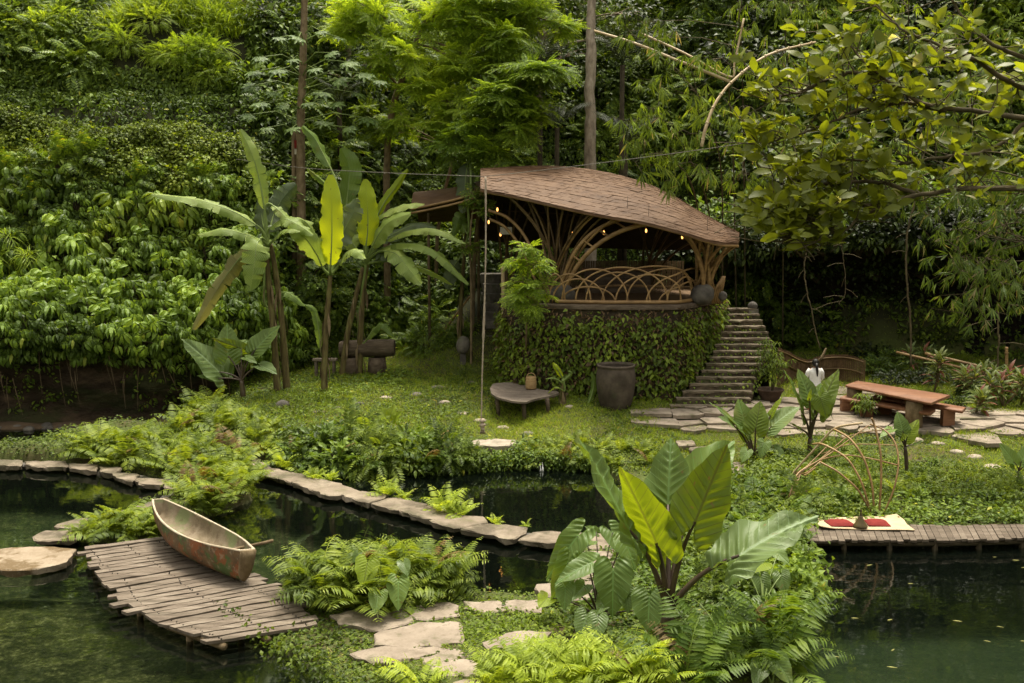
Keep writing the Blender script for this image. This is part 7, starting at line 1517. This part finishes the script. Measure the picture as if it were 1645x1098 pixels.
fern(PG(682, 1118), .95, 6, 'single upright bright fern tuft standing before the broad slabs', 1, .3, None); fern(PG(372, 1030), .8, 5, 'lone fern frond tuft at the corner of the plank deck', 0, .3, None); fern(PG(428, 1003), .6, 7, 'small broad-leaved tuft growing through the deck planks', 1, .6, None)
place_ferns([(1195, 1030), (1230, 1045), (1250, 1030), (1170, 1060), (1215, 1085), (1260, 1080), (1130, 1080), (1100, 1100)], 'fern with long fronds leaning over the deep pool', 1.25, 9, 2, group='ferns leaning over the deep pool')
place_ferns([(1180, 800), (1210, 815), (1245, 812), (1200, 850), (1235, 850), (1262, 835), (1185, 880), (1225, 890), (1258, 880), (1195, 780), (1160, 830), (1270, 800), (1250, 780), (1180, 930), (1230, 940)], 'mid-green fern in the tangle beside the far plank walkway', .85, 14, 2, group='ferns in the tangle')
place_ferns([(1300, 780), (1330, 770), (1360, 778), (1330, 800), (1365, 805), (1290, 755), (1320, 745), (1350, 745), (1460, 800), (1475, 780), (1440, 790)], 'small fern on the slope behind the rattan frame', .6, 12, group='ferns behind the rattan frame')
# ================================================================== GROUND COVER AND GRASS
kg = np.random.default_rng(51)
def in_px(poly, n, land=True, k=kg, lift=0):
    W = np.array([PG(*p)[:2] for p in poly]); a, b = W.min(0), W.max(0); q = a + (b - a) * k.random((n, 2)); m = sdist(q[:, 0], q[:, 1], W) > 0; q = q[m]
    if land: s = np.maximum(sdist(q[:, 0], q[:, 1], LAND_A), sdist(q[:, 0], q[:, 1], LAND_B)); q = q[s > -.12]
    return np.c_[q, G(q[:, 0], q[:, 1]) + lift], (b - a).prod()
SLABS = []
for o in COL.objects:
    if o.name.startswith(('stone_slab', 'stepping_slab')):
        co = np.zeros(len(o.data.vertices) * 3, np.float32); o.data.vertices.foreach_get('co', co); co = co.reshape(-1, 3)[:, :2] + np.array(o.location[:2]); c = co.mean(0); SLABS.append((c, co[:len(co) // 3]))
def off_slabs(p, m=.0):
    ok = np.ones(len(p), bool)
    for c, o in SLABS:
        near = np.hypot(p[:, 0] - c[0], p[:, 1] - c[1]) < 2.5
        if near.any(): i = np.where(near)[0]; ok[i] &= sdist(p[i, 0], p[i, 1], o) < m
    return p[ok]
def carpet(name, poly, dens, tpl, mat, s=(.7, 1.2), h=.15, up=.6, land=True, m=.04, rough=.0, clump=None, stalky=True):
    area = (np.ptp(np.array([PG(*p)[:2] for p in poly]), axis=0)).prod(); n = int(dens * area); p, _ = in_px(poly, n, land); p = off_slabs(p, m)
    if clump is not None: hh = np.clip(nz(p[:, 0] * clump, p[:, 1] * clump) * .9 + .45, .03, 1.2)
    else: hh = np.ones(len(p))
    n = len(p); p = p + np.c_[np.zeros((n, 2)), h * hh * kg.random(n)]; d = np.c_[kg.normal(size=(n, 2)), up * kg.random(n) - .1]; mb = MB(); place(mb, tpl, p, d, np.array([0, -.2, 1.]) + .45 * kg.normal(size=(n, 3)), s[0] + (s[1] - s[0]) * kg.random(n)); return solo(name, mb, M[mat], kind='stuff', smooth=False)
# lawn grass
def lawn():
    n = 150000; x = -11 + 30 * kg.random(n); y = 23.5 + 18.5 * kg.random(n); s = np.maximum(sdist(x, y, LAND_A), sdist(x, y, LAND_B)); q = y - np.interp(x, FOOT_X, FOOT_Y); dens = np.clip(.7 + 1.5 * nz(x * 1.4, y * 1.4), .05, 1)
    pat = np.array([PG(a, b)[:2] for a, b in [(1040, 660), (1100, 655), (1200, 652), (1300, 642), (1480, 656), (1760, 680), (1760, 702), (1640, 697), (1480, 697), (1290, 697), (1130, 686), (1070, 684)]])
    k = (s > .02) & (q < .4) & (kg.random(n) < dens) & (sdist(x, y, pat) < .05) & ~((x > 5.0) & (x < 8.7) & (y > 30.9) & (y < 36)); p = np.stack([x, y, G(x, y)], 1)[k]; p = off_slabs(p, .02); n = len(p); mb = MB(); tp = leaf_t(.13, .012, 2, .7, .1, .45); X, _ = proj(p)
    for _ in range(3): place(mb, tp, p + .04 * kg.normal(size=(n, 3)) * [1, 1, 0], np.c_[.55 * kg.normal(size=(n, 2)), .55 + .5 * kg.random(n)], kg.normal(size=(n, 3)), .5 + .8 * kg.random(n))
    solo('lawn_grass', mb, M['grass'], kind='stuff', smooth=False)
lawn()
def lawn_tufts():
    n = 16000; x = -10 + 28 * kg.random(n); y = 24.5 + 15 * kg.random(n); s = np.maximum(sdist(x, y, LAND_A), sdist(x, y, LAND_B)); q = y - np.interp(x, FOOT_X, FOOT_Y)
    pat = np.array([PG(a, b)[:2] for a, b in [(1035, 662), (1100, 655), (1200, 652), (1300, 642), (1480, 656), (1760, 680), (1760, 702), (1640, 697), (1480, 697), (1290, 697), (1130, 686), (1065, 686)]])
    k = (s > .1) & (q < .2) & (nz(x * 2.3 + 3, y * 2.3) + .25 * kg.normal(size=n) > .22) & (sdist(x, y, pat) < -.1) & ~((x > 5.0) & (x < 8.7) & (y > 30.9) & (y < 36)); p = off_slabs(np.stack([x, y, G(x, y)], 1)[k], .02); n = len(p); tp = leaf_t(.24, .016, 3, .9, .1, .45); mb = MB()
    for _ in range(7): place(mb, tp, p + .05 * kg.normal(size=(n, 3)) * [1, 1, 0], np.c_[.5 * kg.normal(size=(n, 2)), .6 + .5 * kg.random(n)], kg.normal(size=(n, 3)), .45 + .8 * kg.random(n))
    solo('grass_tufts', mb, M['grass'], kind='stuff', smooth=False)
    n = 26000; x = -10 + 28 * kg.random(n); y = 24.5 + 12 * kg.random(n); s = sdist(x, y, LAND_A); k = (s > .1) & (nz(x * 1.7 - 3, y * 1.7 + 8) + .2 * kg.normal(size=n) > .12) & (sdist(x, y, pat) < -.1) & (y < 31 + (x < 0) * 6); p = off_slabs(np.stack([x, y, G(x, y)], 1)[k], .02); n = len(p); p[:, 2] += .12 * kg.random(n); mb = MB()
    place(mb, palmate_t(4, .11, .05, down=.2, droop=.4), p, np.c_[kg.normal(size=(n, 2)), .3 * kg.random(n)], np.array([0, -.2, 1.]) + .4 * kg.normal(size=(n, 3)), .6 + .9 * kg.random(n)); solo('lawn_weeds', mb, M['leaf_cover'], kind='stuff', smooth=False)
lawn_tufts()
sm_leaf, md_leaf, cl = leaf_t(.09, .055, 2, .5, .2, .7), leaf_t(.15, .075, 2, .5, .25, .75), palmate_t(4, .10, .05, down=.2, droop=.4)
carpet('lawn_clover', [(330, 640), (480, 620), (620, 600), (800, 590), (1050, 660), (1060, 740), (870, 755), (700, 760), (440, 750), (300, 690)], 60, sm_leaf, 'leaf_cover', (.5, 1.1), .07, .5)
carpet('bank_plants', [(430, 700), (520, 680), (640, 690), (760, 710), (870, 720), (870, 770), (760, 775), (520, 775), (420, 755)], 150, md_leaf, 'leaf_hill', (.6, 1.5), .45, .5, clump=1.6)
carpet('bank_plants', [(720, 720), (830, 712), (1060, 700), (1090, 740), (1000, 765), (870, 762), (740, 768)], 170, cl, 'leaf_cover', (.6, 1.2), .30, .5, clump=2.0)
carpet('shade_plants', [(270, 700), (330, 600), (480, 590), (640, 590), (680, 615), (560, 640), (450, 700), (380, 735)], 90, md_leaf, 'leaf_hill', (.5, 1.3), .35, .5, clump=1.5)
carpet('shade_plants', [(480, 640), (620, 600), (760, 600), (780, 640), (700, 690), (560, 700), (440, 690)], 70, md_leaf, 'leaf_hill', (.5, 1.2), .22, .5, clump=1.7)
carpet('island_plants', [(0, 742), (0, 722), (60, 705), (140, 712), (220, 700), (300, 705), (400, 735), (420, 800), (330, 840), (280, 800), (290, 780), (180, 758)], 170, sm_leaf, 'leaf_cover', (.7, 1.5), .28, .5, clump=2.2)
carpet('island_plants', [(120, 872), (140, 840), (200, 826), (260, 826), (330, 838), (300, 858), (262, 872)], 220, sm_leaf, 'leaf_bright', (.6, 1.3), .18, .5, clump=2.4)
carpet('creeping_plants', [(350, 1045), (400, 1000), (470, 975), (530, 985), (560, 1010), (610, 1035), (560, 1050), (610, 1075), (690, 1085), (720, 1110), (640, 1180), (540, 1160), (430, 1090)], 300, md_leaf, 'leaf_cover', (.45, .9), .16, .5, clump=2.0)
carpet('creeping_grass', [(500, 1050), (600, 1055), (690, 1075), (720, 1100), (820, 1110), (820, 1160), (560, 1160)], 420, leaf_t(.17, .012, 2, .8, .1, .45), 'grass', (.6, 1.3), .03, 1.2)
carpet('creeping_plants', [(735, 985), (760, 975), (868, 980), (900, 1000), (890, 1030), (830, 1020), (745, 1045)], 400, sm_leaf, 'leaf_bright', (.6, 1.1), .10, .5, clump=2.6)
carpet('creeping_plants', [(800, 1095), (880, 1050), (920, 1010), (1100, 1040), (1300, 1050), (1320, 1160), (800, 1160)], 260, md_leaf, 'leaf_cover', (.5, 1.1), .35, .5, clump=1.8)
carpet('creeping_plants', [(870, 960), (930, 930), (1000, 880), (1090, 900), (1270, 930), (1275, 1000), (1300, 1060), (1050, 1060), (880, 1000)], 260, md_leaf, 'leaf_hill', (.6, 1.4), .6, .5, clump=1.5)
carpet('tangled_plants', [(1000, 880), (1010, 800), (1160, 770), (1200, 740), (1290, 740), (1290, 870), (1275, 940), (1100, 930)], 170, palmate_t(4, .17, .075, down=.3), 'leaf_cover', (.6, 1.3), .75, .5, clump=1.4)
carpet('slope_plants', [(1285, 835), (1285, 740), (1330, 715), (1430, 745), (1560, 760), (1650, 770), (1700, 830), (1560, 840), (1400, 838)], 105, palmate_t(5, .13, .06, down=.3), 'leaf_cover', (.5, 1.25), .5, .5, clump=1.5)
carpet('slope_plants', [(1290, 760), (1290, 706), (1420, 700), (1500, 712), (1650, 770), (1650, 800), (1460, 790), (1350, 760)], 60, sm_leaf, 'leaf_cover', (.6, 1.4), .2, .5, clump=2)
carpet('slope_plants', [(1460, 845), (1470, 815), (1650, 810), (1760, 820), (1760, 848)], 330, sm_leaf, 'leaf_cover', (.5, 1.1), .25, .4, clump=2)
def cover_land(name, poly, n, tpl, mat, s, h, sdmin=-.05, box=None):
    a, b = poly.min(0), poly.max(0)
    if box is not None: a, b = np.maximum(a, box[0]), np.minimum(b, box[1])
    q = a + (b - a) * kg.random((n, 2)); q = q[sdist(q[:, 0], q[:, 1], poly) > sdmin]; p = off_slabs(np.c_[q, G(q[:, 0], q[:, 1])], .03); n = len(p); p[:, 2] += h * np.clip(nz(p[:, 0] * 2, p[:, 1] * 2) + .5, .1, 1.2) * kg.random(n); mb = MB()
    place(mb, tpl, p, np.c_[kg.normal(size=(n, 2)), .5 * kg.random(n)], np.array([0, -.2, 1.]) + .45 * kg.normal(size=(n, 3)), s[0] + (s[1] - s[0]) * kg.random(n)); solo(name, mb, M[mat], kind='stuff', smooth=False)
cover_land('island_moss', LAND_B, 11000, sm_leaf, 'leaf_cover', (.6, 1.3), .16)
cover_land('bank_moss', LAND_A, 16000, sm_leaf, 'leaf_cover', (.6, 1.2), .10, -.05, (np.array([-6., 13.5]), np.array([8., 21.])))
carpet('deck_side_plants', [(1285, 845), (1290, 808), (1420, 815), (1560, 822), (1760, 822), (1760, 848)], 170, md_leaf, 'leaf_hill', (.6, 1.3), .5, .5, clump=1.8)
# weeds between flagstones
carpet('slab_moss', [(530, 1000), (740, 965), (880, 965), (880, 1050), (800, 1090), (580, 1080)], 220, leaf_t(.08, .02, 2, .5, .1), 'leaf_bright', (.5, 1.2), .05, .6, m=.01)
# trailing leaves that hang over the deep pool at the bank
def hang(name, px, n, tpl, mat, s=(.6, 1.2), dz=.5, out=.4):
    q = interp(np.array([PG(*p) for p in px]), kg.random(n)) + kg.normal(size=(n, 3)) * [out * .6, out * .6, 0]; q[:, 2] = .05 + dz * kg.random(n); mb = MB(); place(mb, tpl, q, np.c_[kg.normal(size=(n, 2)), -.5 * kg.random(n)], np.array([.2, -.5, .8]) + .4 * kg.normal(size=(n, 3)), s[0] + (s[1] - s[0]) * kg.random(n)); solo(name, mb, M[mat], kind='stuff', smooth=False)
hang('trailing_plants', [(1286, 885), (1278, 940), (1266, 990), (1290, 1045), (1305, 1110)], 900, leaf_t(.2, .11, 2, .5, .2), 'leaf_hill', (.5, 1.2), .55, .3)
hang('trailing_plants', [(440, 750), (520, 764), (600, 766), (700, 762), (800, 757), (870, 755), (960, 757)], 1500, cl, 'leaf_hill', (.7, 1.6), .42, .18)
hang('trailing_plants', [(345, 1035), (430, 1065), (500, 1088), (560, 1140)], 420, sm_leaf, 'leaf_cover', (.7, 1.4), .25, .15)

# -------- bushes near the water and around the yard
yb = [mound(palmate_t(5, .22, .09, down=.35), 120, .6, 70, 'leaf_cover', 'leafy_herb', 'x', 'plant', 'g', .7, 1.2), mound(leaf_t(.20, .10, 2, .5, .25, .75), 260, .6, 71, 'leaf_hill', 'leafy_bush', 'x', 'bush', 'g', .7, 1.3), mound(pinnate_t(6, .4, .13, .05), 110, .6, 72, 'leaf_cover', 'pinnate_bush', 'x', 'bush', 'g', .7, 1.2)]
for i, (x, y, s) in enumerate([(500, 735, 1.0), (560, 742, .9), (640, 740, .9), (600, 720, .8), (690, 738, .8), (760, 742, .55), (530, 715, .7), (520, 728, 1.4), (575, 725, 1.5), (625, 730, 1.35), (675, 735, 1.3), (600, 748, 1.2), (650, 750, 1.1), (545, 748, 1.2), (715, 738, 1.1), (490, 720, 1.1)]): put(yb[i % 3], PG(x, y) + [0, 0, .05], sc=s, label='leafy bush on the lawn bank mixed with dark ferns over the pond', group='bushes on the lawn bank')
for i, (x, y, s) in enumerate([(1200, 790, .8), (1240, 800, .8), (1170, 830, .8), (1260, 850, .7), (1200, 870, .8), (1240, 900, .9), (1180, 950, .9), (1230, 1000, .8), (1130, 960, .7), (1260, 960, .6)]): put(yb[i % 3], PG(x, y) + [0, 0, .05], sc=s, label='leafy bush in the tangle between giant elephant ear and deep pool', group='bushes in the tangle')
for i, (x, y, s) in enumerate([(1330, 755, .5), (1300, 770, .5), (1390, 770, .5), (1360, 790, .45), (1480, 790, .4), (1330, 720, .4), (1420, 800, .4), (1300, 800, .7), (1340, 790, .7), (1380, 810, .6), (1310, 740, .6), (1350, 730, .5), (1510, 800, .5), (1560, 790, .45), (1610, 800, .5), (1540, 770, .4), (1440, 745, .4), (1600, 780, .35), (1300, 775, 1.0), (1345, 815, .9), (1290, 825, 1.0), (1375, 790, .8), (1470, 810, .7), (1325, 755, .8), (1530, 815, .65), (1590, 810, .6), (1640, 800, .7), (1480, 770, .6), (1500, 750, .45)]): put(yb[i % 3], PG(x, y) + [0, 0, 0], sc=s, label='low leafy bush on the slope around the rattan frame', group='bushes around the rattan frame')
for i, (x, y, s) in enumerate([(640, 560, .9), (680, 565, 1.1), (720, 560, .8), (660, 540, 1.2), (700, 530, 1.1), (630, 530, 1.2), (740, 545, .8), (830, 600, .8), (850, 620, .6), (835, 570, .8), (840, 540, .8), (500, 560, 1.1), (470, 570, 1.), (530, 550, 1.1), (610, 500, 1.3), (410, 590, 1.0), (330, 600, 1.0), (360, 590, 1.0)]): put(hb[i % 3], PG(x, y) + [0, .3, .1], sc=s * .8, label='shady bush at the rear edge of the lawn', group='bushes at the rear edge of the lawn')
for i, (x, y, s) in enumerate([(1190, 430, .7), (1200, 470, .8), (1215, 450, .8), (1185, 400, .7), (1240, 500, .7), (1270, 540, .8), (1300, 555, .7)]): put(hb[1 + i % 2], PY(x, y, 40.4), sc=s, label='light-speckled bush behind the stair head of the pavilion', group='bushes behind the stair head')
for i, (x, y, s) in enumerate([(1420, 600, .6), (1450, 590, .7), (1400, 580, .7), (1400, 608, .5), (1440, 620, .5), (1560, 640, .5), (1590, 650, .5), (1540, 660, .4), (1490, 620, .6), (1620, 640, .7)]): put(CLb[i % 2] if i % 3 else hb[1], PG(x, y) + [0, .2, .1], sc=s, label='dark low bush between picnic table and rock face', group='bushes behind the picnic table')
# red-tipped cordylines and cassava
def cordyline(x, y, h, label, seed, n=22):
    k = np.random.default_rng(seed); b = PG(x, y); th = thing('cordyline', label, 'plant', tuple(b), 'red-tipped plants behind the table'); f, s = MB(), MB(); tp = leaf_t(.52, .12, 4, .55, .3, .8)
    for j in range(3):
        t = b + np.array([k.normal() * .25, k.normal() * .2, h * (.7 + .4 * k.random())]); s.tube([b, (b + t) / 2 + [.05, 0, 0], t], [.03, .025, .02], 6); q = np.arange(n); a = q * 2.4; e = np.linspace(-.1, 1.3, n); p = t + np.c_[np.zeros((n, 2)), np.linspace(-.45, 0, n)]
        place(f, tp, p, np.c_[np.cos(a) * np.cos(e), np.sin(a) * np.cos(e), np.sin(e)], [0, -.2, 1.], .7 + .4 * k.random(n))
    part('stem', s, M['bark_brown'], th); part('foliage', f, M['leaf_red'], th)
for i, (x, y, h, l) in enumerate([(1500, 632, 1.1, 'red-tipped cordyline directly behind the table end'), (1480, 610, 1.2, 'tall cordyline with a pale upright shoot beside the bamboo rails'), (1545, 640, .8, 'broad cordyline with rust-coloured lower leaves'), (1580, 640, .9, 'cordyline with mixed green and rust leaves by the rail post'), (1612, 655, .8, 'bushy cordyline on the patio edge near the rail post'), (1640, 650, 1.0, 'cordyline with one long red leaf at the picture edge'), (1565, 668, .6, 'small cordyline drooping over the patio stones')]): cordyline(x, y, h, l, i)
def cassava(x, y, h, label, seed, sc=1., nl=26, n=3):
    k = np.random.default_rng(seed); b = PG(x, y) if y > 0 else None; th = thing('cassava', label, 'plant', tuple(b)); f, s = MB(), MB(); tp = palmate_t(7, .22, .05, down=.35, droop=.5)
    for j in range(n):
        t = b + np.array([k.normal() * .25 * sc, k.normal() * .15, h * (.75 + .35 * k.random())]); s.tube([b, (b + t) / 2 + [.06, 0, 0], t], [.022, .018, .012], 5); u = k.random(nl) ** .6; p = b + (t - b) * (.35 + .65 * u[:, None]) + k.normal(size=(nl, 3)) * [.22 * sc, .18 * sc, .06]; place(f, tp, p, k.normal(size=(nl, 3)) * [1, 1, .2] - [0, .3, .1], np.array([0, -.4, 1.]) + .2 * k.normal(size=(nl, 3)), .7 + .5 * k.random(nl))
    part('stem', s, M['twig'], th); part('foliage', f, M['leaf_cover'], th, False)
cassava(1238, 645, 2.0, 'lanky cassava with finger leaves beside the staircase and planter', 1, 1.1, 30); cassava(1385, 676, .75, 'small cassava in front of the plank bench', 2, .8, 16, 2); cassava(1232, 560, 1.0, 'cassava sprig leaning over the upper stairs', 3, 1, 16, 2)

# ================================================================== OVERHANGING BRANCHES
def overhang():
    k = np.random.default_rng(61); b = np.array([7.8, 9.0, 0.]); b[2] = g1(7.8, 9.0) - .2; th = thing('overhanging_tree', 'round-leaved tree whose branches hang across the upper corner above the pools', 'tree', tuple(b))
    top = np.array([6.6, 9.2, 8.2]); m = MB(); t = np.linspace(0, 1, 14)[:, None]; m.tube(b + (top - b) * t + np.c_[.2 * np.sin(t * 4), 0 * t, 0 * t], np.linspace(.22, .13, 14), 12, jit=.08); up = top + (np.array([7.6, 9.6, 13.5]) - top) * np.linspace(0, 1, 9)[:, None]; m.tube(up, np.linspace(.13, .05, 9), 10); part('trunk', m, M['bark'], th)
    cr, lb = MB(), MB(); tpu = leaf_t(.15, .085, 3, .4, .25, 1.15, .2)
    for i in range(9):
        c = np.array([7.8, 9.8, 12.5]) + np.array([1.9 * cos(i * 2.4) + .8, 1.7 * sin(i * 2.4), .5 * (i % 4) - .3]); a = up[3 + i % 5]; lb.tube([a, (a + c) / 2 + [0, 0, .3], c], [.05, .03, .015], 6); v = sph(170, k); place(cr, tpu, c + v * k.random((170, 1)) ** .5 * [1.1, 1.1, .6], v + [0, 0, -.1], np.array([0, 0, 1.]) + .5 * k.normal(size=(170, 3)), .7 + .6 * k.random(170))
    part('upper_limb', lb, M['twig'], th); part('crown', cr, M['leaf_near'], th)
    limbs = [[(1800, 210, 8.9), (1650, 196, 8.6), (1520, 178, 8.4), (1465, 160, 8.3), (1405, 118, 8.3), (1350, 60, 8.4)], [(1520, 178, 8.4), (1465, 160, 8.4), (1405, 160, 8.3), (1340, 182, 8.3), (1270, 205, 8.4), (1222, 216, 8.5)], [(1800, 300, 8.7), (1650, 300, 8.4), (1560, 302, 8.2), (1470, 312, 8.1), (1400, 330, 8.1), (1345, 365, 8.1), (1290, 382, 8.1)],
             [(1470, 312, 8.1), (1410, 290, 8.2), (1340, 292, 8.3), (1280, 310, 8.4), (1215, 345, 8.5)], [(1800, 120, 9.2), (1680, 100, 9.0), (1600, 70, 9.0), (1540, 20, 9.1), (1500, -60, 9.2)], [(1800, 60, 8.2), (1690, 140, 8.0), (1610, 130, 7.9), (1540, 90, 7.9), (1470, 60, 8.0), (1410, 10, 8.1)], [(1650, 196, 8.6), (1590, 240, 8.5), (1520, 250, 8.4), (1430, 262, 8.4), (1330, 255, 8.5), (1250, 275, 8.6)], [(1405, 118, 8.3), (1350, 125, 8.4), (1290, 150, 8.5), (1235, 165, 8.6)], [(1800, 380, 8.6), (1690, 385, 8.3), (1630, 395, 8.2)], [(1345, 365, 8.1), (1310, 350, 8.15), (1260, 340, 8.2), (1225, 352, 8.3)], [(1400, 330, 8.1), (1350, 325, 8.2), (1300, 335, 8.2), (1265, 372, 8.2), (1285, 395, 8.2)]]
    tw = MB(); tips = []; pale = MB()
    for j, L in enumerate(limbs):
        q = spline([PY(*p) for p in L], np.linspace(0, 1, 40)); q[1:] += np.cumsum(k.normal(size=(39, 3)) * .006, 0)
        m = MB(); s = L[0][0] > 1700; q2 = np.r_[[top - [0, 0, .3 + .25 * j]], q] if s else q; m.tube(q2, np.linspace(.030 if s else .018, .006, len(q2)), 7, jit=.15); part('limb', m, M['twig'], th)
        for i in range(5, 40, 2):
            if k.random() < .12: continue
            for _ in range(3 if j in (2, 3, 6, 9, 10) else 2):
                e = q[i] + k.normal(size=3) * [.17, .17, .13] + [-.06, 0, .03]; tw.tube([q[i], (q[i] + e) / 2 + k.normal(size=3) * .02, e], [.006, .0045, .003], 4, cap=False); tips.append(e)
        tips.append(q[-1])
    X = np.array(tips); fol = MB(); tp = [leaf_t(.135, .080, 4, .3, .22, 1.15, .22), leaf_t(.115, .076, 4, .7, .4, 1.25, .25), leaf_t(.142, .070, 4, .2, .15, 1.05, .15)]
    px, py = proj(X); lim = np.interp(px, [1180, 1230, 1300, 1345, 1420, 1500, 1660], [350, 375, 410, 395, 345, 325, 335]); X = X[(py < lim) & (px > 1188)]
    for r in range(6):
        n = len(X); a = r * 1.05 + k.random(n) * 1.2; d = np.c_[np.cos(a), np.sin(a) * .7, .55 + .5 * k.normal(size=n)]; ok = k.random(n) < .86; place(fol, tp[r % 3], (X + k.normal(size=X.shape) * .012)[ok], d[ok], (np.array([0, -.5, .75]) + .6 * k.normal(size=(n, 3)))[ok], (.55 + .7 * k.random(n))[ok])
    part('foliage', fol.join(tw, 1), [M['leaf_near'], M['twig']], th)
overhang()

# ================================================================== LEAVES AFLOAT, KOI-DARK WATER, SPLASH
tpf = leaf_t(.20, .045, 3, .05, .05, .8)
for i, (x, y, a) in enumerate([(1310, 918, .3), (1392, 909, .5), (1392, 883, -.2), (1290, 975, -.4), (1367, 993, 0), (1432, 1046, .8), (1424, 1071, -.2), (1530, 997, -.2), (1600, 1006, -.4), (1458, 938, .2), (1594, 895, -.1), (1626, 900, 0), (1580, 1029, -.5), (1638, 1030, 0), (1320, 1042, -.5), (1338, 1054, -.4), (1425, 997, .5), (1640, 912, .1)]):
    p = P(x, y, .012); m = MB(); place(m, tpf, p[None], np.array([[cos(a), sin(a) * 1.0, 0]]), np.array([[0, 0, 1.]]), .45 + .4 * kg.random()); solo('floating_leaf', m, M['leaf_litter'], 'small dry leaf floating on the deep pool', 'leaf', 'dry leaves floating on the deep pool')
def spout():
    p = PG(868, 750); m = MB(); q = np.array([[p[0], p[1] + .1, .22], [p[0] + .02, p[1] - .15, .2], [p[0] + .03, p[1] - .28, .08], [p[0] + .03, p[1] - .32, 0]]); 
    for d in (-.03, .03): m.tube(q + [d, 0, 0], [.008, .010, .014, .03], 6)
    solo('water_spout', m, M['shirt'], 'tiny white trickle of water falling from the mossy bank into the pond', 'trickle')
spout()
# rootless prototypes left unused are removed
for o in [o for o in COL.objects if o.parent is None and o.location.z < -40]:
    for c in list(o.children): bpy.data.objects.remove(c)
    bpy.data.objects.remove(o)
# ================================================================== LIGHT
world = bpy.data.worlds.new('World'); scene.world = world; world.use_nodes = True
wn, wl_ = world.node_tree.nodes, world.node_tree.links; wn.clear()
SUN_EL, SUN_AZ = radians(74), radians(18)      # azimuth from +Y towards +X: the sun stands behind the scene
sky = wn.new('ShaderNodeTexSky'); sky.sky_type = 'NISHITA'; sky.sun_disc = False
sky.sun_elevation = SUN_EL; sky.sun_rotation = SUN_AZ; sky.dust_density = 5.0; sky.air_density = 1.0; sky.ozone_density = .6
hs = wn.new('ShaderNodeHueSaturation'); hs.inputs['Saturation'].default_value = .0
bg = wn.new('ShaderNodeBackground'); bg.inputs[1].default_value = .15
wo = wn.new('ShaderNodeOutputWorld')
wl_.new(sky.outputs[0], hs.inputs['Color']); wt = wn.new('ShaderNodeMix'); wt.data_type = 'RGBA'; wt.blend_type = 'MULTIPLY'; wt.inputs[0].default_value = 1; wt.inputs[7].default_value = (1, .97, .88, 1)
wl_.new(hs.outputs[0], wt.inputs[6]); wl_.new(wt.outputs[2], bg.inputs[0]); wl_.new(bg.outputs[0], wo.inputs[0])
sd = bpy.data.lights.new('sun', 'SUN'); sd.energy = 2.0; sd.angle = radians(14); sd.color = (1, .91, .74)
so = bpy.data.objects.new('sun', sd); COL.objects.link(so)
dv = Vector((sin(SUN_AZ) * cos(SUN_EL), cos(SUN_AZ) * cos(SUN_EL), sin(SUN_EL)))
so.rotation_euler = dv.to_track_quat('Z', 'Y').to_euler(); so.location = dv * 60
vs = scene.view_settings; vs.view_transform = 'Standard'; vs.look = 'None'; vs.gamma = 1; vs.exposure = EXPOSURE
cy = scene.cycles
cy.use_denoising = True; cy.max_bounces = 7; cy.diffuse_bounces = 3; cy.glossy_bounces = 3; cy.transmission_bounces = 3; cy.transparent_max_bounces = 8
cy.sample_clamp_indirect = 6; cy.caustics_reflective = False; cy.caustics_refractive = False
